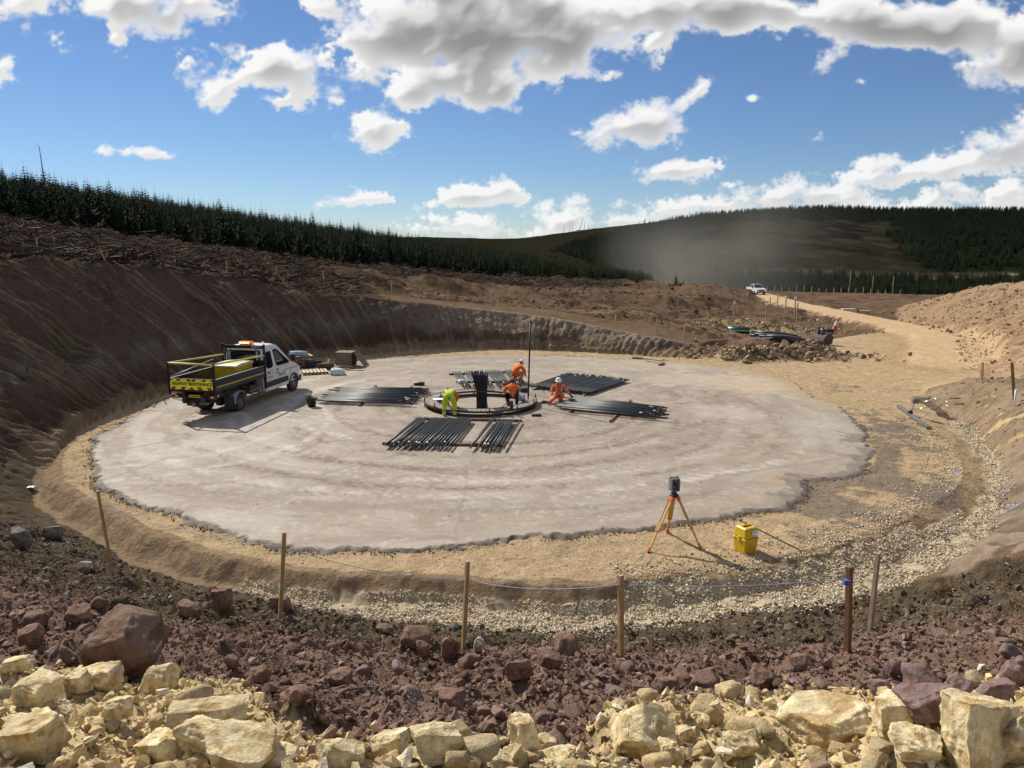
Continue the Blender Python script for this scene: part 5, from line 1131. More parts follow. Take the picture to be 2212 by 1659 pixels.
def bars(P0, P1, Q0, Q1, n, z, label, group, mt, skip=None, jit=.10, layers=1, tags=.25, extra=()):
    """n bars between the near pair P0-Q0 of one edge of the pile and P1-Q1 of the other"""
    global BARP
    fr = [(i / (n - 1), 0) for i in range(n)] + list(extra)
    for i, (t, l) in enumerate(fr):
        if skip and any(a < t < b for a, b in skip): continue
        a = P0.lerp(P1, t); b = Q0.lerp(Q1, t); d = (b - a); d.z = 0; L = 4.05; key = (mt.name, rgb_.random() < tags)
        s = rgb_.normal(0, jit); c = (a + b) / 2 + d.normalized() * s; c = c - d.normalized() * L / 2
        if key not in BARP: BARP[key] = anchor_bar(L, *(mt, key[1])); o = BARP[key]
        else: o = copy_tree(BARP[key])
        zz = z + (.062 if l else 0) + rgb_.uniform(0, .012); o.location = (c.x, c.y, zz); o.rotation_euler = (0, rgb_.normal(0, .003), math.atan2(d.y, d.x) + rgb_.normal(0, .009)); tag(o, label, 'steel bar', group)
def bearer(a, b, label, w=.09):
    d = b - a; m = MB().box((0, 0, 0), (d.length, w, w), bev=.008).build('bearer', WOODD); m.location = ((a.x + b.x) / 2, (a.y + b.y) / 2, SLAB + w / 2 + .002); m.rotation_euler = (0, 0, math.atan2(d.y, d.x)); tag(m, label, 'timber', 'timber bearers under the bars')
G = 'black sleeved anchor bars'
ZB = SLAB + .135
# near pile
bars(at(908, 899, ZB), at(1127, 903, ZB), at(823, 966, ZB), at(1085, 973, ZB), 44, ZB, 'black anchor bar in the pile laid out between the ring and the camera', G, SLEEVE, [(.115, .135), (.54, .70), (.745, .775), (.95, .985)], .06, tags=.35, extra=[(.635, 0), (.66, 0)])
bearer(at(910, 908), at(1128, 912), 'dark timber under the ring end of the near bar pile'); bearer(at(826, 962), at(1088, 966), 'dark timber under the camera end of the near bar pile')
bars(at(694, 866, ZB), at(742, 838, ZB), at(872, 872, ZB), at(915, 839, ZB), 30, ZB, 'black anchor bar in the pile between the truck and the ring', G, SLEEVE2, None, .16, tags=.2)
bearer(at(776, 879), at(812, 836), 'dark timber poking out under the pile beside the bucket'); bearer(at(850, 873), at(890, 838), 'dark timber at the ring end of the pile beside the bucket')
bars(at(978, 803, ZB), at(1105, 796, ZB), at(1000, 833, ZB), at(1138, 833, ZB), 28, ZB, 'black anchor bar in the far pile behind the ring', G, SLEEVE2, [(.12, .16), (.30, .34), (.50, .55), (.80, .84)], .08)
bearer(at(970, 811), at(1110, 806), 'dark timber at the far end of the pile behind the ring'); bearer(at(985, 828), at(1130, 828), 'dark timber at the ring end of the pile behind the ring')
bars(at(1148, 833, ZB), at(1268, 850, ZB), at(1222, 808, ZB), at(1358, 820, ZB), 36, ZB, 'black anchor bar in the pile behind the seated worker', G, SLEEVE2, None, .10)
bearer(at(1165, 836), at(1290, 850), 'dark timber at the ring end of the pile behind the seated worker'); bearer(at(1212, 812), at(1345, 823), 'dark timber at the far end of the pile behind the seated worker')
bars(at(1200, 881, ZB), at(1237, 855, ZB), at(1416, 901, ZB), at(1450, 881, ZB), 32, ZB, 'black anchor bar in the pile to the right of the ring', G, SLEEVE2, [(.06, .10)], .2, tags=.3)
bearer(at(1318, 914), at(1362, 868), 'dark timber poking out towards the camera under the right-hand pile'); bearer(at(1232, 893), at(1262, 856), 'dark timber at the ring end of the right-hand pile')
# upright bar standing on the ring
e = anchor_bar(3.25, SLEEVE); p = at(1141, 864, SLAB + .24); e.location = (p.x, p.y, SLAB + .245 + .11); e.rotation_euler = (0, -math.pi / 2 + .025, 0); tag(e, 'single black anchor bar standing upright on the right of the ring', 'steel bar', G)
# strapped upright bundle of sleeves
def bundle():
    p = at(1042, 884, SLAB); e = empty('tube_bundle', p); tag(e, 'tall strapped bundle of black plastic tubes standing inside the ring', 'tube bundle'); rb = np.random.default_rng(4)
    k = 0
    for i in range(-3, 4):
        for j in range(-2, 3):
            if abs(i) == 3 and abs(j) == 2: continue
            x = i * .068 + rb.normal(0, .008); y = j * .068 + rb.normal(0, .008); h = 1.56 + rb.uniform(-.10, .10)
            pts = [(x, y, 0), (x * .92 - .02, y * .92, .4), (x * .95 - .02, y * .95, .8), (x * 1.25 - .05, y * 1.2, 1.2), (x * 1.62 - .10, y * 1.5, h)]
            MB().path(pts, .037, 8).build('tube', SLEEVE, e)
    st = MB(); st.lathe([(.262, -.02), (.268, -.02), (.268, .02), (.262, .02)], n=24, M=Matrix.Translation((-.02, 0, .80)) @ Matrix.Diagonal((1, .72, 1, 1))); st.path([(.24, 0, .80), (.40, -.02, .84), (.52, .05, .80)], .018, 6); st.build('strap', mat('strap_webbing', (.10, .085, .05), .8), e)
bundle()
def loose(name, label, cat, parts, loc, rz=0, group=None):
    e = empty(name, loc, rz); tag(e, label, cat, group)
    for nm, mb, mt in parts: mb.build(nm, mt, e)
    return e
p = at(949, 862.5, SLAB + .24); m = MB().box((0, 0, .012), (.56, .38, .014), bev=.004).build('drawing_board', PAPER); m.location = p; m.rotation_euler = (0, 0, .15); tag(m, 'white drawing sheet lying on the left of the steel ring', 'sheet')
# black builder's bucket
p = at(673.5, 878, SLAB); b1 = MB(); b1.lathe([(.001, .0), (.165, .0), (.225, .38), (.235, .38), (.235, .41), (.222, .41), (.160, .02), (.001, .02)], n=28); h1 = MB(); h1.path([(.23 * math.cos(a), .05 + .0 * a, .40 + .20 * math.sin(a)) for a in np.linspace(0, math.pi, 9)], .008, 5)
loose('bucket', 'black rubber bucket standing left of the bar pile near the truck', 'bucket', [('bucket_body', b1, BLKP), ('handle', h1, GALV)], p, .4)
m = MB().box((0, 0, .16), (.30, .015, .32), rot=Euler((.3, 0, 0)).to_matrix()).build('plastic_sheet', mat('pale_green_film', (.42, .48, .40), .4)); m.location = at(667, 866, SLAB); tag(m, 'pale plastic sheet leaning behind the black bucket', 'sheet')
def crumple(name, c, size, mt, label, cat, seed, cuts=5, rough=.28):
    V, F = big_rock(seed, size, cuts, rough, 3); o = link(name, np_mesh(name, V, F, None, True), None, [mt]); o.location = (c[0], c[1], c[2] + size[2] * .36); tag(o, label, cat); return o
crumple('work_gloves', at(905, 832, SLAB), (.52, .3, .20), BLKP, 'crumpled black work gloves left on the concrete above the left pile', 'gloves', 61)
crumple('plastic_bag', at(998, 829, SLAB), (.5, .4, .28), BAGM, 'white and blue plastic bag at the foot of the far pile', 'bag', 62)
crumple('black_cloth', at(1179, 870, SLAB), (.55, .3, .12), BLKP, 'flat black cloth by the boot of the seated worker', 'cloth', 63)
crumple('wire_offcut', at(1158, 898, SLAB), (.45, .25, .10), STEEL, 'small tangle of rusty wire right of the steel ring', 'wire', 64)
for k, (a, b, c, d, lb) in enumerate(((1366, 775, 1403, 777, 'short grey timber at the left of the offcuts by the far edge'), (1390, 779, 1431, 785, 'pale timber lying crosswise on the offcuts by the far edge'), (1402, 776, 1435, 779, 'brown timber behind the pale one by the far edge'), (1425, 790, 1433, 786, 'tiny timber offcut nearest the camera by the far edge'), (1083, 899, 1121, 901, 'narrow white lath on the concrete in front of the ring'))):
    a_, b_ = at(a, b, SLAB), at(c, d, SLAB); dd = b_ - a_; m = MB().box((0, 0, .055 if k < 4 else .02), (max(dd.length, .4), .16 if k < 4 else .07, .10 if k < 4 else .03), bev=.006).build('timber_offcut', (WOODD, PALEW, WOOD, WOODD, PALEW)[k]); m.location = (a_ + b_) / 2; m.location.z = SLAB + (.1 if k == 1 else 0); m.rotation_euler = (0, 0, math.atan2(dd.y, dd.x)); tag(m, lb, 'timber', 'timber offcuts')
# drill by the kneeling worker and tool cases inside the ring
p = at(1105, 884, SLAB + .235); d_ = MB(); d_.box((0, 0, .22), (.14, .16, .28), bev=.03); d_.tube((0, 0, .02), (0, 0, .16), .03, .04, 8); d_.box((0, -.05, .06), (.16, .14, .07), bev=.02); d2 = MB(); d2.path([(0, 0, .3), (-.25, .1, .2), (-.6, .3, -.15), (-1.0, .35, -.2)], .014, 6)
loose('power_drill', 'brown upright power drill on the front of the steel ring', 'drill', [('drill_body', d_, STEEL), ('cable', d2, BLKP)], p)
p = at(1131, 857, SLAB); c_ = MB(); c_.box((0, 0, .22), (.40, .28, .40), bev=.03); c2 = MB(); c2.tube((-.1, 0, .42), (.1, 0, .42), .015, .015, 6)
loose('tool_case', 'dark tool case standing inside the ring behind the kneeling worker', 'tool case', [('case_body', c_, BLKP), ('handle', c2, GALV)], p, .5)
for k, (a, b) in enumerate(((1122, 866), (1127, 867), (1132, 864))): 
    m = MB().lathe([(.001, 0), (.04, 0), (.04, .22), (.015, .27), (.015, .3), (.001, .3)], n=12).build('water_bottle', BAGM); m.location = at(a, b, SLAB + .24); tag(m, 'clear bottle standing in a row on the right of the ring', 'bottle', 'bottles on the ring')
# ------------------------------------------------------------------ surveying kit
ORG = mat('tripod_orange', (.55, .13, .02), .5); TWOOD = mat('tripod_yellow', (.62, .34, .03), .5, vary=.15, scale=4); TWOOD2 = mat('tripod_ash', (.58, .38, .12), .6, vary=.2, scale=5); INST = mat('instrument_grey', (.16, .18, .19), .4); INSTD = mat('instrument_dark', (.03, .032, .035), .4)
def tripod():
    F_ = [hit(1399, 1195), hit(1513.6, 1185.4), hit(1441.8, 1151)]; c = (F_[0] + F_[1] + F_[2]) / 3; zt = c.z + 1.22
    hp = atd(1457, 1082, c.y); e = empty('survey_tripod', (c.x, c.y, c.z)); tag(e, 'yellow wooden survey tripod with orange head carrying a grey total station', 'tripod')
    ap = Vector((c.x, c.y, zt)); o = Vector(e.location)
    hd = MB(); hd.lathe([(.001, -.02), (.10, -.02), (.11, .01), (.085, .04), (.001, .04)], (0, 0, zt - o.z), 20); hd.build('tripod_head', BLKP, e)
    for k, f in enumerate(F_):
        d = (f - ap); d2 = Vector((d.x, d.y, 0)).normalized(); top = ap + d2 * .085 - Vector((0, 0, .02)); u = (f - top); L = u.length; un = u.normalized(); sd = Vector((-d2.y, d2.x, 0))
        nr = un.cross(sd); Rm = Matrix((un, sd, nr)).transposed()
        def bx(mb, s, w, t0, t1, th, off=0): mb.box(top + un * (t0 + t1) / 2 * L + sd * s - o, (L * (t1 - t0), w, th), rot=Rm, bev=.006)
        m = MB(); bx(m, -.045, .028, .05, .62, .035); bx(m, .045, .028, .05, .62, .035); 
        if k == 2: bx(m, 0, .07, .05, .60, .02)
        lg = m.build('leg', TWOOD if k == 2 else TWOOD2, e)
        m = MB(); bx(m, 0, .055, .45, .93, .032); m.build('lower_leg', TWOOD if k == 2 else TWOOD2, lg)
        m = MB(); bx(m, 0, .135, .0, .075, .06); bx(m, 0, .10, .585, .625, .05); bx(m, 0, .07, .90, .95, .045); m.box(top + un * L * .965 - d2 * -.02 - o, (.02, .09, .10), rot=Rm); m.build('fitting', ORG, lg)
        m = MB(); m.tube(top + un * L * .94 - o, f - o, .022, .004, 6); m.build('spike', STEEL, lg)
    i = MB(); z0 = zt - o.z + .04; i.lathe([(.001, 0), (.07, 0), (.07, .03), (.055, .04), (.055, .07), (.07, .08), (.001, .08)], (0, 0, z0), 20); ins = i.build('tribrach', INSTD, e)
    Rz = .25; M = Matrix.Translation((0, 0, z0 + .08)) @ Matrix.Rotation(Rz, 4, 'Z')
    b = MB(); b.box((0, 0, .03), (.21, .19, .07), bev=.02, M=M); b.box((-.085, 0, .17), (.055, .17, .26), bev=.02, M=M); b.box((.085, 0, .17), (.055, .17, .26), bev=.02, M=M); s = b.build('total_station', INST, e)
    b = MB(); b.box((0, 0, .19), (.105, .20, .17), bev=.03, M=M); b.lathe([(.001, 0), (.036, 0), (.036, .03), (.001, .03)], n=16, M=M @ Matrix.Translation((0, -.10, .22)) @ Matrix.Rotation(math.pi / 2, 4, 'X')); b.build('telescope', INSTD, s)
    b = MB(); b.box((0, -.098, .06), (.13, .012, .07), bev=.004, M=M); b.build('keypad', INSTD, s)
    b = MB(); b.box((0, 0, .325), (.20, .03, .022), bev=.008, M=M); b.box((-.09, 0, .30), (.02, .03, .06), M=M); b.box((.09, 0, .30), (.02, .03, .06), M=M); b.tube((-.10, .05, .26), (-.10, .05, .39), .008, .006, 6, M=M); b.build('carry_handle', BLKP, s)
tripod()
def survey_case():
    a = hit(1603, 1200.7); b = hit(1638.5, 1195); c = hit(1584, 1187); d = (b - a); rz = math.atan2(d.y, d.x); w, dp, h = .40, .40, .62
    e = empty('survey_case', (a + b) / 2 + Vector((-math.sin(rz), math.cos(rz), 0)) * dp / 2 - Vector((0, 0, .01)), rz + .12); tag(e, 'yellow hard plastic instrument case standing on the tan ground beside the tripod', 'case')
    YC = mat('case_yellow', (.66, .44, .015), .38, vary=.1, scale=4)
    def frus(z0, z1, w0, w1, d0, d1, bv=.03):
        bm = bmesh.new(); bmesh.ops.create_cube(bm, size=1)
        for v in bm.verts:
            t = v.co.z + .5; v.co = Vector((v.co.x * (w0 + (w1 - w0) * t), v.co.y * (d0 + (d1 - d0) * t), z0 + (z1 - z0) * t))
        bmesh.ops.bevel(bm, geom=list(bm.edges), offset=bv, segments=3, profile=.6, affect='EDGES'); bm.verts.index_update()
        V = [v.co.copy() for v in bm.verts]; F = [[v.index for v in f.verts] for f in bm.faces]; bm.free(); return V, F
    m = MB(); m.add(*frus(0, .36, w * .88, w, dp * .88, dp)); m.add(*frus(.335, .37, w * 1.05, w * 1.06, dp * 1.05, dp * 1.06, .012)); m.build('case_body', YC, e)
    m = MB(); m.add(*frus(.37, h, w * 1.02, w * .86, dp * 1.02, dp * .80, .045)); ld = m.build('case_lid', YC, e)
    m = MB(); m.box((0, 0, h + .004), (.20, .07, .012), bev=.004); m.build('handle_recess', INK, ld)
    m = MB(); m.box((0, .0, h + .02), (.24, .05, .03), bev=.012); m.build('handle', YC, ld)
    m = MB(); m.box((0, .03, 0), (.05, .05, .14), bev=.01)
    for s in (-1, 1): MB().box((s * w * .52, 0, .36), (.03, .08, .12), bev=.01).build('latch', YC, e)
    tl = math.atan2(.044 * dp * 1.0 + .0, h - .37); lab = MB().box((0, 0, 0), (.165, .004, .135)); lo = lab.build('sticker', PAPER, ld); lo.location = (.085, -dp * .487, .49); lo.rotation_euler = (-.17, 0, 0)
    t = MB(); t.box((-.03, -.003, .035), (.045, .003, .018)); t.box((.04, -.003, .04), (.03, .003, .012)); t.box((-.045, -.003, -.045), (.05, .003, .014)); t.build('print', INK, lo)
    # staff propped on the case
    tp = e.location + Vector((.02, .06, h + .03)); bt = hit(1736, 1192.5); q = empty('prism_pole', bt); tag(q, 'black ranging pole leaning on the yellow case with its tip on the ground', 'pole'); dd = tp + (tp - bt).normalized() * .12 - bt
    MB().path([(0, 0, 0), tuple(dd * .04), tuple(dd)], [.003, .014, .014], 8).build('shaft', INSTD, q); u = dd.normalized()
    MB().tube(tuple(dd * .80), tuple(dd * .86), .026, .026, 10).build('clamp', BLKP, q); pr = MB(); pr.box(tuple(dd + Vector((-.03, 0, .03))), (.07, .06, .08), bev=.015); pr.build('prism', GALV, q)
survey_case()
# ------------------------------------------------------------------ people
HV_O = mat('hi_vis_orange', (.80, .15, .012), .75, vary=.18, scale=9, bump=.35, bscale=14, bdist=.03); HV_Y = mat('hi_vis_yellow', (.52, .68, .02), .75, vary=.18, scale=9, bump=.35, bscale=14, bdist=.03); NAVYC = mat('navy_cloth', (.018, .022, .055), .85, vary=.3, scale=9, bump=.3, bscale=14)
SKIN = mat('skin', (.42, .235, .165), .6); BOOT = mat('boot_leather', (.05, .038, .03), .8); SILV = mat('reflective_band', (.50, .50, .48), .4); HELM = mat('helmet_white', (.76, .75, .72), .35); HAIR = mat('dark_hair', (.025, .02, .016), .8); GLOVE = mat('work_glove', (.42, .38, .08), .8); GLOVEK = mat('black_glove', (.03, .03, .032), .8)
def person(label, loc, rz, J, bones, rad, region, mats, bands=(), hat=None, hair=False, group='site workers'):
    """one continuous skin grown over a joint skeleton; region gives the cloth of each bone"""
    names = list(J); me = bpy.data.meshes.new('person'); idx = {n: i for i, n in enumerate(names)}
    me.from_pydata([J[n] for n in names], [(idx[a], idx[b]) for a, b in bones], []); o = bpy.data.objects.new('person', me); COL.objects.link(o)
    sk = o.modifiers.new('skin', 'SKIN'); sk.use_smooth_shade = True; sk.branch_smoothing = .6
    for n in names:
        v = me.skin_vertices[0].data[idx[n]]; r = rad[n]; v.radius = r if hasattr(r, '__len__') else (r, r); v.use_root = (n == 'pelvis')
    sb = o.modifiers.new('sub', 'SUBSURF'); sb.levels = 2; sb.render_levels = 2
    dg = bpy.context.evaluated_depsgraph_get(); m2 = bpy.data.meshes.new_from_object(o.evaluated_get(dg)); bpy.data.objects.remove(o)
    o = link('person', m2); m2.materials.clear()
    for m_ in mats: m2.materials.append(m_)
    segs = []
    for a, b in bones:
        A, B = Vector(J[a]), Vector(J[b]); ra = rad[a] if not hasattr(rad[a], '__len__') else max(rad[a]); rb = rad[b] if not hasattr(rad[b], '__len__') else max(rad[b]); segs.append((a, b, A, B - A, max((B - A).length_squared, 1e-8), (ra + rb) / 2))
    for p in m2.polygons:
        c = p.center; best = 9e9
        for a, b, A, D, l2, r in segs:
            t = max(0, min(1, (c - A).dot(D) / l2)); q = (c - A - D * t).length / r
            if q < best: best = q; bb = (a, b); bt = t
        mi = region[bb]
        for a, b, t0, t1, k in bands:
            if bb == (a, b) and t0 < bt < t1: mi = k
        p.material_index = mi
    tag(o, label, 'person', group); o.location = loc; o.rotation_euler = (0, 0, rz)
    H = Vector(J['head']); top = Vector(J['crown']); ax = (top - H).normalized(); Mh = Matrix.Translation(H) @ ax.to_track_quat('Z', 'Y').to_matrix().to_4x4()
    if hat:
        hm = MB(); hm.lathe([(.155, .015), (.152, .025), (.128, .03), (.124, .075), (.105, .125), (.065, .155), (.001, .165)], (0, 0, .0), 20, M=Mh); hm.box(hat_brim(J, Mh), (.14, .12, .012), M=Mh, bev=.004) if False else None
        hm.lathe([(.124, .015), (.155, .015)], (0, 0, 0), 20, M=Mh); h_ = hm.build('hard_hat', HELM, o)
        fx = Vector(J['nose']) - H; f2 = (Mh.to_3x3().inverted() @ fx); f2.z = 0; f2.normalize(); pk = MB(); pk.box((f2.x * .165, f2.y * .165, .02), (.12, .16, .012), rz=math.atan2(f2.y, f2.x), M=Mh, bev=.004); pk.build('peak', HELM, h_)
    if hair:
        hr = MB(); hr.lathe([(.112, -.03), (.118, .02), (.112, .075), (.085, .115), (.04, .135), (.001, .14)], (0, 0, 0), 16, M=Mh); hr.build('hair', HAIR, o)
    return o
def fingers(J, B, rad, region, wrist, hand, d, side, palm_n, curl, mi, L=.085):
    """palm from the wrist, four curled fingers of unequal length and a thumb off its side"""
    W, Hn = Vector(J[wrist]), Vector(J[hand]); d = Vector(d).normalized(); s = Vector(side).normalized(); n_ = Vector(palm_n).normalized()
    for k, (o, l) in enumerate(((-.033, .80), (-.011, 1.0), (.012, .95), (.034, .72))):
        a = f'{hand}_k{k}'; b = f'{hand}_m{k}'; c = f'{hand}_t{k}'; b0 = Hn + s * o + d * .035; J[a] = tuple(b0); J[b] = tuple(b0 + (d * (1 - curl * .35) + n_ * curl * .6).normalized() * L * l * .55); J[c] = tuple(Vector(J[b]) + (d * (1 - curl) + n_ * curl * 1.1).normalized() * L * l * .5)
        for q, r in ((a, .0105), (b, .0095), (c, .008)): rad[q] = r
        for e_ in ((hand, a), (a, b), (b, c)): B.append(e_); region[e_] = mi
    a = f'{hand}_th'; b = f'{hand}_tt'; t0 = W.lerp(Hn, .55) + s * -.045; J[a] = tuple(t0 + d * .02); J[b] = tuple(t0 + d * .065 - s * .025 + n_ * .02); rad[a] = .012; rad[b] = .009
    for e_ in ((hand, a), (a, b)): B.append(e_); region[e_] = mi
def make_body(P, cloth, glove, boots=3):
    """P: named joints (local, facing +y). cloth: indices for torso, arms, hips, thighs, shins"""
    J = dict(P); B = [('pelvis', 'spine'), ('spine', 'chest'), ('chest', 'neck'), ('neck', 'head'), ('head', 'crown'), ('head', 'nose')]; rad = dict(pelvis=(.165, .13), spine=(.155, .12), chest=(.185, .135), neck=.062, head=(.088, .10), crown=.07, nose=.028); rg_ = {}
    T, A, Hp, Th, Sh, Sk = cloth
    rg_.update({('pelvis', 'spine'): T, ('spine', 'chest'): T, ('chest', 'neck'): T, ('neck', 'head'): Sk, ('head', 'crown'): Sk, ('head', 'nose'): Sk})
    for s in 'lr':
        for a, b, c in (('chest', 'sh', A), ('sh', 'el', A), ('el', 'wr', A), ('wr', 'hd', glove), ('pelvis', 'hip', Hp), ('hip', 'kn', Th), ('kn', 'an', Sh), ('an', 'toe', boots), ('an', 'heel', boots)):
            a2 = a if a in ('chest', 'pelvis') else a + s; B.append((a2, b + s)); rg_[(a2, b + s)] = c
        rad.update({'sh' + s: .085, 'el' + s: .062, 'wr' + s: .046, 'hd' + s: (.045, .026), 'hip' + s: .125, 'kn' + s: .088, 'an' + s: .066, 'toe' + s: (.046, .036), 'heel' + s: .045})
    for q in rad: rad[q] = tuple(v * 1.22 for v in rad[q]) if hasattr(rad[q], '__len__') else rad[q] * (1.12 if q in ('head', 'crown', 'nose', 'neck') else 1.25)
    return J, B, rad, rg_
def limb_feet(P):
    for s in 'lr':
        an = Vector(P['an' + s]); d = Vector(P.pop('fd' + s, (0, 1, 0))).normalized(); P['toe' + s] = tuple(an + d * .20 + Vector((0, 0, -.055))); P['heel' + s] = tuple(an - d * .05 + Vector((0, 0, -.05)))
    return P
def settle(o, ground):
    zmin = min((o.matrix_basis @ v.co).z for v in o.data.vertices); o.location.z += ground - zmin
# 1: bending over the ring, seen from behind, lime trousers
P = limb_feet(dict(pelvis=(0, 0, .92), spine=(.01, .22, 1.00), chest=(.03, .48, .98), neck=(.04, .66, .86), head=(.05, .76, .78), crown=(.05, .86, .70), nose=(.05, .70, .68),
  shl=(-.16, .50, .93), ell=(-.22, .62, .66), wrl=(-.10, .74, .44), hdl=(-.07, .78, .35), shr=(.22, .50, .94), elr=(.30, .58, .68), wrr=(.20, .74, .45), hdr=(.17, .78, .36),
  hipl=(-.115, -.01, .88), knl=(-.19, .07, .50), anl=(-.21, -.02, .10), hipr=(.115, -.01, .88), knr=(.22, .06, .50), anr=(.24, -.02, .10)))
J, B, rad, rgn = make_body(P, (0, 1, 0, 0, 0, 4), 5)
for s in 'lr': fingers(J, B, rad, rgn, 'wr' + s, 'hd' + s, (0, .3, -1), (1 if s == 'l' else -1, 0, 0), (0, 1, .2), .5, 5)
p = at(970.5, 899.5, SLAB); o = person('person bending over the ring in lime yellow hi-vis trousers seen from behind', p, .0, J, B, rad, rgn, [HV_Y, HV_O, SILV, BOOT, SKIN, GLOVE, NAVYC], [('knl', 'anl', .55, .66, 6), ('knr', 'anr', .55, .66, 6), ('knl', 'anl', .66, .80, 2), ('knr', 'anr', .66, .80, 2), ('chest', 'neck', 0, 1, 1)], hat=True); settle(o, SLAB)
# 2: kneeling inside the ring, orange jacket and navy trousers, bare dark hair
P = limb_feet(dict(pelvis=(0, 0, .50), spine=(0, .10, .68), chest=(0, .24, .86), neck=(.01, .36, .98), head=(.01, .44, 1.02), crown=(.01, .52, 1.09), nose=(.01, .54, .97),
  shl=(-.21, .26, .86), ell=(-.33, .30, .62), wrl=(-.26, .52, .50), hdl=(-.22, .60, .46), shr=(.21, .26, .86), elr=(.30, .40, .66), wrr=(.14, .58, .58), hdr=(.08, .64, .54),
  hipl=(-.12, .02, .48), knl=(-.20, .36, .40), anl=(-.16, .06, .09), hipr=(.12, .02, .48), knr=(.24, .30, .58), anr=(.20, .10, .09)))
J, B, rad, rgn = make_body(P, (0, 0, 1, 1, 1, 4), 4)
for s in 'lr': fingers(J, B, rad, rgn, 'wr' + s, 'hd' + s, (0, 1, -.4), (1 if s == 'l' else -1, 0, 0), (0, 0, -1), .6, 4)
p = at(1107, 879, SLAB); o = person('person crouching inside the ring in orange jacket and navy trousers with back to the camera', p, .12, J, B, rad, rgn, [HV_O, NAVYC, SILV, BOOT, SKIN], [('spine', 'chest', .1, .3, 0)], hair=True); settle(o, SLAB)
# 3: crouching at the far pile, all orange, turned right
P = limb_feet(dict(pelvis=(0, 0, .46), spine=(0, .08, .66), chest=(0, .24, .86), neck=(0, .38, .97), head=(0, .48, 1.01), crown=(0, .55, 1.09), nose=(0, .58, .95),
  shl=(-.21, .26, .86), ell=(-.28, .44, .62), wrl=(-.16, .62, .42), hdl=(-.12, .68, .34), shr=(.21, .26, .86), elr=(.28, .46, .64), wrr=(.16, .64, .42), hdr=(.12, .70, .34),
  hipl=(-.12, .02, .44), knl=(-.22, .40, .52), anl=(-.18, .10, .09), hipr=(.12, .02, .44), knr=(.24, .44, .56), anr=(.20, .18, .09)))
J, B, rad, rgn = make_body(P, (0, 0, 0, 0, 0, 4), 5)
for s in 'lr': fingers(J, B, rad, rgn, 'wr' + s, 'hd' + s, (0, .5, -1), (1 if s == 'l' else -1, 0, 0), (0, 1, 0), .6, 5)
p = at(1111, 828, SLAB); o = person('person in full orange hi-vis and white hard hat crouching at the far bar pile', p, -.75, J, B, rad, rgn, [HV_O, NAVYC, SILV, BOOT, SKIN, GLOVEK], [('knr', 'anr', .15, .28, 2), ('knr', 'anr', .42, .55, 2), ('knl', 'anl', .3, .42, 2)], hat=True); settle(o, SLAB)
# 4: sitting on the bars, facing the camera
P = limb_feet(dict(pelvis=(0, 0, .26), spine=(0, .04, .46), chest=(.01, .08, .68), neck=(.02, .13, .84), head=(.02, .18, .94), crown=(.02, .19, 1.04), nose=(.02, .285, .90),
  shl=(-.21, .08, .70), ell=(-.36, .18, .47), wrl=(-.50, .34, .36), hdl=(-.55, .40, .30), shr=(.23, .08, .70), elr=(.34, .14, .44), wrr=(.30, .34, .30), hdr=(.28, .41, .25),
  hipl=(-.12, .06, .23), knl=(-.16, .44, .32), anl=(-.02, .22, .09), hipr=(.12, .06, .23), knr=(.20, .42, .26), anr=(.42, .76, .10), fdl=(-.6, .4, 0), fdr=(.8, .6, .1)))
J, B, rad, rgn = make_body(P, (0, 0, 0, 0, 0, 4), 5); rgn[('wrr', 'hdr')] = 6
for s, mi in (('l', 5), ('r', 6)): fingers(J, B, rad, rgn, 'wr' + s, 'hd' + s, (-.4 if s == 'l' else 0, 1, -.6), (1 if s == 'l' else -1, .3, 0), (0, .2, -1), .7, mi)
p = at(1207, 866, SLAB); o = person('person in orange hi-vis and white hard hat sitting on the concrete facing the camera', p, math.pi - .05, J, B, rad, rgn, [HV_O, NAVYC, SILV, BOOT, SKIN, GLOVEK, GLOVE], [('pelvis', 'spine', .55, .8, 2), ('spine', 'chest', .25, .45, 2), ('ell', 'wrl', .25, .42, 2), ('elr', 'wrr', .25, .42, 2), ('knr', 'anr', .3, .42, 2), ('shl', 'ell', .6, .75, 2), ('shr', 'elr', .6, .75, 2)], hat=True); settle(o, SLAB)
fc = MB()
for s in (-1, 1): fc.lathe([(.001, .012), (.012, .008), (.012, 0)], n=8, M=Matrix.Translation((.02 + s * .034, .268, .945)) @ Matrix.Rotation(-math.pi / 2, 4, 'X'))
fc.box((.02, .272, .875), (.05, .01, .012), bev=.003); fc.build('eyes_and_mouth', INK, o)
bd = MB()
for s in (-1, 1): bd.box((s * .115, .222, .60), (.05, .012, .26), bev=.004)
bd.build('shoulder_band', SILV, o)
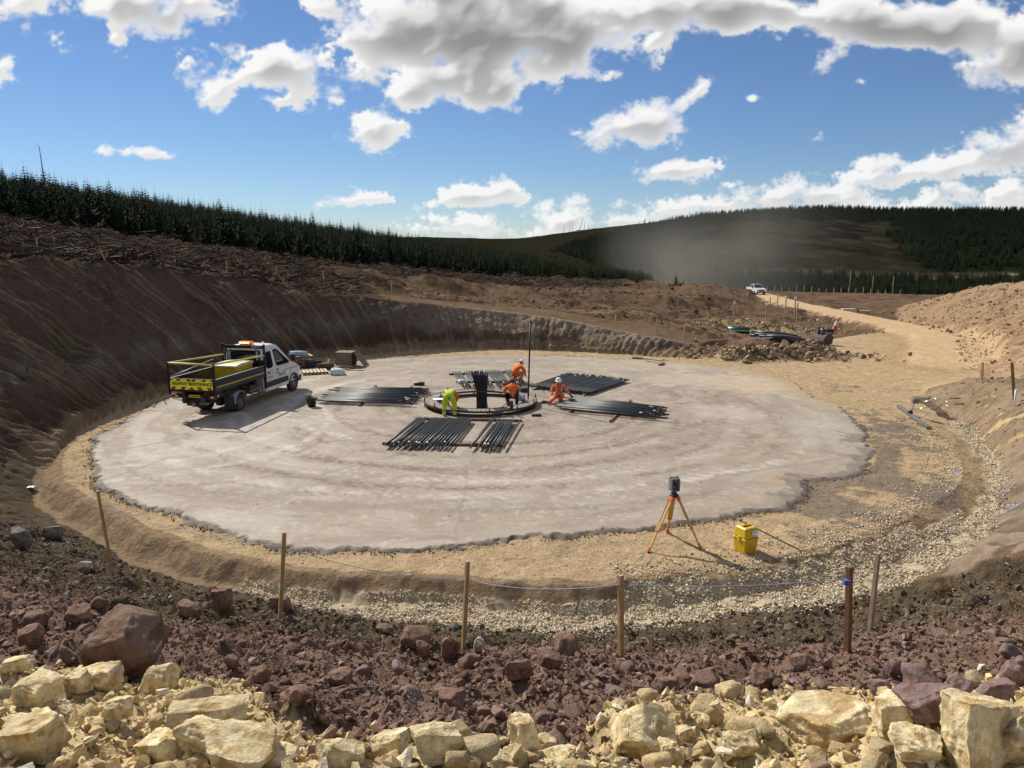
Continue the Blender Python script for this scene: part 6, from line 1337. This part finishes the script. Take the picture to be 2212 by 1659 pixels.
# ------------------------------------------------------------------ pallets, plywood box and clutter behind the truck
def pallet_parts(w=1.2, d=1.0, n=7, mt=PALEW):
    top = MB(); 
    for k in range(n): top.box((-w / 2 + w * (k + .5) / n, 0, .13), (w / n * .72, d, .022))
    run = MB()
    for k in (-1, 0, 1):
        run.box((0, k * d * .45, .105), (w, .09, .022)); run.box((0, k * d * .45, .012), (w, .09, .022))
        for q in (-1, 0, 1): run.box((q * w * .44, k * d * .45, .06), (.12, .09, .075))
    return [('deck_boards', top, mt), ('runners', run, WOODD)]
p = at(680, 806, SLAB); loose('pallet', 'pale wooden pallet lying flat just beyond the truck nose', 'pallet', pallet_parts(1.35, 1.1), p, .35, 'pallets beyond the truck')
q = at(652, 792, SLAB)
for k in range(3):
    e = loose('pallet', ('bottom pallet of the stack behind the truck', 'middle pallet of the stack behind the truck', 'top pallet of the stack behind the truck carrying blue film')[k], 'pallet', pallet_parts(1.1, .9, 6, WOOD), q + Vector((.05 * k - .05, 0, .30 + .26 * k - .30 + .002)), .25 + .12 * k, 'pallets beyond the truck')
    if k < 2:
        for j in range(2):
            b = MB().box((0, 0, .05), (.16, .8, .10), bev=.008).build('timber_block', WOOD); b.location = q + Vector((-.3 + .6 * j, 0, .26 * k + .145)); b.rotation_euler = (0, 0, .3); tag(b, ('left' if j == 0 else 'right') + (' timber packing the gap low in the pallet stack', ' timber packing the gap high in the pallet stack')[k], 'timber', 'timber packing in the pallet stack')
crumple('plastic_film', q + Vector((-.1, 0, .66)), (.95, .6, .30), BLUEF, 'crumpled pale blue plastic film on top of the pallet stack', 'film', 71, 4, .4)
crumple('plastic_film', at(728, 809, SLAB), (.75, .6, .36), BAGM, 'crumpled clear plastic film on the slab in front of the plywood box', 'film', 72, 5, .4)
crumple('black_sheet', at(679, 793, SLAB), (1.1, .7, .45), BLKP, 'heap of black sheeting between the pallet stack and the plywood box', 'sheet', 73, 5, .45)
crumple('rag_heap', at(703, 797, SLAB), (.9, .6, .42), mat('brown_rags', (.12, .08, .055), .9, vary=.4, scale=5), 'heap of brown sacking right of the black sheeting', 'sacking', 74, 5, .45)
def ply_box():
    a = at(726, 793, SLAB); w, d, h = .98, .85, .78; e = empty('plywood_crate', a + Vector((w / 2, d / 2, 0)), -.10); tag(e, 'square grey plywood crate against the far cut with its lid leaning on the right', 'crate')
    m = MB(); t = .02
    m.box((0, -d / 2, h / 2 + .04), (w, t, h)); m.box((0, d / 2, h / 2 + .04), (w, t, h)); m.box((-w / 2 + t / 2, 0, h / 2 + .04), (t, d - t, h)); m.box((0, 0, h + .05), (w + .02, d + .02, t)); m.box((0, 0, .05), (w, d, t)); m.build('panels', PLYW, e)
    b = MB(); 
    for k in (-.35, 0, .35): b.box((k, 0, .02), (.1, d, .04))
    b.build('skids', WOODD, e); r = MB()
    for x in (-w / 2 + .03, w / 2 - .03): r.box((x, -d / 2 - .014, h / 2 + .04), (.05, .012, h))
    r.build('battens', WOODD, e)
    l = MB(); l.box((0, 0, 0), (.025, .86, 1.02)); lo = l.build('crate_lid', PLYW); lo.location = (a.x + w + .42, a.y + d / 2 - .1, SLAB + .42); lo.rotation_euler = (0, -R(38), -.1); tag(lo, 'plywood lid leaning against the right side of the crate', 'board')
ply_box()
for k, (px_, py_, L_, rz, mt, lb) in enumerate(((690, 797, 1.0, .1, PALEW, 'pale board lying across the clutter left of the crate'), (709, 793, .5, 1.3, PALEW, 'pale upright board leaning left of the crate'), (736, 795, .9, .35, PALEW, 'pale board in front of the crate'), (768, 800, .9, -.05, PALEW, 'pale lath on the slab right of the crate'), (745, 799, .7, -.3, WOODD, 'dark board in front of the crate'))):
    m = MB().box((0, 0, .03), (L_, .14, .035), bev=.005).build('board', mt); m.location = at(px_, py_, SLAB) + Vector((0, 0, .04 * (k % 3))); m.rotation_euler = (.0, -.9 if k == 1 else 0, rz); 
    if k == 1: m.location.z += .2
    tag(m, lb, 'board', 'loose boards by the crate')
crumple('dark_tools', at(755, 797, SLAB), (.5, .35, .16), STEEL, 'small heap of dark tools in front of the crate', 'tools', 75)
# ------------------------------------------------------------------ power screed leaning on the right bank
def screed():
    a, b = hit(1940, 880), hit(2006, 927.6); d = b - a; c = (a + b) / 2; e = empty('power_screed', (c.x, c.y, c.z), math.atan2(d.y, d.x)); tag(e, 'vibrating concrete screed with long grey blade and chrome engine lying on the right bank', 'screed'); L = d.length
    MB().box((0, 0, .07), (L, .16, .10), bev=.02).build('blade', DULL, e); k = -L * .08
    f = MB(); f.tube((k, 0, .1), (k + .25, .05, .62), .035, .035, 8); f.tube((k + .1, .05, .3), (k + .5, .9, .55), .014, .014, 6); f.tube((k + .5, .9, .55), (k + .9, 1.45, .75), .016, .016, 6); f.tube((k + .25, .05, .62), (k + .8, 1.2, .95), .016, .016, 6); f.tube((k + .5, .9, .55), (k + .8, 1.2, .95), .012, .012, 6); f.build('handle_frame', mat('chrome', (.7, .7, .72), .15, metal=1), e)
    m = MB(); m.box((k + .28, .06, .70), (.30, .26, .22), bev=.06); m.build('engine', DULL, e); m = MB(); m.lathe([(.001, 0), (.10, 0), (.11, .05), (.08, .13), (.001, .14)], (k + .62, .75, .78), 14); m.build('fuel_tank', mat('chrome', (.7, .7, .72), .15, metal=1), e)
    m = MB(); m.box((k, 0, .16), (.18, .16, .12), bev=.03); m.tube((k + .78, 1.15, .93), (k + .95, 1.5, 1.0), .022, .022, 8); m.tube((k + .85, 1.35, .72), (k + 1.05, 1.6, .80), .022, .022, 8); m.build('grips', BLKP, e)
screed()
# ------------------------------------------------------------------ stakes, rope, hand tools
STK = [mat('stake_wood', (.43, .28, .135), .85, vary=.3, scale=6), mat('stake_red', (.20, .095, .045), .85, vary=.3, scale=6), mat('stake_grey', (.36, .28, .19), .85, vary=.3, scale=6)]
def stake(pb, pt, label, w=.05, mt=0, group='timber stakes along the near bank', Y=None):
    """square timber stake from a base point to the photo position of its top"""
    d = ray(*pt); k = pb.y / d.y; top = Vector((d.x * k, pb.y, CAM.z + d.z * k)); ax = top - pb; L = ax.length + .25; q = ax.to_track_quat('Z', 'Y'); m = MB(); m.box((0, 0, L / 2 - .25), (w, w, L), bev=.003); m.add([(-w / 2, -w / 2, -.25), (w / 2, -w / 2, -.25), (w / 2, w / 2, -.25), (-w / 2, w / 2, -.25), (0, 0, -.42)], [(0, 1, 4), (1, 2, 4), (2, 3, 4), (3, 0, 4)])
    o = m.build('stake', STK[mt]); o.location = pb; o.rotation_euler = (q @ Euler((0, 0, .5)).to_quaternion()).to_euler(); tag(o, label, 'stake', group); return top
NS = [((244, 1240), (211, 1060), 'leftmost near stake, leaning left by the trench corner', 0), ((605, 1338), (614, 1150), 'near stake with a reddish stone at its foot', 0), ((1001, 1402), (1010, 1212), 'near stake by the wedge-shaped stone, fourth from the right', 0), ((1341, 1412), (1341, 1242), 'near stake just right of the garden rake', 0), ((1831, 1408), (1835, 1224), 'red-brown near stake with blue twine, left of the close pair', 1), ((1879, 1364), (1897, 1195), 'grey-brown near stake leaning right, right of the close pair', 2)]
TOPS = []
for (b, t, lb, mi) in NS:
    p = hit(*b); TOPS.append((p, stake(p, t, lb, .058, mi)))
def rope_path():
    pts = []; a = atd(-60, 985, 13.5); hp = [a]
    for (p, t), f in zip(TOPS[:5], (.84, .85, .80, .90, .88)): hp.append(p.lerp(t, f) + Vector((0, -.035, 0)))
    for i in range(len(hp) - 1):
        sag = (.06, .14, .12, .10, .06)[i]
        for k in range(14):
            t = k / 14; q = hp[i].lerp(hp[i + 1], t); q.z -= sag * 4 * t * (1 - t); pts.append(q)
    pts.append(hp[-1]); m = MB(); m.path(pts, .006, 6)
    o = m.build('rope', mat('pale_blue_rope', (.24, .29, .38), .7)); tag(o, 'thin pale blue rope strung between the near stakes', 'rope')
rope_path()
tw = crumple('twine_knot', (TOPS[4][0].lerp(TOPS[4][1], .85)) + Vector((-.05, -.05, -.03)), (.085, .06, .06), mat('blue_twine', (.06, .12, .35), .7), 'knot of blue twine tied on the red-brown near stake', 'twine', 81, 4, .4)
def rake():
    h = hit(1243, 1326); t_ = atd(1263, 1270, h.y + .35); e = empty('rake', h); tag(e, 'steel garden rake standing head down on the drainage stone', 'rake'); d = t_ - h
    m = MB(); m.path([(0, 0, .05), tuple(d)], .014, 6); m.build('handle', mat('dark_handle', (.05, .032, .022), .7), e); m = MB(); m.box((-.05, 0, .05), (.56, .025, .025))
    for k in range(13): m.tube((-.05 - .27 + k * .045, 0, .05), (-.05 - .27 + k * .045, -.05, .14), .006, .004, 5)
    m.build('rake_head', GALV, e)
rake()
def shovel():
    b = hit(894, 1290); t_ = atd(885, 1243, b.y + .1); e = empty('shovel', b); tag(e, 'wooden shovel handle with T grip leaning on the trench lip', 'shovel'); d = t_ - b
    MB().path([(0, 0, -.05), tuple(d)], .016, 6).build('shaft', WOOD, e); MB().tube(tuple(d + Vector((-.10, 0, 0))), tuple(d + Vector((.10, 0, .01))), .018, .018, 8).build('grip', mat('pink_grip', (.42, .25, .18), .7), e)
shovel()
crumple('plastic_sheet', hit(66, 1056), (.42, .2, .07), mat('grey_film', (.38, .39, .40), .4), 'scrap of clear plastic on the left bank near the rope', 'sheet', 82, 5, .3)
# far bank stakes
for k, (b, t, Y, lb) in enumerate((((83, 556), (81, 514), 38, 'far left stake with a white cap above the cut face'), ((232, 571), (231, 541), 43, 'second far stake from the left above the cut'), ((381, 590), (378, 558), 46.5, 'third far stake from the left with a pale foot'), ((491, 602), (489, 563), 48.5, 'fourth far stake from the left above the truck'), ((598, 607), (597, 577), 52, 'fifth far stake from the left above the crate'), ((700, 622), (700, 598), 56, 'sixth far stake from the left on the brown ground'), ((847, 647), (848, 622), 58, 'seventh far stake from the left on the brown ground'), ((968, 655), (968, 626), 58, 'eighth far stake from the left behind the cut'), ((1062, 662), (1063, 634), 57, 'ninth far stake from the left behind the cut'), ((1202, 690), (1204, 658), 53, 'tenth far stake from the left, right of the upright bar'), ((1329, 706), (1331, 680), 52, 'far stake fifth from the right end of the cut'), ((1418, 727), (1419, 690), 50.5, 'far stake above the right end of the grooved cut'), ((1478, 738), (1482, 708), 50, 'far stake left of the last one beside the notch'), ((1496, 752), (1500, 714), 49.5, 'far stake beside the notch'), ((1575, 768), (1577, 730), 48.5, 'last far stake before the rock heap'))):
    x_ = atd(b[0], b[1], Y).x; pb = Vector((x_, Y, gz(x_, Y))); d = ray(*b); kk = Y / d.y; dz = pb.z - (CAM.z + d.z * kk); tp = ray(*t); zt = CAM.z + tp.z * (Y / tp.y); 
    if zt - pb.z < .6: zt = pb.z + .9
    m = MB(); m.box((0, 0, (zt - pb.z) / 2 - .1), (.075, .075, zt - pb.z + .2), bev=.004); o = m.build('stake', STK[2 if k % 3 else 0]); o.location = pb; o.rotation_euler = (0, .03 * math.sin(k * 2.1), .4); tag(o, lb, 'stake', 'stakes behind the far cut')
for (b, t, Y, lb, mi) in (((2119, 838), (2123, 782), 33.5, 'reddish stake on the tan right bank near its crest', 0), ((2192, 876), (2186, 783), 27.5, 'tall reddish stake at the right picture edge', 1)):
    x_ = atd(b[0], b[1], Y).x; pb = Vector((x_, Y, gz(x_, Y))); stake(pb, t, lb, .075, mi, 'stakes on the right bank')
p = hit(2205, 862); m = MB(); m.tube((0, 0, -.1), (-.02, 0, .75), .035, .035, 8); m.tube((-.02, 0, .72), (.12, 0, .74), .03, .03, 8); o = m.build('marker_pipe', WHITE); o.location = Vector((atd(2196, 840, 26.5).x, 26.5, gz(atd(2196, 840, 26.5).x, 26.5) + .25)); tag(o, 'white plastic pipe standing beside the tall right-hand stake', 'pipe')
for k, (px_, py_) in enumerate(((2172, 1007), (2190, 1050), (2130, 1160), (2068, 985))):
    pass
# ------------------------------------------------------------------ things beside the access and the track
PIPE = mat('grey_black_pipe', (.045, .048, .055), .5, vary=.25, scale=2); GREEN = mat('dark_green_roll', (.006, .045, .032), .35, vary=.2, scale=2); GREENP = mat('pale_green_band', (.22, .42, .33), .4); CONEO = mat('cone_orange', (.62, .10, .03), .5)
def on(px_, py_, Y):
    x_ = atd(px_, py_, Y).x; return Vector((x_, Y, gz(x_, Y)))
p = on(1595, 706, 61); e = empty('membrane_roll', p, -.12); tag(e, 'dark green roll of membrane with a pale band lying by the yellow rocks', 'roll'); m = MB(); m.path([(-.82, 0, .32), (.82, 0, .32)], .32, 20); m.build('roll', GREEN, e); m = MB(); m.path([(-.80, -.315, .36), (.78, -.315, .36)], .05, 8); m.build('pale_edge', GREENP, e); m = MB(); m.box((.85, -.1, .2), (.1, .3, .3), bev=.04); m.build('wrapper', BAGM, e)
rp = np.random.default_rng(8)
for k in range(13):
    L_ = rp.uniform(2.3, 3.0); base = on(1695, 722, 53.6); y = base.y + (k % 7) * .30 - 1.0; x = base.x + (k % 7) * -.10 + rp.normal(0, .15); z = gz(x, y) + .16 + (k // 7) * .17; rz = -.52 + rp.normal(0, .07)
    pts = [(-L_ / 2 * 1.1, 0, .10 + .05 * (k // 7)), (-L_ / 4, 0, .16), (0, 0, .18), (L_ / 4, 0, .12), (L_ / 2 * 1.1, 0, .0)]; m = MB(); m.path(pts, .095, 10); o = m.build('drain_pipe', PIPE); o.location = (x, y, z); o.rotation_euler = (0, 0, rz); tag(o, 'grey-black flexible pipe in the loose heap beside the access', 'pipe', 'pipes in the loose heap beside the access')
for k in range(8):
    c = on(1760, 704, 63); L_ = 3.0; m = MB(); m.path([(-L_ / 2, 0, .05), (-L_ / 4, 0, -.0), (0, 0, -.03), (L_ / 4, 0, -.0), (L_ / 2, 0, .05)], .075, 10); o = m.build('duct_pipe', PIPE); o.location = (c.x + rp.normal(0, .05), c.y - .26 + .165 * (k % 4), gz(c.x, c.y) + .12 + .16 * (k // 4)); o.rotation_euler = (0, 0, -.06); tag(o, 'straight grey pipe in the tied stack in front of the cone', 'pipe', 'pipes in the tied stack by the cone')
for s in (-.55, .6):
    c = on(1760, 704, 63); m = MB().box((0, 0, .17), (.06, .72, .42)).build('pipe_tie', PAPER); m.location = (c.x + s, c.y - .01, gz(c.x, c.y)); tag(m, ('left' if s < 0 else 'right') + ' white tie round the stack of straight pipes', 'tie', 'ties round the pipe stack')
p = on(1802, 703, 64); e = empty('traffic_cone', p, .2); e.rotation_euler = (0, .26, .2); tag(e, 'leaning orange and white traffic cone beside the track', 'traffic cone'); m = MB(); m.box((0, 0, .03), (.42, .42, .06), bev=.02); m.lathe([(.19, .06), (.13, .42)], n=18); m.lathe([(.075, .78), (.045, 1.0), (.001, 1.0)], n=18); m.build('cone_body', CONEO, e); MB().lathe([(.131, .42), (.076, .78)], n=18).build('white_sleeve', PAPER, e)
def digger_bucket():
    p = on(1776, 739, 53.5); e = empty('digger_bucket', p, .5); tag(e, 'dark steel digger bucket with teeth lying by the rock heap', 'digger bucket'); m = MB(); pr = [(-.55, .05), (-.62, .35), (-.50, .62), (-.20, .82), (.12, .90), (.30, .85), (.20, .70), (-.05, .66), (-.32, .50), (-.44, .30), (-.38, .10), (.35, .06), (.35, .0), (-.40, .0)]
    m.prism(pr[:10] + [(-.38, .10), (-.40, .0)], -.55, .55); m.build('shell', STEEL, e)
    for s in (-1, 1):
        MB().prism([(-.55, .05), (-.62, .35), (-.50, .62), (-.20, .82), (.12, .90), (.45, .55), (.30, .10), (-.3, .02)], s * .56 - .02, s * .56 + .02).build('cheek', STEEL, e)
    m = MB()
    for k in range(4): m.box((.42, -.45 + .3 * k, .84 - .02), (.24, .09, .06), rot=Euler((0, .5, 0)).to_matrix())
    m.build('teeth', STEEL, e); m = MB(); m.prism([(-.35, .72), (-.05, .86), (-.12, 1.28), (-.24, 1.30)], -.20, -.14); m.prism([(-.35, .72), (-.05, .86), (-.12, 1.28), (-.24, 1.30)], .14, .20); m.build('lug', STEEL, e)
digger_bucket()
p = on(1746, 739, 53.0); m = MB(); m.lathe([(.001, 0), (.13, 0), (.135, .01), (.13, .30), (.001, .30)], n=18); e = empty('paint_tin', p); tag(e, 'small blue and white tin left of the digger bucket', 'tin'); m.build('tin_body', mat('tin_blue', (.02, .03, .12), .4), e); MB().lathe([(.132, .08), (.134, .08), (.134, .22), (.132, .22)], n=18, a0=-1.2, a1=1).build('label', PAPER, e)
# rock heap blocks
rk = np.random.default_rng(31)
for k in range(46):
    px_ = rk.uniform(1610, 1815); py_ = rk.uniform(745, 792) - (px_ - 1610) * .04; Y = np.interp(py_, [735, 795], [51, 44.6]); p = on(px_, py_, Y); s = rk.uniform(.25, .75); V, F = PROTO[k % 10]
    o = bpy.data.objects.new('limestone_block', proto_mesh(k % 10, (.30, .225, .135) if k % 3 else (.16, .12, .085), 'limestone_block')); COL.objects.link(o); o.data.materials.append(STONE); o.location = p + Vector((0, 0, s * .15)); o.scale = (s * 1.2, s, s * .75); o.rotation_euler = (rk.normal(0, .3), rk.normal(0, .3), rk.uniform(0, 6)); tag(o, 'weathered block in the rock heap beside the access', 'rock', 'blocks of the rock heap beside the access')
for k in range(30):
    px_ = rk.uniform(1560, 1790); Y = rk.uniform(62, 67); p = on(px_, 700, Y); s = rk.uniform(.25, .6)
    o = bpy.data.objects.new('limestone_block', proto_mesh(k % 10, (.42, .34, .20), 'limestone_block')); COL.objects.link(o); o.data.materials.append(STONE); o.location = p + Vector((0, 0, s * .15)); o.scale = (s * 1.2, s, s * .75); o.rotation_euler = (rk.normal(0, .3), rk.normal(0, .3), rk.uniform(0, 6)); tag(o, 'yellow block in the strip of stone behind the pipes', 'rock', 'blocks of the yellow stone strip')
# track-side fence posts with white caps
fp = [((1613, 655), (1614, 640), 118), ((1655, 680), (1656, 656), 74), ((1663, 661), (1664, 642), 104), ((1679, 661), (1680, 639), 92), ((1697, 664), (1698, 641), 85), ((1717, 670), (1719, 642), 77), ((1722, 677), (1723, 653), 74), ((1585, 690), (1586, 652), 72)]
for k, (b, t, Y) in enumerate(fp):
    p = on(b[0], b[1], Y); tt = ray(*t); zt = max(CAM.z + tt.z * Y / tt.y, p.z + .9); e = empty('track_post', p); MB().box((0, 0, (zt - p.z) / 2 - .1), (.10, .10, zt - p.z + .2)).build('post', STK[2], e); MB().box((0, 0, zt - p.z - .06), (.14, .14, .22)).build('cap', WHITE, e)
    tag(e, ('post left of the pickup by the track', 'stout post on the near side of the yellow stone strip', 'white-capped post first right of the pickup', 'white-capped post second right of the pickup', 'white-capped post third right of the pickup', 'white-capped tall post fourth right of the pickup', 'white-capped shorter post nearest the track edge', 'post standing behind the green roll')[k], 'post', 'posts along the track')
for k in range(20):                       # wire fence far behind
    px_ = 1640 + k * 16; p = on(px_, 640, 150 + k * 2.2); m = MB(); m.box((0, 0, .65), (.12, .12, 1.5)); o = m.build('fence_post', STK[2]); o.location = p; tag(o, 'weathered post of the stock fence before the lower forest', 'fence post', 'posts of the stock fence')
for k, (px_, Y, h, lb) in enumerate(((1834, 190, 5.6, 'leftmost of three tall bare poles before the lower forest'), (1883, 185, 4.6, 'middle of three tall bare poles before the lower forest'), (1927, 185, 4.6, 'rightmost of three tall bare poles before the lower forest'))):
    p = on(px_, 640, Y); m = MB(); m.path([(0, 0, -.3), (0, 0, h)], [.10, .06], 8); o = m.build('pole', STK[2]); o.location = p; tag(o, lb, 'pole', 'tall poles before the lower forest')
for k, (px_, py_, L_) in enumerate(((1833, 664, 1.6), (1856, 664, 2.6))):
    p = on(px_, py_, 92); m = MB(); m.box((0, 0, .45), (L_, .5, .16), bev=.02); m.box((0, 0, .2), (L_ * .8, .4, .36)); o = m.build('block_stack', PALEW if k else WHITE); o.location = p; tag(o, ('short', 'long')[k] + ' pale slab on the stone pile right of the track', 'slab', 'pale slabs right of the track')
# white pickup coming along the track
def pickup():
    p = on(1632, 650, 138); p.z = float(ground_height(np.array([p.x]), np.array([p.y]))[0]); rz = -math.pi / 2 + .06; e = empty('pickup', p, rz); tag(e, 'white pickup driving towards the camera on the dusty track', 'pickup')
    secs = [(-2.6, .55, 1.22, .86), (-2.55, .45, 1.25, .9), (-.95, .42, 1.26, .9)]
    b = MB(); b.prism([(-2.6, .48), (-2.62, 1.18), (-.95, 1.20), (-.95, .45)], -.9, .9); b.prism([(-.95, .42), (-.95, 1.22), (1.15, 1.20), (2.35, 1.05), (2.55, .85), (2.55, .42)], -.91, .91); bo = b.build('body', WHITE, e)
    c = MB(); V = [(-.95, -.86, 1.2), (-.95, .86, 1.2), (1.2, .86, 1.2), (1.2, -.86, 1.2), (-.75, -.70, 1.82), (-.75, .70, 1.82), (.35, .70, 1.84), (.35, -.70, 1.84)]; c.add(V, [(3, 2, 1, 0), (4, 5, 6, 7), (0, 1, 5, 4), (1, 2, 6, 5), (2, 3, 7, 6), (3, 0, 4, 7)]); c.build('cab', WHITE, e)
    g = MB(); g.add([(1.16, .74, 1.25), (1.16, -.74, 1.25), (.40, -.63, 1.79), (.40, .63, 1.79), (1.14, .74, 1.23), (1.14, -.74, 1.23)], [(0, 1, 2, 3)]); 
    for v in range(len(g.v)): x, y, z = g.v[v]; g.v[v] = (x + .025, y, z + .025)
    g.build('windscreen', GLASS, e)
    for s in (-1, 1):
        w = MB(); w.add([(-.8, s * .855, 1.27), (1.0, s * .855, 1.27), (.36, s * .725, 1.76), (-.68, s * .725, 1.76)], [(0, 1, 2, 3)]); w.build('side_window', GLASS, e)
        for x in (-1.6, 1.62): 
            M = Matrix.Translation((x, s * .82, .38)) @ Matrix.Rotation(math.pi / 2, 4, 'X'); t_ = MB(); t_.lathe([(.18, -.12), (.36, -.12), (.38, -.08), (.38, .08), (.36, .12), (.18, .12)], n=20, M=M); q = t_.build('wheel', TYRE, e); MB().lathe([(.20, -.10), (.001, -.10), (.001, .10), (.20, .10)], n=16, M=M).build('rim', RIM, q)
        MB().box((2.53, s * .70, .88), (.10, .34, .16), bev=.03).build('headlight', LAMPW, e); MB().box((.95, s * 1.02, 1.25), (.12, .2, .18), bev=.03).build('wing_mirror', BLKP, e)
    MB().box((2.56, 0, .80), (.06, .95, .26), bev=.02).build('grille', BLKP, e); MB().box((2.58, 0, .50), (.10, 1.7, .20), bev=.04).build('bumper', BLKP, e); MB().box((2.62, 0, .60), (.02, .5, .11)).build('number_plate', WHITE, e)
pickup()
p = on(1250, 500, 950); e = empty('crane', p, 0); tag(e, 'pale slanting crane boom on the far skyline', 'crane'); MB().path([(0, 0, -2), (5.5, 0, 17)], [.45, .30], 6).build('boom', mat('crane_grey', (.35, .36, .38), .5), e); MB().box((-1, 0, .5), (4, 2.4, 2.2), bev=.2).build('crane_body', mat('crane_grey', (.35, .36, .38), .5), e)
# ------------------------------------------------------------------ dust raised by the pickup, drifting over the track
def dust():
    V, F = big_rock(5, (1, 1, 1), 0, 0, 3)
    bm = bmesh.new(); bmesh.ops.create_icosphere(bm, subdivisions=3, radius=1); bm.verts.index_update(); V = np.array([v.co[:] for v in bm.verts]); F = np.array([[v.index for v in f.verts] for f in bm.faces]); bm.free()
    c = np.array([68, 225, 8.]); o = link('dust_cloud', np_mesh('dust_cloud', V * np.array([46, 90, 27]), F, None, True)); o.location = c; o.rotation_euler = (0, 0, -.22)
    m = bpy.data.materials.new('dust'); m.use_nodes = True; nt = m.node_tree; N, L = nt.nodes, nt.links; N.remove(N['Principled BSDF']); out = N['Material Output']; pv = N.new('ShaderNodeVolumePrincipled'); pv.inputs['Color'].default_value = (.95, .89, .80, 1); pv.inputs['Anisotropy'].default_value = .4
    tc = N.new('ShaderNodeTexCoord'); mp = N.new('ShaderNodeMapping'); mp.inputs['Scale'].default_value = (1 / 46, 1 / 90, 1 / 27); L.new(tc.outputs['Object'], mp.inputs['Vector'])
    ln = N.new('ShaderNodeVectorMath'); ln.operation = 'LENGTH'; L.new(mp.outputs[0], ln.inputs[0]); nz = N.new('ShaderNodeTexNoise'); nz.inputs['Scale'].default_value = .03; nz.inputs['Detail'].default_value = 3; L.new(tc.outputs['Object'], nz.inputs['Vector'])
    sx = N.new('ShaderNodeSeparateXYZ'); L.new(mp.outputs[0], sx.inputs[0])
    def mth(op, a, b=None, c=None):
        n = N.new('ShaderNodeMath'); n.operation = op
        for i, v in enumerate((a, b, c)):
            if v is None: continue
            if isinstance(v, (int, float)): n.inputs[i].default_value = v
            else: L.new(v, n.inputs[i])
        return n.outputs[0]
    fall = mth('SUBTRACT', 1.0, ln.outputs['Value']); fall = mth('MAXIMUM', fall, 0); low = mth('MULTIPLY_ADD', sx.outputs[2], -.75, .5); low = mth('MAXIMUM', low, .12); lf = mth('MULTIPLY_ADD', sx.outputs[0], -1.0, .62); lf = mth('MAXIMUM', lf, .10)
    nn = mth('MAXIMUM', mth('MULTIPLY_ADD', nz.outputs['Fac'], 4.5, -1.7), .04); d = mth('MULTIPLY', mth('MULTIPLY', fall, low), mth('MULTIPLY', nn, lf)); d = mth('MULTIPLY', d, .0115)
    L.new(d, pv.inputs['Density']); L.new(pv.outputs[0], out.inputs['Volume']); o.data.materials.append(m); tag(o, kind='stuff')
dust()
